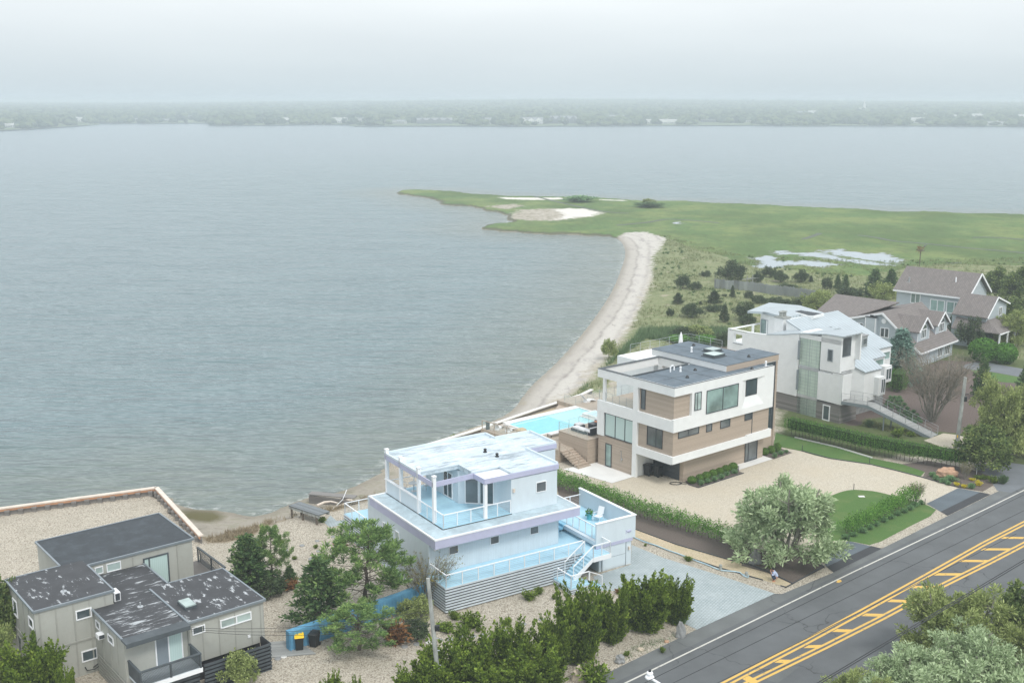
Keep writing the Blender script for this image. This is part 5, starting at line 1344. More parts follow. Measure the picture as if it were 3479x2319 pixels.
m.box((.28, 17.2, 2.15), (8., 17.55, 7.3)).build('long_wall', 'white_paint', W)
MB().box((.28, 6.3, 2.2), (8.4, 17.2, 7.3)).build('body', 'white_paint', W)
MB().box((-.2, 15.0, 7.2), (-.12, 16.6, 7.28)).build('sill', 'grey_metal', W)
m = MB().box((-.14, 17.3, 8.8), (8., 17.57, 8.95)).box((4.6, 17.3, 7.3), (4.9, 17.5, 8.8)).box((-.14, 11.2, 9.0), (.3, 17.57, 8.98)); m.build('parapet_beam', 'white_paint', W)
MB().box((.05, 3.25, -.3), (.35, 6.1, 9.62)).build('glazed_strip', 'grid_glass', W)
MB().box((.02, 3.2, 2.15), (.3, 6.15, 2.5)).box((.02, 3.2, 5.75), (.3, 6.15, 6.2)).build('strip_band', 'steel', W)
m = MB().box((0, -.38, 2.38), (.25, 3.2, 5.9)).box((0, -.38, 5.86), (1.85, 1.1, 6.14)).box((.25, .9, 2.38), (3.6, 3.2, 6.)).build('entry_box', 'white_paint', W)
MB().box((-.02, -.4, 6.142), (1.88, 1.1, 6.2)).build('canopy_top', 'stone', W)
window(W, 'v-', .9, .5, 2.9, 1.5, 5.3, 'glass_pale', 'white_trim', .06, name='entry_door')
m = MB(); m.box((0, .15, 6.15), (.3, 3.0, 10.62)).box((.3, .64, 9.), (3.48, 2.6, 10.58)).box((.3, .6, 6.15), (3.7, 6.2, 8.)).box((.3, .62, 8.), (3.5, 6.2, 10.3)).box((3.48, -.1, 7.4), (3.74, 3, 10.55)).box((0, .15, 9.62), (.3, 6.2, 10.2)); m.box((.3, 6.2, 7.3), (3.7, 11, 8.9)).build('tower', 'white_paint', W)
window(W, 'v-', .62, .25, 7.95, 2.6, 10.3, 'glass_grey', 'grey_metal', .07, mull=(.9,))
window(W, 'u-', 0, 1.97, 7.42, 1.24, 8.89, 'glass_dark', 'grey_metal', .1)
m = MB(); m.box((-.4, 5.95, 6.9), (-.1, 6.1, 9.3)).box((-.4, 5.95, 3.1), (-.1, 6.1, 5.6)); m.build('side_fin', 'grey_metal', W)
dr = window(W, 'u-', .04, 2.25, .0, 1.2, 1.95, 'glass_dark', 'white_trim', .12, name='side_door')
# curved metal roofs
m = MB(); cs = [(-.12, 10.78), (2.24, 10.72), (4.2, 10.45), (6.2, 10.18), (8.6, 9.66), (11.2, 9.25)]
for (va, za_), (vb, zb2) in zip(cs, cs[1:]):
    ua = 3.78 if va < 3 else (5.5 if va < 6 else 6.5); slab(m, [(-.16, va, za_), (ua, va, za_), (ua, vb, zb2), (-.16, vb, zb2)], .12)
m.build('curved_roof', 'seam_roof', W)
m = MB(); slab(m, [(4.7, 18.4, 10.62), (12.1, 20.7, 10.62), (12.8, 16., 10.8), (5.0, 15.5, 10.86)], .3); slab(m, [(5.0, 15.5, 10.86), (12.8, 16., 10.8), (13.1, 12.2, 10.3), (9.0, 12.4, 10.6), (5.2, 12.6, 10.6)], .3); m.build('rear_roof', 'seam_roof', W)
MB().prism([(5.4, 11.9), (8.3, 10.5), (10.8, 10.8), (12.6, 12.5), (11.8, 17.2), (6., 17.2)], 7.2, 10.3).build('penthouse', 'white_paint', W)
m = MB().prism([(8.0, 11.4), (8.3, 10.4), (10.95, 10.7), (10.4, 16.2), (9.6, 16.2)], 10.3, 10.66); m.build('penthouse_parapet', 'white_paint', W); MB().prism([(8.25, 11.3), (8.5, 10.65), (10.7, 10.9), (10.2, 16.), (9.75, 16.)], 10.662, 10.69).build('flat_roof', 'black_roof', W)
c_ = MB().box((3.7, 11.9), (5.4, 13.3)) if False else MB().box((3.9, 11.8, 7.3), (5.3, 13.2, 10.6)).build('chimney', 'white_paint', W)
MB().box((3.8, 11.7, 10.6), (5.4, 13.3, 10.75)).lathe([(.28, 0), (.28, .6), (.4, .62), (.4, .7)], (4.3, 12.5, 10.75), 10).lathe([(.28, 0), (.28, .6), (.4, .62), (.4, .7)], (4.9, 12.5, 10.75), 10).build('chimney_pots', 'pole_wood', c_)
window(W, 'u-', 5.9, 15.8, 7.45, 17.0, 9.6, 'glass_teal', 'grey_metal', .07, mull=(16.3,), name='terrace_door')
window(W, 'v-', 10.78, 9.3, 8.8, 9.6, 9.6, 'glass_dark', 'grey_metal', .04); MB().box((5.6, 11.3, 7.6), (5.9, 11.7, 9.9)).build('slot_window', 'glass_dark', W)
# stepped shed roofs to the right
def zr(v): return 5.6+.6*v if v < 3 else 7.4+.38*(v-3)
lanes = [(3.7, 8.75, .0), (8.75, 11.7, 1.5), (11.7, 14.8, 2.65)]
m = MB(); wl = MB()
for u0, u1, v0 in lanes:
    uu = u0
    for va, vb in ((v0, max(3, v0)), (max(3, v0), 7.5), (7.5, 11.3)):
        if vb > va:
            if u0 == 3.7 and va == 0: slab(m, [(5.1, va, zr(va)), (u1, va, zr(va)), (u1, vb, zr(vb)), (3.7, vb, zr(vb)), (3.7, 2.0, zr(2.))], .1)
            else: slab(m, [(u0, va, zr(va)), (u1, va, zr(va)), (u1, vb, zr(vb)), (u0, vb, zr(vb))], .1)
    if u0 == 3.7: wl.prism([(5.25, .2), (8.7, .2), (8.7, 3.), (3.75, 3.), (3.75, 2.1)], 1.7, [zr(.2)-.11, zr(.2)-.11, zr(3)-.11, zr(3)-.11, zr(2.1)-.11])
    else: wl.prism([(u0+.02, v0+.2), (u1-.05, v0+.2), (u1-.05, 3.6), (u0+.02, 3.6)], 1.7+(u0-8)*.25, [zr(v0+.2)-.11, zr(v0+.2)-.11, zr(3.6)-.13, zr(3.6)-.13])
wl.prism([(3.75, 3.6), (14.7, 3.6), (14.7, 11.2), (3.75, 11.2)], 1.7, [zr(3.6)-.13, zr(3.6)-.13, zr(11.2)-.14, zr(11.2)-.14])
m.build('shed_roof', 'seam_roof', W); wl.build('right_wing', 'white_paint', W)
dm = MB().box((7.6, 3.4, 7.2), (10.2, 6.2, 9.0)).build('roof_dormer', 'steel', W); MB().box((7.5, 3.3, 9.002), (10.3, 6.3, 9.1)).build('dormer_top', 'stone', dm)
window(W, 'v-', 3.4, 9.2, 7.9, 10.0, 8.7, 'glass_grey', 'steel', .06)
by = MB().box((7.4, -.45, 2.3), (8.9, .25, 4.6)).build('bay', 'white_paint', W); window(W, 'v-', -.45, 7.9, 2.55, 8.8, 4.4, 'glass_dark', 'white_trim', .08, mull=(8.35,))
by = MB().box((10.6, .9, 3.2), (12.2, 1.8, 5.3)).build('bay', 'white_paint', W); window(W, 'v-', .9, 10.9, 3.5, 12.1, 5.0, 'glass_dark', 'white_trim', .08, mull=(11.5,))
window(W, 'v-', 1.7, 9.6, 5.35, 11.4, 6.2, 'glass_teal', 'white_trim', .05); window(W, 'v-', 2.85, 12.4, 5.5, 14.5, 6.5, 'glass_teal', 'white_trim', .05)
# ramp
rm = MB(); cl, cr2 = [(-.1, -.4, 2.9), (.75, -3.45, 2.9), (3.5, -10.3, .05)], [(1.7, -.4, 2.9), (2.5, -3.3, 2.9), (5.2, -10.1, .05)]
for i in range(2): slab(rm, [cl[i], cr2[i], cr2[i+1], cl[i+1]] if False else [cl[i+1], cr2[i+1], cr2[i], cl[i]], .1)
rp = rm.build('ramp', 'ramp_planks', W)
m = MB()
for L_ in (cl, cr2):
    for a, b in zip(L_, L_[1:]): m.bar((a[0], a[1], a[2]-.18), (b[0], b[1], b[2]-.18), .08, .36)
m.bar((1.6, -5.2, 1.8), (1.6, -5.2, -.3), .12).bar((3.2, -5.2, 1.8), (3.2, -5.2, -.3), .12).build('ramp_beam', 'grey_metal', rp)
railing(W, cl, 1., post=.04, mat='steel', cables=2, step=1.5, top=.05, name='ramp_railing'); railing(W, cr2[0:], 1., post=.04, mat='steel', cables=2, step=1.5, top=.05, name='ramp_railing')

# ================================================================== grey shingled houses behind
o_ = G('i', 1175, 890, 3); o_.z = 0
N = empty('gabled_house', o_, math.radians(46), 'low grey clapboard house with brown shingle roof and two arched dormers', 'house')
def gable_roof(par, pts_eave_ridge, mat='shingle_roof', th=.14, name='roof'):
    m = MB()
    for q in pts_eave_ridge: slab(m, q, th)
    return m.build(name, mat, par)
R_, Ee = (3.1, 7.6), (-3.1, 2.45)
MB().extr([(-4.6, -2.4, -.5), (-4.6, 8.2, -.5), (-4.6, 8.2, 6.0), (-4.6, 3.1, 7.4), (-4.6, -2.4, 2.9)], (12.6, 0, 0)).build('wall', 'grey_clapboard', N)
gable_roof(N, [[(-4.9, Ee[0], Ee[1]), (8.3, Ee[0], Ee[1]), (8.3, R_[0], R_[1]), (-4.9, R_[0], R_[1])], [(-4.9, R_[0], R_[1]), (8.3, R_[0], R_[1]), (8.3, 8.6, 6.1), (-4.9, 8.6, 6.1)]])
MB().bar((-4.95, Ee[0], Ee[1]-.1), (-4.95, R_[0], R_[1]-.1), .1, .28).bar((-4.95, R_[0], R_[1]-.1), (-4.95, 8.6, 6.02), .1, .28).box((-4.9, -3.16, 2.2), (8.3, -3.08, 2.45)).build('rake_board', 'white_trim', N)
MB().box((-4.6, 8.2, -.5), (7., 13.8, 6.1)).build('rear_wall', 'grey_clapboard', N)
gable_roof(N, [[(-4.9, 14.1, 6.3), (-4.9, 8.3, 6.2), (1.6, 3.6, 8.3), (1.6, 14.1, 8.35)], [(1.6, 3.6, 8.3), (7.5, 8, 6.3), (7.5, 14.1, 6.3), (1.6, 14.1, 8.35)]], name='wing_roof')
for u0, u1, vf, zp, pk in ((-3.5, 1.1, -1.7, 7.1, 3.5), (3.2, 7.7, -1.5, 7.0, 3.6)):
    uc = (u0+u1)/2; ze = 5.25
    dd = MB().extr([(u0+.3, vf, pk-.4), (u1-.3, vf, pk-.4), (u1-.3, vf, ze), (uc, vf, zp-.15), (u0+.3, vf, ze)], (0, 5, 0)).build('dormer', 'grey_clapboard', N)
    gable_roof(N, [[(u0, vf-.4, ze-.1), (uc, vf-.4, zp), (uc, vf+4.8, zp), (u0, vf+2.2, ze-.1)], [(uc, vf-.4, zp), (u1, vf-.4, ze-.1), (u1, vf+2.2, ze-.1), (uc, vf+4.8, zp)]], name='dormer_roof')
    MB().bar((u0, vf-.45, ze-.16), (uc, vf-.45, zp-.06), .08, .24).bar((uc, vf-.45, zp-.06), (u1, vf-.45, ze-.16), .08, .24).box((u0+.28, vf-.03, pk-.3), (u0+.4, vf+.0, ze)).box((u1-.4, vf-.03, pk-.3), (u1-.28, vf, ze)).build('dormer_trim', 'white_trim', dd)
    window(N, 'v-', vf, uc-.85, 3.9, uc+.85, 5.3, 'glass_dark', 'white_trim', .1, mull=(uc-.28, uc+.28))
    ar = [(uc+.85*math.cos(t_), vf-.03, 5.35+.62*math.sin(t_)) for t_ in [math.pi*i/12 for i in range(13)]]
    MB().extr([(uc+.98*math.cos(t_), vf-.05, 5.3+.78*math.sin(t_)) for t_ in [math.pi*i/12 for i in range(13)]], (0, .04, 0)).build('arch_frame', 'white_trim', dd); MB().extr([(p[0], vf-.075, p[2]) for p in ar], (0, .03, 0)).build('arched_pane', 'glass_dark', dd)
window(N, 'u-', -4.6, 8.0, 4.5, 6.1, 5.6, 'glass_grey', 'white_trim', .1, mull=(6.7, 7.4)); window(N, 'u-', -4.6, 3.4, 3.9, 2.0, 5.4, 'glass_dark', 'white_trim', .12, mull=(2.7,))
ch = MB().box((-5.3, 3.9, -.5), (-4.6, 5.5, 6.75)).build('chimney', 'grey_clapboard', N); MB().box((-5.36, 3.84, 6.75), (-4.55, 5.56, 6.86)).box((-5.1, 4.4, 6.86), (-4.8, 4.9, 7.1)).build('chimney_cap', 'black_plastic', ch)
MB().box((-5.34, 3.86, 0), (-5.26, 3.98, 6.7)).box((-5.34, 5.42, 0), (-5.26, 5.54, 6.7)).build('corner_board', 'white_trim', ch)
MB().extr([(-4.72, 4.0+.38*math.cos(i*.52), 6.2+.38*math.sin(i*.52)) for i in range(12)] and [(-4.7, 2.9+.38*math.cos(i*.5236), 6.35+.38*math.sin(i*.5236)) for i in range(12)], (.08, 0, 0)).build('round_vent', 'white_trim', N)
window(N, 'v-', -2.4, 2.6, .5, 4.4, 2.0, 'glass_grey', 'white_trim', .1, mull=(3.2, 3.8)); window(N, 'v-', -2.4, 5., .4, 7., 2.1, 'glass_grey', 'white_trim', .1, mull=(5.6, 6.3))
N1 = empty('two_storey_house', N.location, math.radians(46), 'two storey grey clapboard house with steep brown roof at the marsh edge', 'house')
MB().extr([(20.8, 1.2, -.5), (29.2, 1.2, -.5), (29.2, 1.2, 7.0), (25., 1.2, 10.1), (20.8, 1.2, 7.0)], (0, 11.8, 0)).build('wall', 'grey_clapboard', N1)
gable_roof(N1, [[(20.35, .6, 6.95), (25., .6, 10.45), (25., 13.5, 10.45), (20.35, 13.5, 6.95)], [(25., .6, 10.45), (29.65, .6, 6.95), (29.65, 13.5, 6.95), (25., 13.5, 10.45)]])
MB().bar((20.35, .55, 6.85), (25, .55, 10.35), .08, .3).bar((25, .55, 10.35), (29.65, .55, 6.85), .08, .3).box((20.3, .55, 6.62), (20.4, 13.5, 6.9)).build('eave_board', 'white_trim', N1)
window(N1, 'u-', 20.8, 10.5, 4.9, 8.8, 6.6, 'glass_teal', 'white_trim', .12, mull=(9.65,)); window(N1, 'u-', 20.8, 7.1, 4.0, 4.6, 6.0, 'glass_teal', 'white_trim', .14, mull=(5.85,), name='sliding_door'); window(N1, 'u-', 20.8, 4.35, 4.0, 1.8, 6.0, 'glass_teal', 'white_trim', .14, mull=(3.05,), name='sliding_door')
MB().tube([(22.2, 11.6, 7.9), (22.2, 11.6, 9.)], .14, 8).box((21.9, 11.3, 7.9), (22.5, 11.9, 8.2)).build('flue', 'steel', N1); MB().tube([(23., 4., 8.8), (23., 4., 9.7)], .12, 8).build('roof_pipe', 'white_trim', N1)
MB().extr([(15.8, -4.2, -.5), (23.8, -4.2, -.5), (23.8, -4.2, 6.2), (19., -4.2, 7.7), (15.8, -4.2, 5.2)], (0, 5.4, 0)).build('side_wing', 'grey_clapboard', N1)
gable_roof(N1, [[(15.3, -4.6, 5.05), (19, -4.6, 7.95), (19, 1.1, 7.95), (15.3, 1.1, 5.05)], [(19, -4.6, 7.95), (24.2, -4.6, 6.3), (24.2, 1.1, 6.3), (19, 1.1, 7.95)]], name='side_wing_roof')
MB().bar((15.3, -4.62, 4.95), (19, -4.62, 7.85), .08, .24).bar((19, -4.62, 7.85), (24.2, -4.62, 6.2), .08, .24).build('rake_board', 'white_trim', N1)
window(N1, 'v-', -4.2, 20.6, 4.6, 21.9, 6., 'glass_grey', 'white_trim', .12, mull=(21.25,))
m = MB(); slab(m, [(14.6, -6.9, 3.), (21.5, -7.2, 3.), (20, -4.3, 4.5), (16.2, -4.3, 4.6)], .12); slab(m, [(14.6, -6.9, 3.), (16.2, -4.3, 4.6), (15.8, .5, 4.6), (14., .5, 3.)], .12); m.build('porch_roof', 'shingle_roof', N1)
each(N1, 'porch_post', 'white_trim', [((14.8, -6.9, -.3), (15., -6.7, 2.74)), ((17.8, -7., -.3), (18., -6.8, 2.74)), ((20.9, -7., -.3), (21.1, -6.8, 2.74))]); each(N1, 'porch_beam', 'white_trim', [((14.6, -7.05, 2.75), (21.4, -6.85, 2.95))])
MB().box((15.85, -4.28, 0), (21., -4.21, 2.7)).build('porch_opening', 'glass_dark', N1)

# ================================================================== olive flat roofed house
o_ = G('k', 545, 1125, 2.6); o_.z = 0
Lh = empty('panel_house', o_, math.radians(39), 'olive grey panelled house with stained black flat roofs at lower left', 'house')
big = [(0, 0), (5.15, 0), (5.2, 5.4), (13.15, 5.4), (13.2, 12.1), (3.75, 12.1), (3.75, 6.35), (0, 6.3)]
MB().prism(big, -.6, 5.42).build('wall', 'olive_wall', Lh)
rb = [(-.06, -.06), (5.22, -.06), (5.26, 5.34), (13.26, 5.34), (13.3, 12.2), (3.68, 12.2), (3.68, 6.42), (-.06, 6.38)]
rf = MB().prism([(-.06, -.06), (5.22, -.06), (5.26, 5.34), (5.26, 6.42), (-.06, 6.38)], 5.42, 5.52).build('roof', 'worn_black_roof_cross', Lh)
MB().prism([(5.262, 5.34), (13.26, 5.34), (13.3, 12.2), (3.68, 12.2), (3.68, 6.421), (5.262, 6.421)], 5.42, 5.515).build('big_roof', 'black_roof', Lh)
m = MB()
for a, b in zip(rb, rb[1:]+rb[:1]): m.bar((a[0], a[1], 5.47), (b[0], b[1], 5.47), .12, .16)
m.build('roof_trim', 'grey_metal', rf)
MB().box((3.77, -5.6, -.6), (7.95, 0, 4.4)).box((5.2, 0, -.6), (9.2, 5.35, 4.4)).build('middle_wall', 'olive_wall', Lh)
MB().box((7.96, -5.85, 1.45), (13.3, .6, 4.42)).build('right_wall', 'olive_wall', Lh)
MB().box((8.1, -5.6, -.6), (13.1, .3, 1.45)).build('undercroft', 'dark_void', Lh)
mr = MB().box((3.68, -5.62, 4.42), (7.9, -.001, 4.52)).box((5.28, .001, 4.42), (9.28, 5.33, 4.519)).build('middle_roof', 'worn_black_roof', Lh)
rr = MB().box((7.9, -5.95, 4.43), (13.42, .7, 4.58)).build('right_roof', 'worn_black_roof_cross', Lh)
m = MB()
for a, b in (((7.86, -6.), (13.46, -6.)), ((13.46, -6.), (13.46, .75)), ((13.46, .75), (9.3, .75)), ((9.3, .75), (9.3, 5.3)), ((3.68, -5.6), (3.68, -.02)), ((7.92, -5.9), (7.92, .6))): m.bar((a[0], a[1], 4.53), (b[0], b[1], 4.53), .12, .16)
m.build('roof_trim', 'grey_metal', rr)
m = MB().box((3.6, -6.5, 4.46), (7.85, -5.62, 4.6)).box((3.6, -6.55, 4.3), (7.85, -6.5, 4.6)); m.build('awning', 'charcoal', Lh)
sk = MB().box((8.45, -4.3, 4.58), (9.3, -2.95, 4.78)).build('skylight', 'charcoal', Lh); MB().box((8.5, -4.25, 4.78), (9.25, -3.0, 4.86)).build('skylight_pane', 'glass_pale', sk)
for (u, v, z) in ((2.5, 1.9, 5.52), (6.4, -1.6, 4.52)): MB().lathe([(.22, 0), (.2, .04), (.06, .06), (.06, .32)], (u, v, z), 10).build('roof_vent', 'steel', Lh)
bt = [((u, -.03, -.5), (u+.1, .0, 5.35)) for u in (.25, 1.3, 2.45, 3.5, 4.55)]
MB().box((-.06, -.06, 2.48), (5.2, .0, 2.6)).box((-.06, 0, 2.48), (0, 6.3, 2.6)).build('floor_beam', 'olive_batten', Lh)
bt += [((-.03, v, -.5), (0, v+.1, 5.35)) for v in (1.2, 2.5, 3.8, 5.2)]
bt += [((u, -5.88, 1.5), (u+.07, -5.85, 4.4)) for u in (8.9, 10.05, 11.2, 12.4, 13.1)]
bt += [((3.74, v, -.5), (3.77, v+.08, 4.4)) for v in (-1.5, -3., -4.4)]
bt += [((u, 5.36, 2.), (u+.08, 5.4, 5.3)) for u in (8.5, 11.9)]
each(Lh, 'batten', 'olive_batten', bt); each(Lh, 'eave_board', 'olive_batten', [((7.96, -5.9, 4.25), (13.35, -5.85, 4.42))])
window(Lh, 'v-', 0, 2.59, 4.05, 3.65, 4.75, 'glass_dark', 'white_trim', .08); window(Lh, 'v-', 0, 2.74, .95, 3.8, 1.75, 'glass_dark', 'white_trim', .08)
window(Lh, 'u-', 0, 1.35, 4.0, .35, 4.75, 'glass_dark', 'white_trim', .08); window(Lh, 'u-', 0, 5.0, 3.5, 4.0, 4.7, 'glass_dark', 'white_trim', .08); window(Lh, 'u-', 0, 4.6, .2, 3.6, 2.2, 'glass_dark', 'olive_batten', .08, name='side_door')
window(Lh, 'u-', 3.77, -.4, 3.4, -1.2, 3.95, 'glass_dark', 'white_trim', .06); window(Lh, 'u-', 3.77, -2.7, 3.3, -3.7, 3.85, 'glass_dark', 'white_trim', .06)
window(Lh, 'v-', -5.85, 8.2, 3.5, 9.1, 4.05, 'glass_dark', 'white_trim', .07); window(Lh, 'v-', -5.85, 10.17, 3.35, 12.44, 3.98, 'glass_pale', 'white_trim', .08, mull=(11.35,))
window(Lh, 'v-', 5.4, 5.75, 4.6, 6.35, 5.15, 'glass_pale', 'white_trim', .06); window(Lh, 'v-', 5.4, 6.6, 4.55, 7.65, 5.2, 'glass_pale', 'white_trim', .06)
window(Lh, 'v-', 5.4, 9.3, 2.5, 11.25, 4.9, 'glass_curtain', 'charcoal', .1, mull=(9.75,), name='sliding_door')
window(Lh, 'v-', -5.6, 5.75, 1.95, 7.6, 4.1, 'glass_curtain', 'white_trim', .08, mull=(6.65,), name='balcony_door')
dp = MB().box((5.82, -5.66, 2.02), (6.6, -5.64, 4.03)).build('screen_door', 'grey_metal', Lh)
each(Lh, 'downpipe', 'olive_batten', [((13.3, -5.85, 1.1), (13.38, -5.77, 4.4)), ((8.0, -5.93, 1.5), (8.08, -5.86, 4.4))])
MB().box((12.1, -5.93, 2.1), (12.28, -5.86, 2.3)).build('wall_box', 'white_trim', Lh)
# balcony with lattice
MB().box((3.95, -7.6, 1.82), (8., -5.62, 2.0)).build('balcony_floor', 'slat_paint', Lh)
MB().box((3.9, -7.66, 1.7), (8.05, -7.6, 2.0)).build('balcony_beam', 'white_trim', Lh)
m = MB(); lz0, lz1 = 2.05, 2.92
for k in range(-8, 38):
    a = 3.98+k*.11
    for sgn in (1, -1):
        x0, x1 = (a, a+.87) if sgn > 0 else (a+.87, a)
        t0, t1 = 0., 1.
        for lo, hi in ((4., 7.95),):
            dx = x1-x0; ta, tb_ = sorted(((lo-x0)/dx, (hi-x0)/dx)); t0 = max(t0, ta); t1 = min(t1, tb_)
        if t1-t0 > .05: m.bar((x0+(x1-x0)*t0, -7.58+sgn*.008, lz0+.87*t0), (x0+(x1-x0)*t1, -7.58+sgn*.008, lz0+.87*t1), .012, .035)
lt = m.build('lattice', 'charcoal', Lh)
m = MB()
for u in (3.98, 5.95, 7.95): m.box((u-.05, -7.65, 1.9), (u+.05, -7.55, 3.0))
m.box((3.9, -7.68, 2.95), (8.02, -7.5, 3.03)).box((3.9, -7.5, 2.95), (4.06, -5.6, 3.03)).box((7.88, -7.5, 2.95), (8.02, -5.9, 3.03)).box((3.93, -7.5, 2.02), (3.97, -5.62, 2.95)).box((7.95, -7.5, 2.02), (7.99, -5.9, 2.95)).build('balcony_railing', 'charcoal', Lh)
slat_wall(Lh, (3.7, -.4), (3.7, -5.6), -.3, 1.5, 7, 'olive_batten', inward=(1, 0), name='slat_skirt')
slat_wall(Lh, (8.3, -7.3), (13.1, -7.3), -.2, 1.95, 8, 'charcoal', name='slat_screen', inward=(0, 1)); slat_wall(Lh, (13.1, -7.3), (13.1, -5.9), -.2, 1.95, 8, 'charcoal', name='slat_screen', inward=(-1, 0)); slat_wall(Lh, (4.2, -7.2), (8.0, -7.2), -.6, 1.7, 8, 'charcoal', name='slat_screen', inward=(0, 1))
ac = MB().box((5.3, .2, 4.52), (5.75, 1.1, 5.15)).build('air_conditioner', 'white_trim', Lh, bevel=.03); MB().box((5.38, .165, 4.6), (5.68, .2, 5.08)).box((5.751, .25, 4.6), (5.765, 1.05, 5.08)).build('fan_grille', 'dark_metal', ac)
ac = MB().box((3.35, -1.95, 3.15), (3.77, -1.4, 3.5)).build('window_air_conditioner', 'white_trim', Lh, bevel=.02); MB().box((3.4, -1.965, 3.2), (3.75, -1.95, 3.45)).build('fan_grille', 'dark_metal', ac)
MB().tube([(2.9, -.06, .6), (3.0, -.16, .35), (3.5, -.2, .3), (4.0, -.16, .5), (3.9, -.1, .62), (3.4, -.16, .45)], .035, 6).build('drain_hose', 'black_plastic', Lh)
# far deck beside the big room
MB().box((13.3, 3.6, 1.9), (15.4, 9, 2.05)).box((13.3, 3.6, -.3), (15.3, 8.9, 1.9)).build('side_deck', 'grey_wood', Lh)
m = MB()
for k in range(22): m.bar((14.9, 4.+k*.2, 2.1), (14.9, 4.+k*.2+.9 if k < 18 else 8.4, 3.2), .015, .03).bar((14.9, 4.9+k*.2-.9 if k > 0 else 4, 3.2), (14.9, 4.9+k*.2 if k < 18 else 8.4, 2.1), .015, .03)
m.box((14.85, 3.7, 2.05), (14.95, 3.8, 3.3)).box((14.85, 6.1, 2.05), (14.95, 6.2, 3.3)).box((14.85, 8.6, 2.05), (14.95, 8.7, 3.3)).box((14.82, 3.6, 3.24), (14.98, 8.7, 3.32)).build('deck_lattice', 'charcoal', Lh)
# ------------------------------------------------------------------ shore works and fences
def bulkhead(pts, z, capw, capm, facem, name, label, cat='bulkhead', ribs=True, h=1.9, inner=None):
    e = empty(name, (pts[0].x, pts[0].y, 0), 0, label, cat)
    o = Vector((pts[0].x, pts[0].y, 0)); P = [p-o for p in pts]
    m = MB(); w_ = MB(); r_ = MB()
    for a, b in zip(P, P[1:]):
        a = Vector((a.x, a.y, z)); b = Vector((b.x, b.y, z)); m.bar(a, b, capw, .12); w_.bar(a-Vector((0, 0, h/2+.06)), b-Vector((0, 0, h/2+.06)), .14, h)
        if ribs:
            d = (b-a); n = int(d.length/1.15); nn = Vector((d.y, -d.x, 0)).normalized()*.16
            w2 = Vector((0, 0, .16))
            for i in range(n):
                q = a+d*((i+.5)/n)+nn; each(e, 'rib', 'grey_wood', [((q.x-.22, q.y-.16, z-.75), (q.x+.22, q.y+.16, z-.2))])
            m2 = MB().bar(a+nn*.7-Vector((0, 0, .18)), b+nn*.7-Vector((0, 0, .18)), .12, .2); m2.build('waler', 'new_wood', e)
    m.build('cap', capm, e); w_.build('sheeting', facem, e)
    return e
bulkhead([G('L', -160, 300, .7), G('L', 0, 275, .7), G('L', 1158, 120, .7), G('L', 1490, 478, .7)], .7, .42, 'pale_cap', 'grey_wood', 'bulkhead', 'timber bulkhead with pale cap round the gravel yard at lower left')
bulkhead([G('3', 560, 245, .5), G('3', 700, 193, .5), G('d', 0, 575, .5), G('d', 520, 397, .5), G('d', 1000, 232, .5), G('d', 1700, 5, .5), G('1', 905, 470, .5)], .55, .5, 'concrete', 'grey_wood', 'sea_wall', 'long low pale sea wall between the bay and the pool terrace', 'sea wall', False)
# terrace sand strip behind it
sheet('sand_strip', xy([G('3', 700, 205, .1), G('d', 0, 592, .1), G('d', 520, 412, .1), G('d', 1000, 247, .1), G('d', 1500, 80, .1), G('d', 1800, 0, .1), G('d', 2100, 60, .1), G('d', 1200, 420, .1), G('d', 300, 700, .1), G('3', 900, 240, .1)]), .05, 'sandy_path')
# broken jetty
a, b = G('m', 105, 995, 1.2), G('m', 640, 1225, .9); c_, d_ = G('m', 300, 925, 1.2), G('m', 860, 1160, .9)
J = empty('old_jetty', (a.x, a.y, 0), 0, 'short weathered grey plank jetty on posts over the tidal shore', 'jetty'); o_ = Vector((a.x, a.y, 0))
L_ = (b-a).length; ang = math.atan2((b-a).y, (b-a).x); J.rotation_euler = (0, 0, ang); wd = abs((c_-a).dot(Vector((-math.sin(ang), math.cos(ang), 0))))
MB().box((0, 0, .95), (L_, wd, 1.05)).build('planking', 'old_planks', J).rotation_euler = (0, 0, 0)
m = MB(); m.box((0, .02, .72), (L_, .14, .94)).box((0, wd-.14, .72), (L_, wd-.02, .94)).build('beam', 'pole_wood', J)
for x_, y_ in ((.3, .1), (.3, wd-.1), (L_*.45, .1), (L_*.45, wd-.1), (L_-.4, .1)): MB().tube([(x_, y_, -1.6), (x_, y_, .95)], .1, 7).build('pile', 'bark', J)
a, b, c2 = G('m', 475, 830, .1), G('m', 1060, 900, .1), G('m', 1290, 905, .1)
MB().bar((0, 0, -.5), b-a+Vector((0, 0, -.5)), .25, 1.0).bar(b-a+Vector((0, 0, -.6)), c2-a+Vector((0, 0, -.6)), .3, .9).bar((0, .4, .12), c2-a+Vector((0, .4, .12)), .9, .08).build('old_groyne', 'grey_wood', label='low weathered timber groyne lying at the water edge behind the old jetty', cat='groyne').location = (a.x, a.y, 0)
for pts, lab in (([(610, 1045), (740, 1000), (860, 1000), (1000, 1045)], 'bleached driftwood log between jetty and groyne'), ([(1060, 910), (1180, 960), (1250, 985)], 'slanting broken timber at the end of the groyne'), ([(820, 1120), (1000, 1070), (1110, 1040)], 'thin drift plank in the dry grass behind the jetty')):
    P4 = [G('m', *p, -.25) for p in pts]; c0 = P4[0]
    MB().tube([p-c0+Vector((0, 0, .1+.08*i)) for i, p in enumerate(P4)], [.13, .12, .1, .06][:len(P4)], 7).build('driftwood', 'pale_cap', label=lab, cat='driftwood').location = c0
p, q = G('m', 880, 1100, 0), at_y('m', 1140, 745, G('m', 880, 1100, 0).y+2.)
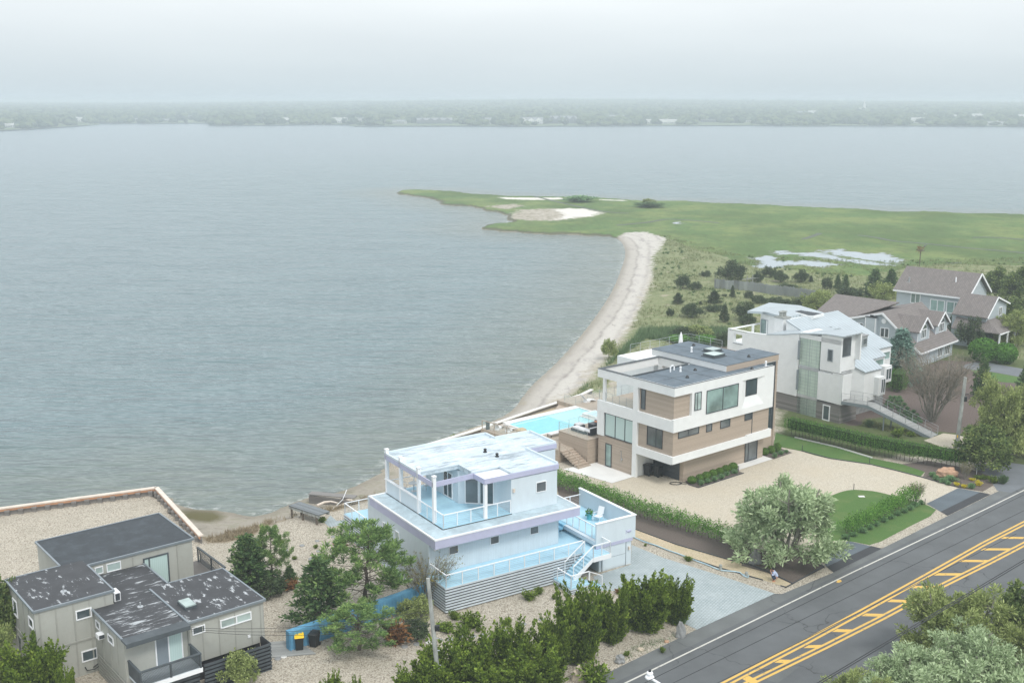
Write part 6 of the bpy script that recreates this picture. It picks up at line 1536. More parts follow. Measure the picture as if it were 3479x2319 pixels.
MB().tube([(0, 0, 0), (Vector(q)-p)*.5+Vector((.3, 0, 0)), Vector(q)-p], .03, 5).build('mooring_pole', 'white_trim', label='thin white pole leaning over the groyne', cat='pole').location = p
# blue fence from the slatted deck to the bins
base = Gp('p', (520, 835), (1030, 665)); far = P.location+Vector((math.cos(math.radians(32.5))*.3, 0, 0))
q0 = base[0]; q1 = G('4', 1000, 1035, 0); q2 = G('4', 1250, 935, 0)
e = empty('blue_fence', q0, 0, 'low sky blue board wall running behind the pines to the deck', 'fence'); m = MB()
for a, b in ((q0, q1), (q1, q2)): m.bar(a-q0+Vector((0, 0, .72)), b-q0+Vector((0, 0, .72)), .5, 1.44)
m.build('panel', 'blue_wall', e); m = MB()
for a, b in ((q0, q1), (q1, q2)):
    n = int((b-a).length/.28)
    for i in range(n):
        p_ = a+(b-a)*(i/n)-q0; m.bar(p_+Vector((.27, -.27, 0)), p_+Vector((.27, -.27, 1.42)), .03)
m.build('board_joint', 'blue_wall', e)
# plank walk by the olive house
ang = math.radians(39); p0 = G('l', 1900, 1100, 0)
m = MB()
for i in range(14): m.box((.0, i*.17-1.2, 0), (3.6-.1*i, i*.17-1.05, .06))
pw = m.build('plank_walk', 'ramp_planks', label='weathered plank walkway beside the dark slatted screen', cat='walkway'); pw.location = p0; pw.rotation_euler = (0, 0, ang-.5)
# dune fence
e0 = G('o', 895, 470, 0); e1 = G('o', 1370, 515, 0); e2 = G('o', 2130, 612, 0); e3 = G('o', 2330, 640, 0)
hf = at_y('o', 905, 358, e0.y).z+.25
F_e = empty('plank_fence', e0, 0, 'long weathered grey plank fence across the dunes', 'fence')
m = MB(); ps = MB(); rg = random.Random(2)
for a, b in ((e0, e1), (e1, e2), (e2, e3)):
    n = int((b-a).length/.24); d = (b-a)/n; dn = Vector((-d.y, d.x, 0)).normalized()*.05
    for i in range(n):
        p_ = a+d*i-e0; hh = hf*rg.uniform(.93, 1.05)*(1 if i % 8 else 1.03); m.bar(p_+Vector((0, 0, -.3)), p_+Vector((rg.uniform(-.02, .02), 0, hh)), .2, .04)
        if i % 11 == 0: each(F_e, 'post', 'grey_wood', [((p_.x-.08, p_.y+.06, -.3), (p_.x+.08, p_.y+.2, hf*.98))])
m.build('planking', 'fence_planks', F_e)
sheet('sand_court', xy(Gp('o', (1480, 440), (1700, 405), (2340, 480), (2380, 560), (2100, 560))), .01 if False else .02, 'cream_gravel')
# telegraph poles
def pole(base, top, r0, name, label, extra=None):
    e = empty(name, base, 0, label, 'pole'); t_ = top-base
    MB().tube([(0, 0, -.3), t_*.5, t_], [r0, r0*.85, r0*.7], 10).build('shaft', 'pole_wood', e); return e, t_
b = G('D', 1012, 1610, 0); t_ = at_y('D', 983, 1327, b.y+.3)
e, tv = pole(b, t_, .17, 'utility_pole', 'leaning bare wooden utility pole in front of the slatted deck')
for k in (.30, .42, .52): MB().tube([tv*k+Vector((-.14, 0, 0)), tv*k+Vector((.28, -.05, .02))], .035, 5).build('bolt', 'steel', e)
MB().box((tv.x*.58+.1, tv.y*.58-.1, tv.z*.58), (tv.x*.58+.4, tv.y*.58+.1, tv.z*.58+.35)).build('junction_box', 'black_plastic', e)
b2 = G('n', 458, 1160, 0); t2 = at_y('n', 565, 318, b2.y); 
e, tv2 = pole(b2, t2, .24, 'utility_pole', 'straight grey utility pole behind the end of the clipped hedge'); tv2.y = 0
MB().box((tv2.x*.72+.08, -.15, tv2.z*.70), (tv2.x*.72+.42, .15, tv2.z*.70+.55)).bar((tv2.x*.8, 0, tv2.z*.78), (tv2.x*.8+.5, -.2, tv2.z*.80), .05).build('junction_box', 'black_plastic', e)
MB().box((-.1, -.2, 2.2), (.1, -.17, 2.5)).build('tag_plate', 'yellow_plastic', e)
# cross-arm poles in the dunes
for (xb, yb, xt, yt, arms, lab) in ((1398, 420, 1398, 288, 2, 'right of two small weathered cross-arm poles behind the dune fence'), (1325, 400, 1325, 300, 1, 'left of two small weathered cross-arm poles behind the dune fence')):
    b_ = G('o', xb, yb, 0); tp = at_y('o', xt, yt, b_.y); e = empty('cross_arm_pole', b_, .2, lab, 'pole', 'cross-arm poles in the dunes'); H_ = tp.z
    MB().tube([(0, 0, -.2), (0, 0, H_)], .09, 6).build('shaft', 'pole_wood', e)
    for k in range(arms): MB().box((-1.5, -.06, H_-.8-k*1.2), (1.5, .06, H_-.65-k*1.2)).build('cross_arm', 'pole_wood', e)
b_ = G('7', 1592, 232, -.3); tp = at_y('7', 1600, 110, b_.y)
e = empty('nest_pole', b_, 0, 'osprey nest platform on a thin pole in the marsh above the brown roof', 'nest pole'); H_ = tp.z-b_.z
MB().tube([(0, 0, -.2), (0, 0, H_)], .11, 6).build('shaft', 'bark', e); MB().box((-.7, -.7, H_), (.7, .7, H_+.12)).build('platform', 'bark', e)
rgn_ = np.random.default_rng(4); tw = leaves([(0, 0, H_+.25, 0, 0, H_+.5, .8, .6)], 60, .8, .05, 4, 0, .3, 1.); np_mesh('nest', tw, 5, 'leaf_brown', e)
p_ = at_y('7', 1630, 76, b_.y)-b_; MB().blob(p_, .22, 8, 6, .1, 2, (1.4, .7, .8)).blob(p_+Vector((.35, 0, .25)), .14, 6, 5, 0).build('nesting_bird', 'far_dark', e)
# overhead wires
def wire(r, x0, y0, x1, y1, h0, h1, lab, sag=.5, rad=.018, ext=.6):
    a = G(r, x0, y0, h0); b = G(r, x1, y1, h1); d = b-a; a = a-d*ext; b = b+d*ext; n = 24
    MB().tube([(b-a)*(i/n)-Vector((0, 0, sag*4*(i/n)*(1-i/n)-sag)) for i in range(n+1)], rad, 5, False).build('overhead_wire', 'wire', label=lab, cat='wire', group='overhead wires along the road').location = a
wire('6', 0, 1210, 2094, 172, 8.2, 8.2, 'upper thin wire over the near lane, first from the white edge line', 0.)
wire('6', 0, 1318, 2094, 290, 7.6, 7.6, 'second thin wire over the near lane, just below the first', 0.)
wire('6', 0, 1478, 1400, 780, 7.2, 7.2, 'thin wire running over the left yellow lines', 0.)
wire('6', 560, 1568, 2094, 655, 9., 9., 'upper of the pair of dark cables right of the yellow lines', 0., .03)
wire('6', 590, 1568, 2094, 672, 8.9, 8.9, 'lower of the pair of dark cables right of the yellow lines', 0., .03)
for i, (y0, y1) in enumerate(((705, 768), (745, 805), (760, 835))):
    a = house_pt(Lh, 8.1, -6.0, 4.15-.12*i); b = t_-Vector((0, 0, 2.2+.5*i)); n = 16
    MB().tube([(b-a)*(k/n)-Vector((0, 0, .5*4*(k/n)*(1-k/n))) for k in range(n+1)], .014, 4, False).build('service_wire', 'wire', label=('uppermost', 'middle', 'lowest')[i]+' of three service wires from the olive house to the leaning pole', cat='wire', group='service wires').location = a
# street lamp head reaching in at the bottom
p_ = G('r', 640, 1400, 7.5); q_ = G('r', 1100, 1700, 7.4); rr_ = G('r', 1700, 1900, 7.2)
e = empty('street_lamp', (rr_.x, rr_.y, 0), 0, 'white street lamp arm with round head over the road at bottom edge', 'street lamp'); o_ = Vector((rr_.x, rr_.y, 0))
MB().tube([rr_-o_, q_-o_, p_-o_+Vector((.05, -.1, 0))], [.09, .08, .07], 8).build('arm', 'white_trim', e); MB().tube([(0, 0, 0), rr_-o_], .12, 8).build('shaft', 'pole_wood', e)
MB().blob(p_-o_, .2, 12, 8, 0, 0, (1.3, 1.3, .7)).build('lamp_head', 'white_trim', e, smooth=True); MB().lathe([(.17, 0), (.19, .1), (.17, .16), (.12, .2)], p_-o_+Vector((0, 0, .14)), 12).build('photocell', 'white_trim', e); MB().lathe([(.08, 0), (.08, .1)], p_-o_+Vector((0, 0, .34)), 10).build('photocell_cap', 'black_plastic', e)

# ------------------------------------------------------------------ loose things
def bin_(loc, rz, lid, label, s=1., name='wheelie_bin'):
    e = empty(name, loc, rz, label, 'bin'); m = MB(); n = len(m.v)
    m.v += [(-.24, -.26, .06), (.24, -.26, .06), (.24, .26, .06), (-.24, .26, .06), (-.3, -.34, 1.0), (.3, -.34, 1.0), (.3, .36, 1.0), (-.3, .36, 1.0)]
    m.f += [(0,3,2,1),(4,5,6,7),(0,1,5,4),(1,2,6,5),(2,3,7,6),(3,0,4,7)]; m.box((-.32, -.36, .93), (.32, .38, 1.0)); m.build('body', 'black_plastic', e)
    MB().extr([(-.33, -.4, 1.0), (-.33, .4, 1.06), (-.33, .4, 1.12), (-.33, .1, 1.13), (-.33, -.38, 1.05)], (.66, 0, 0)).build('lid', lid, e, bevel=.02)
    MB().tube([(-.22, .44, 1.), (.22, .44, 1.)], .02, 6).bar((-.22, .36, .98), (-.22, .44, 1.), .03).bar((.22, .36, .98), (.22, .44, 1.), .03).build('handle', 'black_plastic', e)
    for x_ in (-.27, .27): MB().tube([(x_-.03, .3, .12), (x_+.03, .3, .12)], .12, 12).build('wheel', 'black_plastic', e)
    e.scale = (s, s, s); return e
bin_(G('p', 760, 845, 0)+Vector((0, .2, 0)), math.radians(14), 'yellow_plastic', 'black wheelie bin with bright yellow lid at the end of the blue wall', 1.02)
bin_(G('p', 1095, 775, 0)+Vector((0, .2, 0)), math.radians(-20), 'black_plastic', 'all-black wheelie bin half hidden by the pine beside the yellow-lidded one', .98)
bin_(house_pt(Mh, 1.55, -.85), math.radians(230), 'black_plastic', 'black bin under the modern house against the white pier', 1.12)
bin_(house_pt(Mh, 2.05, -1.75), math.radians(220), 'black_plastic', 'black bin beside the dark garage door under the modern house', 1.12)
# deck chair and planter on the garage roof
def armchair(loc, rz, label):
    e = empty('garden_chair', loc, rz, label, 'chair')
    MB().extr([(-.27, -.28, .42), (-.27, .22, .38), (-.27, .22, .41), (-.27, -.28, .45)], (.54, 0, 0)).build('seat', 'white_trim', e)
    MB().extr([(-.26, .2, .4), (-.26, .48, 1.1), (-.26, .51, 1.09), (-.26, .23, .39)], (.52, 0, 0)).build('backrest', 'white_trim', e)
    for x_ in (-.3, .3):
        MB().tube([(x_, -.26, 0), (x_, -.28, .62)], .018, 6).build('leg', 'white_trim', e); MB().tube([(x_, .38, 0), (x_, .25, .4)], .018, 6).build('leg', 'white_trim', e)
        MB().tube([(x_, -.28, .6), (x_, -.2, .68), (x_, .1, .68), (x_, .34, .64)], .02, 6).build('armrest', 'white_trim', e)
    e.scale = (1.1, 1.1, 1.1); return e
armchair(house_pt(P, 17.0, 3.55, 2.76), math.radians(-70+32), 'white garden chair on the pale blue garage roof deck')
e = empty('planter', house_pt(P, 16.6, 4.3, 2.76), 0, 'teal pot with a leafy green plant beside the white garden chair', 'planter')
MB().lathe([(.18, 0), (.2, .04), (.27, .5), (.29, .52), (.29, .56), (.24, .56), (.22, .48)], seg=16).build('pot', 'teal_pot', e); np_mesh('foliage', leaves([(0, 0, .55, 0, 0, .65, .3, .34)], 500, .12, .06, 5, 0, 1, .5, .4), 5, 'leaf_trim', e)
# round table and chairs on the terrace
e = empty('bistro_table', house_pt(P, 3.7, 12.1, 5.45), 0, 'small round pale bistro table on the open upper terrace', 'table'); MB().lathe([(.45, .72), (.46, .74), (.45, .76)], seg=18).build('tabletop', 'steel', e); MB().tube([(0, 0, 0), (0, 0, .72)], .03, 6).build('pedestal', 'steel', e); MB().lathe([(.26, 0), (.24, .03)], seg=12).build('foot', 'steel', e)
for k, (u, v, lab) in enumerate(((2.8, 12.2, 'pale wire chair left of the round terrace table'), (4.7, 11.7, 'pale wire chair right of the round terrace table'))):
    e = empty('bistro_chair', house_pt(P, u, v, 5.45), k*2.4, lab, 'chair', 'terrace chairs'); MB().lathe([(.2, .44), (.21, .46), (.2, .48)], seg=12).build('seat', 'steel', e)
    MB().tube([(-.2, .15, .46), (-.2, .2, .8), (0, .22, .92), (.2, .2, .8), (.2, .15, .46)], .018, 6).build('backrest', 'steel', e)
    for x_, y_ in ((-.16, -.16), (.16, -.16), (-.16, .16), (.16, .16)): MB().tube([(x_*.9, y_*.9, .45), (x_*1.3, y_*1.3, 0)], .014, 5).build('leg', 'steel', e)
# pool furniture
def lounger(loc, rz, label):
    e = empty('sun_lounger', loc, rz, label, 'sun lounger', 'white pool loungers')
    MB().extr([(-.33, -1.0, .16), (-.33, -.3, .34), (-.33, .25, .2), (-.33, 1.0, 1.05), (-.33, 1.03, 1.0), (-.33, .3, .12), (-.33, -.3, .27), (-.33, -1.0, .1)], (.66, 0, 0)).build('shell', 'cushion', e)
    MB().extr([(-.3, -.1, 0), (-.3, .6, 0), (-.3, .42, .35), (-.3, .2, .16), (-.3, -.15, .28)], (.6, 0, 0)).build('foot', 'cushion', e); return e
lounger(house_pt(T, -2.7, 18.7, DZ), math.radians(150), 'white sculpted lounger at the far left corner of the pool')
lounger(house_pt(T, -2.3, 17.2, DZ), math.radians(150), 'white sculpted lounger nearer the side railing by the pool')
lounger(house_pt(T, 13.4, 20.9, DZ), math.radians(120), 'white lounger with cushion at the far end of the pool deck')
e = empty('lounge_bed', house_pt(T, .6, 12.6, DZ), math.radians(39), 'white flat lounge bed below the raised sofa platform', 'sun lounger'); MB().box((-1., -.35, .32), (1., .35, .42)).build('mattress', 'cushion', e)
for x_, y_ in ((-.9, -.3), (.9, -.3), (-.9, .3), (.9, .3)): MB().box((x_-.03, y_-.03, 0), (x_+.03, y_+.03, .32)).build('leg', 'dark_metal', e)
MB().blob((0, 0, .35), .55, 12, 8, .1, 4, (1.2, .9, .65)).build('cushion_pouf', 'sandy_path', smooth=True, label='soft beige pouf between the loungers and the pool', cat='pouf').location = house_pt(T, -1.9, 15.6, DZ)
s_ = MB().extr([(-.22, 0, 0), (.22, 0, 0), (.22, 0, .7), (.12, 0, .95), (-.22, 0, 1.05)], (0, .12, 0)).build('beach_board', 'charcoal', label='dark upright board standing at the corner of the pool deck', cat='board'); s_.location = house_pt(T, -3.8, 19.3, DZ); s_.rotation_euler = (0, 0, .5)
def sofa(u, v, L_, rz, label, back=True, right=False):
    e = empty('outdoor_sofa', house_pt(T, u, v, 2.7), math.radians(39)+rz, label, 'sofa', 'outdoor sofas on the raised platform')
    MB().box((0, 0, .03), (L_, .9, .3)).build('base', 'wicker', e, bevel=.02); MB().box((.05, .06, .302), (L_-.05, .86, .48)).build('cushion', 'cushion', e, bevel=.04)
    if back: MB().box((0, -.02, .3), (L_, .1, .78)).build('backrest', 'wicker', e, bevel=.02); MB().box((.08, .1, .5), (L_-.08, .28, .85)).build('back_cushion', 'cushion', e, bevel=.05)
    return e
sofa(.3, 6.6, 2.9, 0, 'dark wicker sofa with white cushions along the near edge of the platform'); sofa(1.2, 9.4, .95, 0, 'low white cushioned stool left of the dark table', False); sofa(.15, 9.6, 2.1, -math.pi/2, 'dark wicker sofa with white cushions facing the house', False)
sofa(4.3, 9.3, 1.4, 0, 'white cushioned seat right of the dark low table', False)
e = empty('fire_table', house_pt(T, 2.2, 8.2, 2.7), math.radians(39), 'long dark low table with a bowl between the outdoor sofas', 'table'); MB().box((0, 0, .05), (1.7, .8, .55)).build('body', 'wicker', e); MB().box((-.05, -.05, .552), (1.75, .85, .6)).build('tabletop', 'dark_metal', e); MB().lathe([(.1, .6), (.22, .66), (.24, .72), (.2, .7)], (.85, .4, 0), 14).build('bowl', 'terracotta', e)
MB().lathe([(.16, 0), (.2, .3), (.26, 1.), (.16, 1.9), (.03, 2.3)], seg=10).build('closed_umbrella', 'cushion', label='closed white umbrella behind the upper flat roof', cat='umbrella').location = house_pt(Mh, 17.5, 9.5, 9.2-.0)
# terrace parts behind the modern house that carry the umbrella
MB().box((10, 6.7, 0), (22, 12.5, 9.2)).build('rear_block', 'white_paint', Mh); railing(Mh, [(12, 12.4, 9.2), (22, 12.4, 9.2), (22, 7, 9.2)], 1.05, post=.03, mat='steel', cables=2, step=1.6, top=.04, name='roof_railing')
# boulders and stones
def rock(r, xl, yt, xr, yb, mat, lab, seed, squash=.5, z=0.):
    p, h, w_ = fit_box(r, xl, yt, xr, yb); rr = w_/2; p.y += rr*.4
    o = MB().blob((0, 0, 0), rr, 14, 9, .22, seed, (1, .6, h/w_*1.5*squash*2)).build('boulder', mat, label=lab, cat='boulder'); o.location = p+Vector((0, 0, h*.35)); return o
rock('8', 1380, 1270, 1592, 1352, 'boulder', 'large orange boulder at the end of the clipped hedge', 3)
rock('r', 285, 580, 485, 665, 'pale_stone', 'flat pale stone on the verge under the junipers', 5, .4); rock('5', 545, 1370, 620, 1425, 'stone', 'grey flat stone under the juniper row beside the road', 6, .5); rock('5', 225, 1490, 310, 1560, 'pale_stone', 'rounded pale boulder in the verge at the bottom edge', 8, .8)
rock('5', 995, 1165, 1070, 1235, 'stone', 'greyish boulder at the corner of the blue paving by the road', 9, .8); rock('r', 1050, 370, 1195, 430, 'boulder', 'small reddish stone on the pebbled verge', 10, .5); rock('6', 60, 625, 150, 690, 'stone', 'dark rock half under the silvery tree', 12, .8)
# stepping stones
stones = [('4', 507, 486, 36), ('4', 388, 518, 34), ('4', 275, 551, 40), ('4', 463, 538, 34), ('4', 155, 588, 36), ('4', 399, 593, 38), ('4', 343, 649, 42), ('4', 413, 680, 42), ('4', 418, 705, 44), ('4', 428, 722, 46), ('4', 1035, 1300, 50), ('4', 1127, 1281, 52), ('4', 1214, 1268, 50), ('4', 1300, 1252, 46), ('4', 1378, 1246, 48), ('4', 1463, 1232, 48), ('4', 1545, 1222, 48), ('4', 1625, 1210, 46), ('4', 1782, 1183, 46), ('4', 1915, 1133, 48), ('4', 2050, 1098, 48), ('p', 285, 1030, 150), ('p', 420, 985, 140), ('p', 300, 955, 130)]
near = {0: 'near the left deck', 10: 'in the front gravel', 21: 'at the end of the plank walk'}
ordn = ['first', 'second', 'third', 'fourth', 'fifth', 'sixth', 'seventh', 'eighth', 'ninth', 'tenth', 'eleventh']
for i, (r, x, y, wpx) in enumerate(stones):
    p = G(r, x, y, 0); q = G(r, x+wpx, y, 0); rad = (q-p).length*.5; k0 = max(k for k in near if k <= i)
    side = {0: 'counting from the jetty', 10: 'counting from the left', 21: 'counting from nearest'}[k0]
    o = MB().lathe([(rad, 0), (rad, .04), (rad*.96, .055)], seg=14).build('stepping_stone', 'stone' if i not in (12, 22) else 'concrete', label='round stepping stone %s, %s %s' % (near[k0], (ordn+['twelfth'])[i-k0], side), cat='stepping stone', group='round stepping stones'); o.location = p; 
# garden hose, stakes, small posts
hp = [('5', 680, 490), ('5', 760, 525), ('5', 850, 552), ('5', 930, 585), ('5', 1010, 612), ('5', 1080, 640), ('5', 1150, 668), ('5', 1220, 692), ('5', 1290, 722), ('5', 1340, 738), ('5', 1420, 744), ('5', 1470, 752), ('5', 1500, 778), ('5', 1530, 790), ('5', 1535, 775), ('5', 1490, 768)]
c0 = G(*hp[0], .05); MB().tube([G(*p, .05)-c0+Vector((0, 0, .05)) for p in hp], .05, 6).build('garden_hose', 'hose_blue', label='long pale blue hose lying between path and blue paving', cat='hose').location = c0
c0 = G('f', 1440, 1270, 0); pts = [Vector((.6*math.cos(i*.6)*(1+.1*math.sin(i)), .4*math.sin(i*.6), .04+.002*i)) for i in range(34)]+[Vector((.9+.35*math.cos(i*.7), .1+.3*math.sin(i*.7), .05)) for i in range(18)]
MB().tube(pts, .022, 5).build('garden_hose', 'black_plastic', label='coiled black hose on the gravel at the boarded corner', cat='hose').location = c0
for r, x, y, yt, lab in (('5', 1325, 735, 690, 'short stump post beside the hose, left one'), ('5', 1518, 780, 745, 'short stump post beside the hose, right one')):
    p, h, w_ = fit_box(r, x-12, yt, x+12, y); MB().lathe([(.13, 0), (.14, h*.9), (.1, h)], seg=10).build('stump_post', 'pole_wood', label=lab, cat='post').location = p
for r, x, y, yt, lab in (('6', 832, 136, 96, 'thin dark stake at the top of the island lawn'), ('6', 1359, 245, 208, 'thin dark stake beside the right apron, island side'), ('6', 1622, 122, 82, 'thin dark stake beside the right apron, boulder side'), ('6', 795, 515, 480, 'thin dark stake at the left apron'), ('h', 1962, 828, 745, 'thin dark stake at the corner of the side lawn'), ('h', 832, 1195, 1115, 'slim black path light beside the entry slab'), ('8', 725, 1205, 1160, 'thin dark stake halfway along the side lawn')):
    p = G(r, x, y, 0); h = at_y(r, x, yt, p.y).z; MB().tube([(0, 0, 0), (0, 0, h)], .035, 6).lathe([(.05, h), (.05, h+.04)], seg=6).build('garden_stake', 'dark_metal', label=lab, cat='stake').location = p
b_ = G('n', 682, 1350, 0); MB().tube([(0, 0, 0), (0, 0, 1.3)], .03, 6).build('marker_rod', 'white_trim', label='thin white marker rod under the tree at the side street', cat='rod').location = b_
MB().box((-.3, -.2, 0), (.3, .2, .03)).build('drain_cover', 'concrete', label='small square pale cover in the island lawn', cat='drain cover').location = G('6', 890, 187, .014)
# parked car roof corner at the very bottom
p_ = G('p', -150, 2230, 0)
e = empty('parked_car', p_, .5, 'white car of which only the roof corner shows at the bottom edge', 'car')
MB().extr([(-.85, -2.1, .3), (-.85, 2.1, .3), (-.85, 2.15, .75), (-.85, 1.2, .9), (-.85, .7, 1.4), (-.85, -1.2, 1.45), (-.85, -1.9, .95), (-.85, -2.15, .85)], (1.7, 0, 0)).build('body', 'white_trim', e, bevel=.12)
MB().extr([(-.86, -1.75, .98), (-.86, 1.0, .95), (-.86, .62, 1.33), (-.86, -1.15, 1.36)], (1.72, 0, 0)).build('side_window', 'glass_dark', e)
for x_, y_ in ((-.75, -1.3), (.75, -1.3), (-.75, 1.35), (.75, 1.35)): MB().tube([(x_-.11, y_, .32), (x_+.11, y_, .32)], .32, 16).build('wheel', 'black_plastic', e)

# ------------------------------------------------------------------ crouching person
def person(loc, rz):
    e = empty('person', loc, rz, 'person with dark hair in pale blue shirt and navy trousers crouching at the path end', 'person')
    def skin(name, verts, edges, mat, root=0):
        me = bpy.data.meshes.new(name); me.from_pydata([v[:3] for v in verts], edges, []); me.materials.append(M[mat])
        o = bpy.data.objects.new(name, me); COL.objects.link(o); o.parent = e
        md = o.modifiers.new('skin', 'SKIN'); md.use_smooth_shade = True
        for i, v in enumerate(verts): me.skin_vertices[0].data[i].radius = (v[3], v[3] if len(v) < 5 else v[4]); me.skin_vertices[0].data[i].use_root = (i == root)
        sb = o.modifiers.new('sub', 'SUBSURF'); sb.levels = sb.render_levels = 2; return o
    # facing -x; pelvis low over the heels, knees forward and up, elbows on the knees, hands to the face
    body = [(.22, 0, .30, .13), (.16, 0, .45, .14), (.04, 0, .62, .155), (-.06, 0, .76, .13), (-.11, 0, .86, .06), (-.14, 0, .92, .055), (-.17, 0, 1.0, .085, .095), (-.18, 0, 1.07, .09)]
    ed = [(0, 1), (1, 2), (2, 3), (3, 4), (4, 5), (5, 6), (6, 7)]
    for s in (-1, 1):
        k = len(body)
        body += [(.15, s*.1, .28, .09), (-.22, s*.2, .48, .065), (-.2, s*.19, .42, .062), (.04, s*.14, .10, .042), (.03, s*.14, .05, .04), (-.08, s*.15, .035, .035), (-.16, s*.16, .03, .028)]
        ed += [(0, k), (k, k+1), (k+1, k+2), (k+2, k+3), (k+3, k+4), (k+4, k+5), (k+5, k+6)]
        k = len(body)
        body += [(-.04, s*.19, .78, .065), (-.14, s*.25, .56, .045), (-.28, s*.15, .74, .035), (-.33, s*.08, .86, .026), (-.335, s*.06, .91, .026)]
        ed += [(3, k), (k, k+1), (k+1, k+2), (k+2, k+3), (k+3, k+4)]
        for f in range(4):
            k2 = len(body); body += [(-.335+f*.018, s*(.055-.004*f), .95, .009), (-.315+f*.02, s*.045, .985+(.008 if f in (1, 2) else 0), .008)]; ed += [(k+4, k2), (k2, k2+1)]
        k2 = len(body); body += [(-.30, s*.075, .92, .010), (-.275, s*.07, .945, .009)]; ed += [(k+4, k2), (k2, k2+1)]
    b = skin('body', body, ed, 'skin')
    sh = [(.21, 0, .36, .155), (.15, 0, .50, .165), (.04, 0, .66, .175), (-.05, 0, .78, .15), (-.095, 0, .845, .08)]; se = [(0, 1), (1, 2), (2, 3), (3, 4)]
    for s in (-1, 1):
        k = len(sh); sh += [(-.04, s*.19, .78, .085), (-.14, s*.25, .57, .068), (-.24, s*.19, .68, .055)]; se += [(3, k), (k, k+1), (k+1, k+2)]
    skin('shirt', sh, se, 'shirt')
    tr = [(.23, 0, .28, .16), (.2, 0, .36, .155)]; te = [(0, 1)]
    for s in (-1, 1):
        k = len(tr); tr += [(.12, s*.1, .28, .11), (-.22, s*.2, .49, .085), (-.2, s*.19, .42, .078), (.0, s*.15, .16, .055)]; te += [(0, k), (k, k+1), (k+1, k+2), (k+2, k+3)]
    skin('trousers', tr, te, 'trousers')
    MB().blob((-.155, 0, 1.065), .115, 14, 10, .08, 2, (1.02, .95, 1.0)).build('hair', 'hair', b, smooth=True)
    f = MB().blob((-.262, 0, .995), .018, 6, 5, 0, 0, (1.2, .7, 1.3)); f.build('nose', 'skin', b)
    for s in (-1, 1): MB().blob((-.25, s*.035, 1.03), .010, 6, 5, 0).build('eye', 'hair', b); MB().blob((-.165, s*.10, 1.01), .022, 6, 5, 0, 0, (.8, .4, 1.3)).build('ear', 'skin', b)
    MB().box((-.256, -.025, .955), (-.25, .025, .962)).build('mouth', 'terracotta', b)
    for s in (-1, 1): MB().blob((-.05, s*.15, .035), .06, 10, 6, 0, 0, (2.1, .9, .7)).build('shoe', 'terracotta', b)
    return e
person(G('q', 990, 1215, 0)+Vector((.05, .12, .02)), math.radians(-8))
# ------------------------------------------------------------------ hedges
def hedge(name, pts, h, dep, mat, label, seed=1, sprig=.3, gap=.25, dens=95, L=.11, W_=.06, trim=False):
    rg = random.Random(seed); pts = resample(pts, .45); e = empty(name, pts[0], 0, label, 'hedge'); o = pts[0]
    hs = h if isinstance(h, (list, tuple)) else (h, h); pl = []; st = MB(); core = MB(); n = len(pts)
    for i, p in enumerate(pts):
        q = p-o; t_ = i/(n-1); hh = hs[0]+(hs[1]-hs[0])*t_; d = (pts[min(i+1, n-1)]-pts[max(i-1, 0)]).normalized(); nn = Vector((-d.y, d.x, 0))
        g = gap*h_(hh)
        for k in (-1, 0, 1):
            a = q+nn*(k*dep*.36)+Vector((rg.uniform(-.1, .1), rg.uniform(-.1, .1), 0)); top = hh*(1 if trim else rg.uniform(.86, 1.08))
            r_ = dep*.26 if trim else dep*rg.uniform(.22, .34)
            pl.append((a.x, a.y, g+r_*.8, a.x, a.y, top-r_*.75, r_, r_))
            if not trim and rg.random() < .8: pl.append((a.x, a.y, top-.35, a.x+rg.uniform(-.15, .15), a.y+rg.uniform(-.15, .15), top+rg.uniform(0, sprig), .16, .05))
        st.tube([q+Vector((rg.uniform(-.15, .15), rg.uniform(-.15, .15), 0)), q+Vector((rg.uniform(-.1, .1), 0, hh*.5))], [.035, .02], 5)
        if i < n-1 and trim:
            q2 = pts[i+1]-o; core.bar(q+Vector((0, 0, (g+.3+hh-.15)/2)), q2+Vector((0, 0, (g+.3+hh-.15)/2)), dep*.7, hh-.45-g)
    f = np_mesh('foliage', leaves(pl, dens, L, W_, seed, .3, 1., .6, .75, up=.3), 5, mat, e); st.build('stems', 'bark', e)
    if trim: core.build('inner_foliage', 'hedge_core', f)
    return e
def h_(x): return x
z0 = lambda r, *pts: [G(r, x, y, 0) for x, y in pts]
hedge('hedge', z0('5', (30, 60), (130, 128), (400, 215), (700, 330), (1000, 425), (1300, 520), (1490, 585)), (1.75, 1.7), 1.5, 'leaf_hedge', 'long leafy informal hedge between the purple house and the gravel court', 3)
hedge('clipped_hedge', z0('8', (-40, 930), (0, 945), (350, 1025), (740, 1115), (1150, 1195), (1640, 1275)), 2.15, 1.5, 'leaf_trim', 'long flat topped clipped hedge below the white sculptural house', 4, gap=.32, trim=True, dens=260, L=.1, W_=.06)
hedge('island_hedge', z0('6', (775, 470), (950, 395), (1150, 285), (1290, 215)), (1.3, 1.7), 1.3, 'leaf_hedge', 'leafy informal hedge along the roadside of the island lawn', 5, gap=.2)
hedge('clipped_hedge', z0('8', (985, 520), (1040, 430), (1090, 330)), 2.6, 1.8, 'leaf_trim', 'short dark clipped hedge behind the white sculptural house', 6, trim=True, gap=.05)

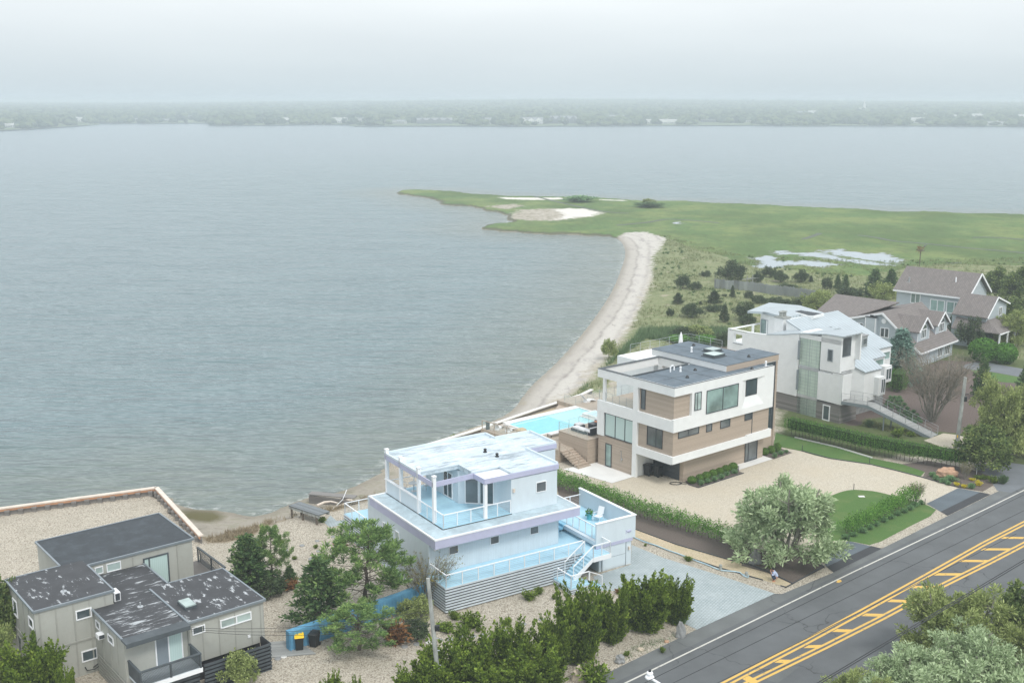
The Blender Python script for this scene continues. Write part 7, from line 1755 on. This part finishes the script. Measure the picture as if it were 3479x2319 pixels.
# ------------------------------------------------------------------ planted trees and shrubs
PX = plant_px
for i, (b, lab, sd) in enumerate([((900, 795, 1115, 1140), 'roadside juniper with a top leaning right, at the paving corner', 1), ((610, 780, 920, 1200), 'tallest flame-shaped juniper, just left of the leaning one', 2), ((410, 880, 650, 1280), 'narrow juniper third from the paving in the roadside row', 3), ((130, 870, 440, 1430), 'broad juniper fourth from the paving, in front of the steps', 1), ((-30, 1110, 200, 1500), 'shorter juniper fifth from the paving in the roadside row', 2)]):
    PX('juniper', sd, 'juniper', '5', b, lab, 'juniper', 'junipers in the roadside row')
for i, (b, lab, sd) in enumerate([((1690, 1130, 1990, 1560), 'juniper sixth from the paving, reaching over the gravel', 3), ((1370, 1215, 1720, 1640), 'juniper seventh from the paving, right of the leaning pole', 1), ((1130, 1310, 1450, 1720), 'dark juniper just right of the foot of the leaning pole', 2), ((960, 1460, 1260, 1800), 'juniper at the bottom edge across the leaning pole', 3), ((1500, 1400, 1900, 1760), 'low juniper at the bottom edge under the roadside row', 2), ((1850, 1350, 2200, 1700), 'broad juniper at the bottom, nearest the verge stones', 1), ((430, 1510, 560, 1800), 'juniper tip poking up at the bottom, left of the pole', 2), ((640, 1530, 720, 1800), 'second tiny juniper tip at the bottom edge', 3)]):
    PX('juniper', sd, 'juniper', '4', b, lab, 'juniper', 'junipers in the roadside row')
PX('juniper', 1, 'juniper', 'L', (20, 1290, 420, 1760), 'bright juniper at the lower left corner before the olive house', 'juniper'); PX('juniper', 2, 'juniper', 'L', (440, 1450, 560, 1800), 'slim juniper tip at the bottom under the drain hose', 'juniper')
PX('wood_tree', 2, 'evergreen_tree', 'L', (-220, 735, 115, 1420), 'tall green tree cut by the left edge beside the olive house', 'tree'); PX('olive', 2, 'evergreen_tree', 'L', (-260, 1080, 90, 1700), 'yellowish green tree at the left edge below the taller one', 'tree')
PX('pine', 1, 'pine_tree', '4', (400, 400, 1040, 1110), 'tall feathery pine in front of the purple house', 'pine'); PX('cedar', 1, 'cedar_tree', '4', (190, 640, 600, 1200), 'dark ragged cedar left of the tall feathery pine', 'cedar')
PX('bare', 1, 'bare_shrub', '4', (960, 590, 1410, 1020), 'thin twiggy shrub with sparse golden leaves at the deck corner', 'shrub')
PX('pine', 2, 'low_pine', '4', (400, 1000, 960, 1390), 'low sprawling pine behind the bins', 'pine'); PX('bushy', 1, 'low_pine', '4', (1030, 1090, 1225, 1270), 'small rounded pine right of the brown dead bush', 'pine'); PX('olive_bush', 1, 'shrub', '4', (990, 940, 1240, 1120), 'olive-green shrub under the twiggy shrub', 'shrub'); PX('deadbush', 1, 'dead_bush', '4', (870, 1110, 1060, 1305), 'rusty brown dead bush in the gravel', 'shrub')
PX('cedar', 2, 'cedar_tree', 'L', (1660, 470, 1990, 930), 'dark cedar right of the olive house roof', 'cedar'); PX('pine', 2, 'pine_tree', 'L', (1860, 405, 2150, 870), 'soft light green pine behind the dark cedar by the olive house', 'pine'); PX('bushy', 1, 'shrub', 'L', (1740, 760, 2090, 940), 'low evergreen skirt under the two trees by the olive house', 'shrub')
PX('cedar', 1, 'young_pine', '4', (125, 700, 235, 850), 'small young pine alone in the pebbles', 'pine'); PX('deadbush', 1, 'dead_bush', '4', (90, 800, 260, 880), 'brown dry tuft at the foot of the small young pine', 'shrub')
sh = [((95, 495, 140, 545), 'little shrub nearest the old jetty end of the pebbles'), ((360, 540, 393, 573), 'small shrub amid the round stones, upper'), ((198, 626, 236, 656), 'tiny shrub left of the column of round stones'), ((395, 333, 449, 384), 'round clipped shrub at the foot of the old jetty'), ((500, 530, 595, 562), 'brownish ground plant at the slatted left deck'), ((370, 712, 397, 746), 'tiny shrub beside the last upper round stones'),
      ((1450, 1045, 1625, 1165), 'widest low juniper shrub in the front gravel'), ((1270, 1128, 1412, 1192), 'flat low shrub right of the leaning pole'), ((1745, 1093, 1832, 1150), 'compact shrub alone before the slatted deck'), ((1440, 1145, 1532, 1216), 'rounded shrub below the widest low shrub'), ((1555, 1150, 1606, 1191), 'tiny shrub right of the rounded one'), ((1400, 1185, 1440, 1215), 'tiny shrub left of the rounded one'), ((1345, 1035, 1445, 1105), 'loose grey-green shrub at the slatted deck corner'), ((1908, 884, 2004, 962), 'dark shrub at the foot of the long slatted deck'), ((1998, 858, 2072, 914), 'shrub touching the slatted deck, right of the dark one'), ((1853, 1138, 1912, 1192), 'small shrub among the front round stones'), ((1578, 1228, 1642, 1282), 'sparse shrub just below the front round stones'), ((1668, 1178, 1752, 1242), 'shrub between front stones and the juniper row')]
for i, (b, lab) in enumerate(sh): PX('shrub' if i != 4 else 'deadbush', 1+i % 2 if i != 4 else 1, 'low_shrub', '4', b, lab, 'shrub', 'low shrubs in the gravel')
for b, lab, k in (((75, 903, 119, 953), 'small shrub left of the lower landing', 'shrub'), ((298, 878, 352, 957), 'narrow dark shrub in front of the lower landing', 'shrub'), ((545, 868, 592, 912), 'reddish small shrub at the foot of the steps', 'deadbush'), ((868, 1298, 917, 1347), 'bright little shrub on the road verge', 'shrub'), ((608, 1333, 662, 1372), 'low weed on the verge under the junipers', 'shrub'), ((975, 1068, 1072, 1150), 'grassy tuft at the corner of the blue paving', 'tuft'), ((295, 1422, 528, 1600), 'large bright rounded bush on the verge at the bottom', 'shrub'), ((1052, 628, 1115, 672), 'weed clump beside the pale blue hose', 'shrub'), ((758, 535, 782, 558), 'tiny weed at the upper end of the hose', 'shrub'), ((1683, 690, 1722, 728), 'bright green sapling right behind the person', 'shrub')):
    PX(k, 1, 'low_shrub', '5', b, lab, 'shrub', 'low shrubs in the gravel')
PX('olive_bush', 2, 'shrub', 'L', (1630, 1335, 1900, 1600), 'loose green shrub in front of the dark slatted screen', 'shrub'); PX('yellow_mound', 1, 'flowering_shrub', 'L', (1020, 1480, 1190, 1640), 'yellow blooms peeping up before the lattice balcony', 'shrub')
# silvery tree and the roadside trees
PX('willow', 1, 'silvery_tree', '6', (5, 80, 745, 745), 'large silvery green tree beside the island lawn', 'tree')
for k, sd, b, lab in (('olive', 1, (1300, 880, 1990, 1560), 'nearest feathery green tree leaning over the far lane'), ('willow', 2, (1080, 1380, 1760, 2000), 'pale silvery tree at the bottom edge right of the road'), ('olive', 2, (690, 1475, 1160, 2000), 'low feathery tree leftmost at the bottom of the far verge'), ('willow', 1, (1620, 1340, 2260, 2000), 'palest tree in the lower right corner'), ('wood_tree', 1, (1900, 850, 2240, 1420), 'dark green tree at the right edge over the road'), ('olive', 1, (1930, 1090, 2330, 1640), 'green tree right of the nearest feathery one'), ('willow', 2, (1380, 1180, 1960, 1800), 'silvery tree filling the gap behind the nearest feathery one'), ('willow', 1, (850, 1420, 1420, 2000), 'silvery tree second from the left at the bottom of the verge')):
    PX(k, sd, 'roadside_tree', '6', b, lab, 'tree', 'trees on the far road verge')
# boxwood bed
for i, b in enumerate([(-70, 1290, 90, 1430), (75, 1253, 217, 1400), (185, 1210, 345, 1365), (315, 1170, 462, 1305), (435, 1138, 577, 1270), (543, 1093, 692, 1225), (660, 1048, 822, 1207)]): PX('boxwood', 1, 'boxwood_ball', 'h', b, 'clipped boxwood ball before the tan wall, %s from the garage corner' % ['first', 'second', 'third', 'fourth', 'fifth', 'sixth', 'seventh'][i], 'boxwood', 'boxwood balls along the modern house')
for i, b in enumerate([(1238, 788, 1377, 925), (1353, 748, 1492, 892), (1458, 698, 1592, 867)]): PX('boxwood', 1, 'boxwood_ball', 'h', b, '%s boxwood ball right of the entry slab' % ['leftmost', 'middle', 'rightmost'][i], 'boxwood', 'boxwood balls along the modern house')
for i, b in enumerate([(103, 1358, 227, 1457), (223, 1333, 347, 1422), (343, 1288, 477, 1387), (463, 1248, 592, 1347), (578, 1208, 687, 1292), (698, 1168, 817, 1257)]): PX('mound', 1, 'lavender_mound', 'h', b, 'soft low mound in front of the boxwood row, %s from the left' % ['first', 'second', 'third', 'fourth', 'fifth', 'sixth'][i], 'mound plant', 'soft mounds along the boxwood bed')
for i, b in enumerate([(1438, 868, 1522, 972), (1528, 833, 1632, 917), (1638, 818, 1722, 882)]): PX('mound', 1, 'lavender_mound', 'h', b, 'soft low mound right of the entry slab, %s from the left' % ['first', 'second', 'third'][i], 'mound plant', 'soft mounds along the boxwood bed')
for i, b in enumerate([(748, 463, 802, 507), (808, 448, 862, 487), (868, 418, 942, 460), (923, 393, 987, 434), (973, 368, 1032, 410), (1033, 338, 1092, 382), (1083, 316, 1142, 357), (1138, 293, 1192, 332), (1188, 273, 1242, 312), (1230, 253, 1287, 292), (1265, 228, 1322, 268), (1315, 213, 1362, 250)]): PX('mound', 1, 'lavender_mound', '6', b, 'lavender mound under the island hedge, %s from the left apron' % (ordn+['twelfth'])[i], 'mound plant', 'lavender mounds under the island hedge')
PX('bare', 1, 'leggy_shrub', '6', (1245, 75, 1365, 235), 'leggy leafy shrub at the right end of the island hedge', 'shrub')
for b, k, lab in (((1308, 1288, 1378, 1347), 'mound', 'green mound left of the orange boulder'), ((1343, 1318, 1402, 1382), 'mound', 'mound below the left tip of the orange boulder'), ((1398, 1348, 1482, 1402), 'mound', 'larger mound below the orange boulder'), ((1458, 1375, 1522, 1420), 'mound', 'mound nearest the gravel court by the boulder'), ((1462, 1328, 1590, 1385), 'mound', 'wide mound right under the orange boulder'), ((1548, 1388, 1597, 1427), 'yellow_mound', 'leftmost yellow flower clump by the right apron'), ((1618, 1408, 1667, 1447), 'yellow_mound', 'second yellow flower clump by the right apron'), ((1698, 1348, 1747, 1377), 'yellow_mound', 'small yellow clump furthest back in the boulder bed'), ((1753, 1368, 1812, 1427), 'yellow_mound', 'biggest yellow flower clump in the boulder bed'), ((1678, 1398, 1747, 1457), 'mound', 'grey-green mound between the yellow clumps'), ((1758, 1328, 1900, 1370), 'shrub', 'flat green shrub along the side street edge'), ((1888, 1328, 1982, 1402), 'shrub', 'round green shrub near the side street mouth'), ((1988, 1318, 2072, 1412), 'tuft', 'grass tuft at the corner of road and side street'), ((690, 788, 762, 862), 'tuft', 'grass clump under the high end of the ramp'), ((950, 868, 1082, 962), 'shrub', 'dark shrub under the middle of the ramp'), ((1098, 898, 1172, 952), 'shrub', 'small shrub near the low end of the ramp'), ((938, 378, 1032, 457), 'clipped', 'lime green ball shrub beside the bay windows')):
    PX(k, 1, 'bed_plant' if k != 'clipped' else 'ball_shrub', '8', b, lab, 'shrub')
PX('bare', 1, 'leggy_shrub', '8', (1600, 1188, 1722, 1372), 'bare leggy shrub between boulder and small tree', 'shrub')
rg = random.Random(11); slope_poly = [(905, 565), (1010, 565), (1110, 650), (1240, 800), (1180, 830), (1060, 770), (960, 690), (880, 640)]
def inside(x, y, poly):
    c = False
    for i in range(len(poly)):
        (ax, ay), (bx, by) = poly[i], poly[i-1]
        if (ay > y) != (by > y) and x < (bx-ax)*(y-ay)/(by-ay)+ax: c = not c
    return c
k = 0
for gy in range(570, 835, 34):
    for gx in range(880, 1250, 46):
        x, y = gx+(gy//34 % 2)*22+rg.uniform(-6, 6), gy+rg.uniform(-5, 5)
        if inside(x, y, slope_poly): PX('mound', 1, 'heather_mound', '8', (x-22, y-20, x+22, y+18), 'one of many small yellow-green mounds on the mulched slope above the ramp', 'mound plant', 'mounds on the mulched slope')
PX('bare', 2, 'bare_tree', '8', (1060, 80, 1740, 850), 'wide leafless brown tree behind the ramp', 'tree')
PX('olive', 1, 'leafy_tree', 'n', (690, 350, 1180, 1220), 'big dark green leafy tree right of the straight utility pole', 'tree'); PX('olive', 2, 'leafy_tree', 'n', (980, 330, 1500, 1180), 'pale yellow-green tree at the right edge above the side street', 'tree'); PX('cedar', 2, 'pointed_tree', 'n', (650, 115, 850, 560), 'pointed bright green conifer beside the gravel lane', 'tree'); PX('wood_tree', 2, 'small_tree', 'n', (545, 850, 1060, 1360), 'small dark tree with visible trunk at the end of the clipped hedge', 'tree'); PX('cedar', 1, 'pointed_tree', 'n', (1140, 180, 1300, 480), 'conifer at the right edge beyond the lane', 'tree')
p_ = at_y('i', 1017, 1100, 151.); p_.z = -.2; plant('spruce', 1, 'blue_spruce', p_, at_y('i', 1017, 765, 151.).z+.2, 5.4, 'blue-green spruce beside the gabled house', 'spruce')
PX('clipped', 1, 'ball_shrub', 'i', (1785, 855, 2085, 1120), 'large dark green clipped dome left of the porch walk', 'shrub'); PX('clipped', 1, 'ball_shrub', 'i', (2045, 905, 2290, 1140), 'second clipped dome, right of the larger one', 'shrub')
for k, sd, b, lab in (('bushy', 1, (1540, 570, 1720, 900), 'dark evergreen between the gabled house and the porch'), ('bushy', 2, (1640, 630, 1920, 980), 'broad dark evergreen in front of the porch'), ('wood_tree', 1, (1950, 100, 2290, 470), 'tall dark tree behind the side wing, left one'), ('wood_tree', 2, (2180, 90, 2520, 520), 'tall dark tree cut by the right edge behind the houses'), ('olive', 2, (2060, 560, 2420, 960), 'golden green tree in front of the porch at the right edge'), ('wood_tree', 1, (2150, 420, 2450, 720), 'mid green tree behind the golden one at the right edge'), ('cedar', 2, (640, 110, 850, 420), 'pointed dark cedar behind the gabled roof, left'), ('cedar', 1, (830, 110, 1010, 420), 'pointed dark cedar next to the steep roof'), ('olive_bush', 1, (700, 260, 1000, 460), 'lighter green bush below the pointed cedars'), ('olive_bush', 2, (0, 340, 290, 570), 'rounded green bush behind the curved metal roof'), ('bushy', 1, (180, 200, 290, 340), 'small dark bush left of the sand court end'), ('cedar', 1, (300, 170, 380, 340), 'small cedar behind the sand court, left of two'), ('cedar', 2, (380, 170, 470, 350), 'small cedar behind the sand court, right of two'), ('bushy', 2, (360, 300, 640, 420), 'low dark thicket right of the sand court'), ('bushy', 1, (2280, 640, 2460, 900), 'dark tree at the right edge right of the porch')):
    PX(k, sd, 'evergreen', 'i', b, lab, 'tree', 'trees around the gabled houses')
dn = [('bushy', 1, (940, 100, 1310, 405), 'largest dark bush in the dunes, behind the left end of the plank fence'), ('bushy', 2, (705, 228, 850, 332), 'dark bush left of the largest dune bush'), ('bushy', 1, (375, 290, 580, 480), 'dark bush nearest the beach in the dunes'), ('bushy', 2, (560, 380, 720, 500), 'brown-green low bush right of the one nearest the beach'), ('bushy', 2, (1540, 172, 1732, 335), 'spreading dark bush right of the cross-arm poles'), ('bushy', 1, (1685, 228, 1875, 400), 'rounded bush beyond the sand court, left'), ('bushy', 1, (1955, 218, 2155, 405), 'rounded bush beyond the sand court, middle'), ('dune_cedar', 1, (2145, 300, 2215, 402), 'small pointed cedar beyond the sand court'), ('dune_cedar', 2, (1095, 430, 1172, 602), 'slender pointed cedar in front of the plank fence'), ('bushy', 1, (1288, 500, 1412, 612), 'dark rounded bush in front of the fence gap'), ('dune_cedar', 1, (795, 500, 992, 695), 'broad pointed cedar in the middle of the dunes'), ('bushy', 2, (988, 540, 1062, 592), 'tiny bush between the two pointed cedars'), ('dune_cedar', 2, (338, 530, 482, 685), 'ragged cedar close to the beach edge'), ('bushy', 1, (465, 668, 752, 872), 'wide dark dome-shaped bush in the lower dunes'), ('dune_cedar', 1, (955, 690, 1095, 925), 'pointed dark cedar left of the curved metal roof'), ('bushy', 2, (1165, 640, 1435, 910), 'big bush touching the curved metal roof'), ('bushy', 2, (258, 730, 362, 852), 'small thin bush in the lower dunes'), ('dune_cedar', 2, (675, 638, 735, 695), 'tiny cedar above the dome-shaped bush'), ('bushy', 2, (1745, 412, 2035, 500), 'flat spreading bush over the fence before the sand court'), ('bushy', 1, (1395, 240, 1545, 412), 'dark bush behind the cross-arm poles'), ('bushy', 1, (1220, 820, 1440, 960), 'low bush under the big one by the curved roof'), ('bushy', 2, (770, 680, 1010, 800), 'low spreading bush under the broad pointed cedar'), ('bushy', 1, (1400, 560, 1620, 690), 'low scrub below the fence, left part'), ('bushy', 2, (1600, 580, 1900, 720), 'low scrub below the fence, middle part'), ('bushy', 1, (1880, 600, 2180, 760), 'low scrub below the fence, right part'), ('olive_bush', 1, (2120, 520, 2420, 800), 'green bush at the right end of the plank fence')]
for k, sd, b, lab in dn: PX(k, sd, 'dune_bush', 'o', b, lab, 'bush', 'bushes in the dunes')
for k, sd, b, lab in (('olive_bush', 1, (975, 110, 1082, 248), 'small green tree alone at the edge of the beach'), ('clipped', 1, (1455, 78, 1610, 140), 'bright lime shrub behind the modern house, left'), ('clipped', 1, (1645, 78, 1805, 150), 'bright lime shrub behind the modern house, right'), ('bushy', 1, (1480, 22, 1650, 110), 'dark thicket above the lime shrubs'), ('olive_bush', 2, (1580, 10, 1760, 100), 'yellow-green bush between dark thickets'), ('bushy', 2, (1790, 50, 1900, 175), 'dark bush against the white house corner'), ('bushy', 2, (1090, 395, 1200, 460), 'tangle of dark twigs beyond the glass railing')):
    PX(k, sd, 'bush', '1', b, lab, 'bush')
PX('tuft', 1, 'shrub', 'd', (0, 0, 1, 1), 'x', 'x') if False else None
PX('shrub', 2, 'low_shrub', '3', (850, 128, 935, 165), 'green shrub peeping over the purple house roof at the sea wall', 'shrub')
PX('mound', 1, 'marsh_bush', '9', (1310, 138, 1562, 182), 'wide grey-green thicket on the far edge of the marsh', 'bush'); PX('olive_bush', 2, 'marsh_bush', '9', (1893, 160, 1982, 205), 'small dark bush on the far edge of the marsh', 'bush'); PX('tuft', 1, 'marsh_bush', '9', (1850, 185, 2060, 222), 'low grey-green reeds around the small dark marsh bush', 'bush')
# ------------------------------------------------------------------ grasses nobody could count
def scatter(name, poly, n, mat, L, W_, nb, seed, zf=None, keep=None):
    rg = np.random.default_rng(seed); P = np.array([(p[0], p[1]) for p in poly]); lo, hi = P.min(0), P.max(0)
    X_ = rg.uniform(lo[0], hi[0], n*3); Y_ = rg.uniform(lo[1], hi[1], n*3); ok = sdpoly(X_, Y_, [(a, b) for a, b in P]) > .3
    nz = np.array([mnoise.noise(Vector((x*.12, y*.12, seed))) for x, y in zip(X_, Y_)]); ok &= (nz > -.12+rg.uniform(-.25, .25, len(nz)))
    if keep is not None: ok &= keep(X_, Y_)
    X_, Y_ = X_[ok][:n], Y_[ok][:n]; N_ = len(X_); ix = np.clip(np.searchsorted(xs, X_), 0, len(xs)-1); iy = np.clip(np.searchsorted(np.array(ys), Y_), 0, len(ys)-1)
    Zg = Z[iy, ix]; idx = np.repeat(np.arange(N_), nb); c = np.stack([X_[idx]+rg.normal(0, .16, len(idx)), Y_[idx]+rg.normal(0, .16, len(idx)), Zg[idx]-.05], 1)
    ax = unit(rg.normal(size=(len(idx), 3))*np.array([.5, .5, .15])+np.array([0, 0, 1.]))*L*(.5+rg.random((len(idx), 1))); s_ = unit(np.cross(ax, rg.normal(size=(len(idx), 3))))*W_
    V = np.stack([c-s_, c+s_, c+ax], 1); o = np_mesh(name, V, 3, mat); o['kind'] = 'stuff'; return o
shp = [(p[0], p[1]) for p in shore]
onland = lambda X_, Y_: (sdpoly(X_, Y_, shp) > 3)&(sdpoly(X_, Y_, beach) < -.5)&(sdpoly(X_, Y_, pondA) < 0)
scatter('dune_grass', dune, 16000, 'grass_blade', .55, .035, 6, 1, keep=onland)
scatter('dune_scrub', dune, 900, 'leaf_cedar', .5, .09, 26, 21, keep=lambda a, b: onland(a, b) & (np.sin(a*.21)+np.sin(b*.17+a*.05) > .35))
scatter('reed_grass', P_('1', [(800, 500), (900, 400), (1000, 300), (1130, 190), (1250, 60), (1500, 60), (1880, 60), (1880, 180), (1300, 130), (1000, 330), (980, 440), (1150, 480), (900, 470)]), 6000, 'reed', 1.0, .04, 7, 2)
scatter('dry_grass', drygrass, 1500, 'grass_dry', .45, .03, 8, 3)
scatter('slope_grass', P_('8', [(600, 860), (700, 800), (900, 860), (1250, 960), (1200, 985), (900, 930), (640, 870)]), 700, 'grass_blade', .4, .03, 8, 4)
scatter('verge_weeds', P_('5', [(700, 1290), (1150, 1180), (1160, 1200), (900, 1330), (600, 1450), (500, 1400)]), 160, 'reed', .22, .02, 8, 5)
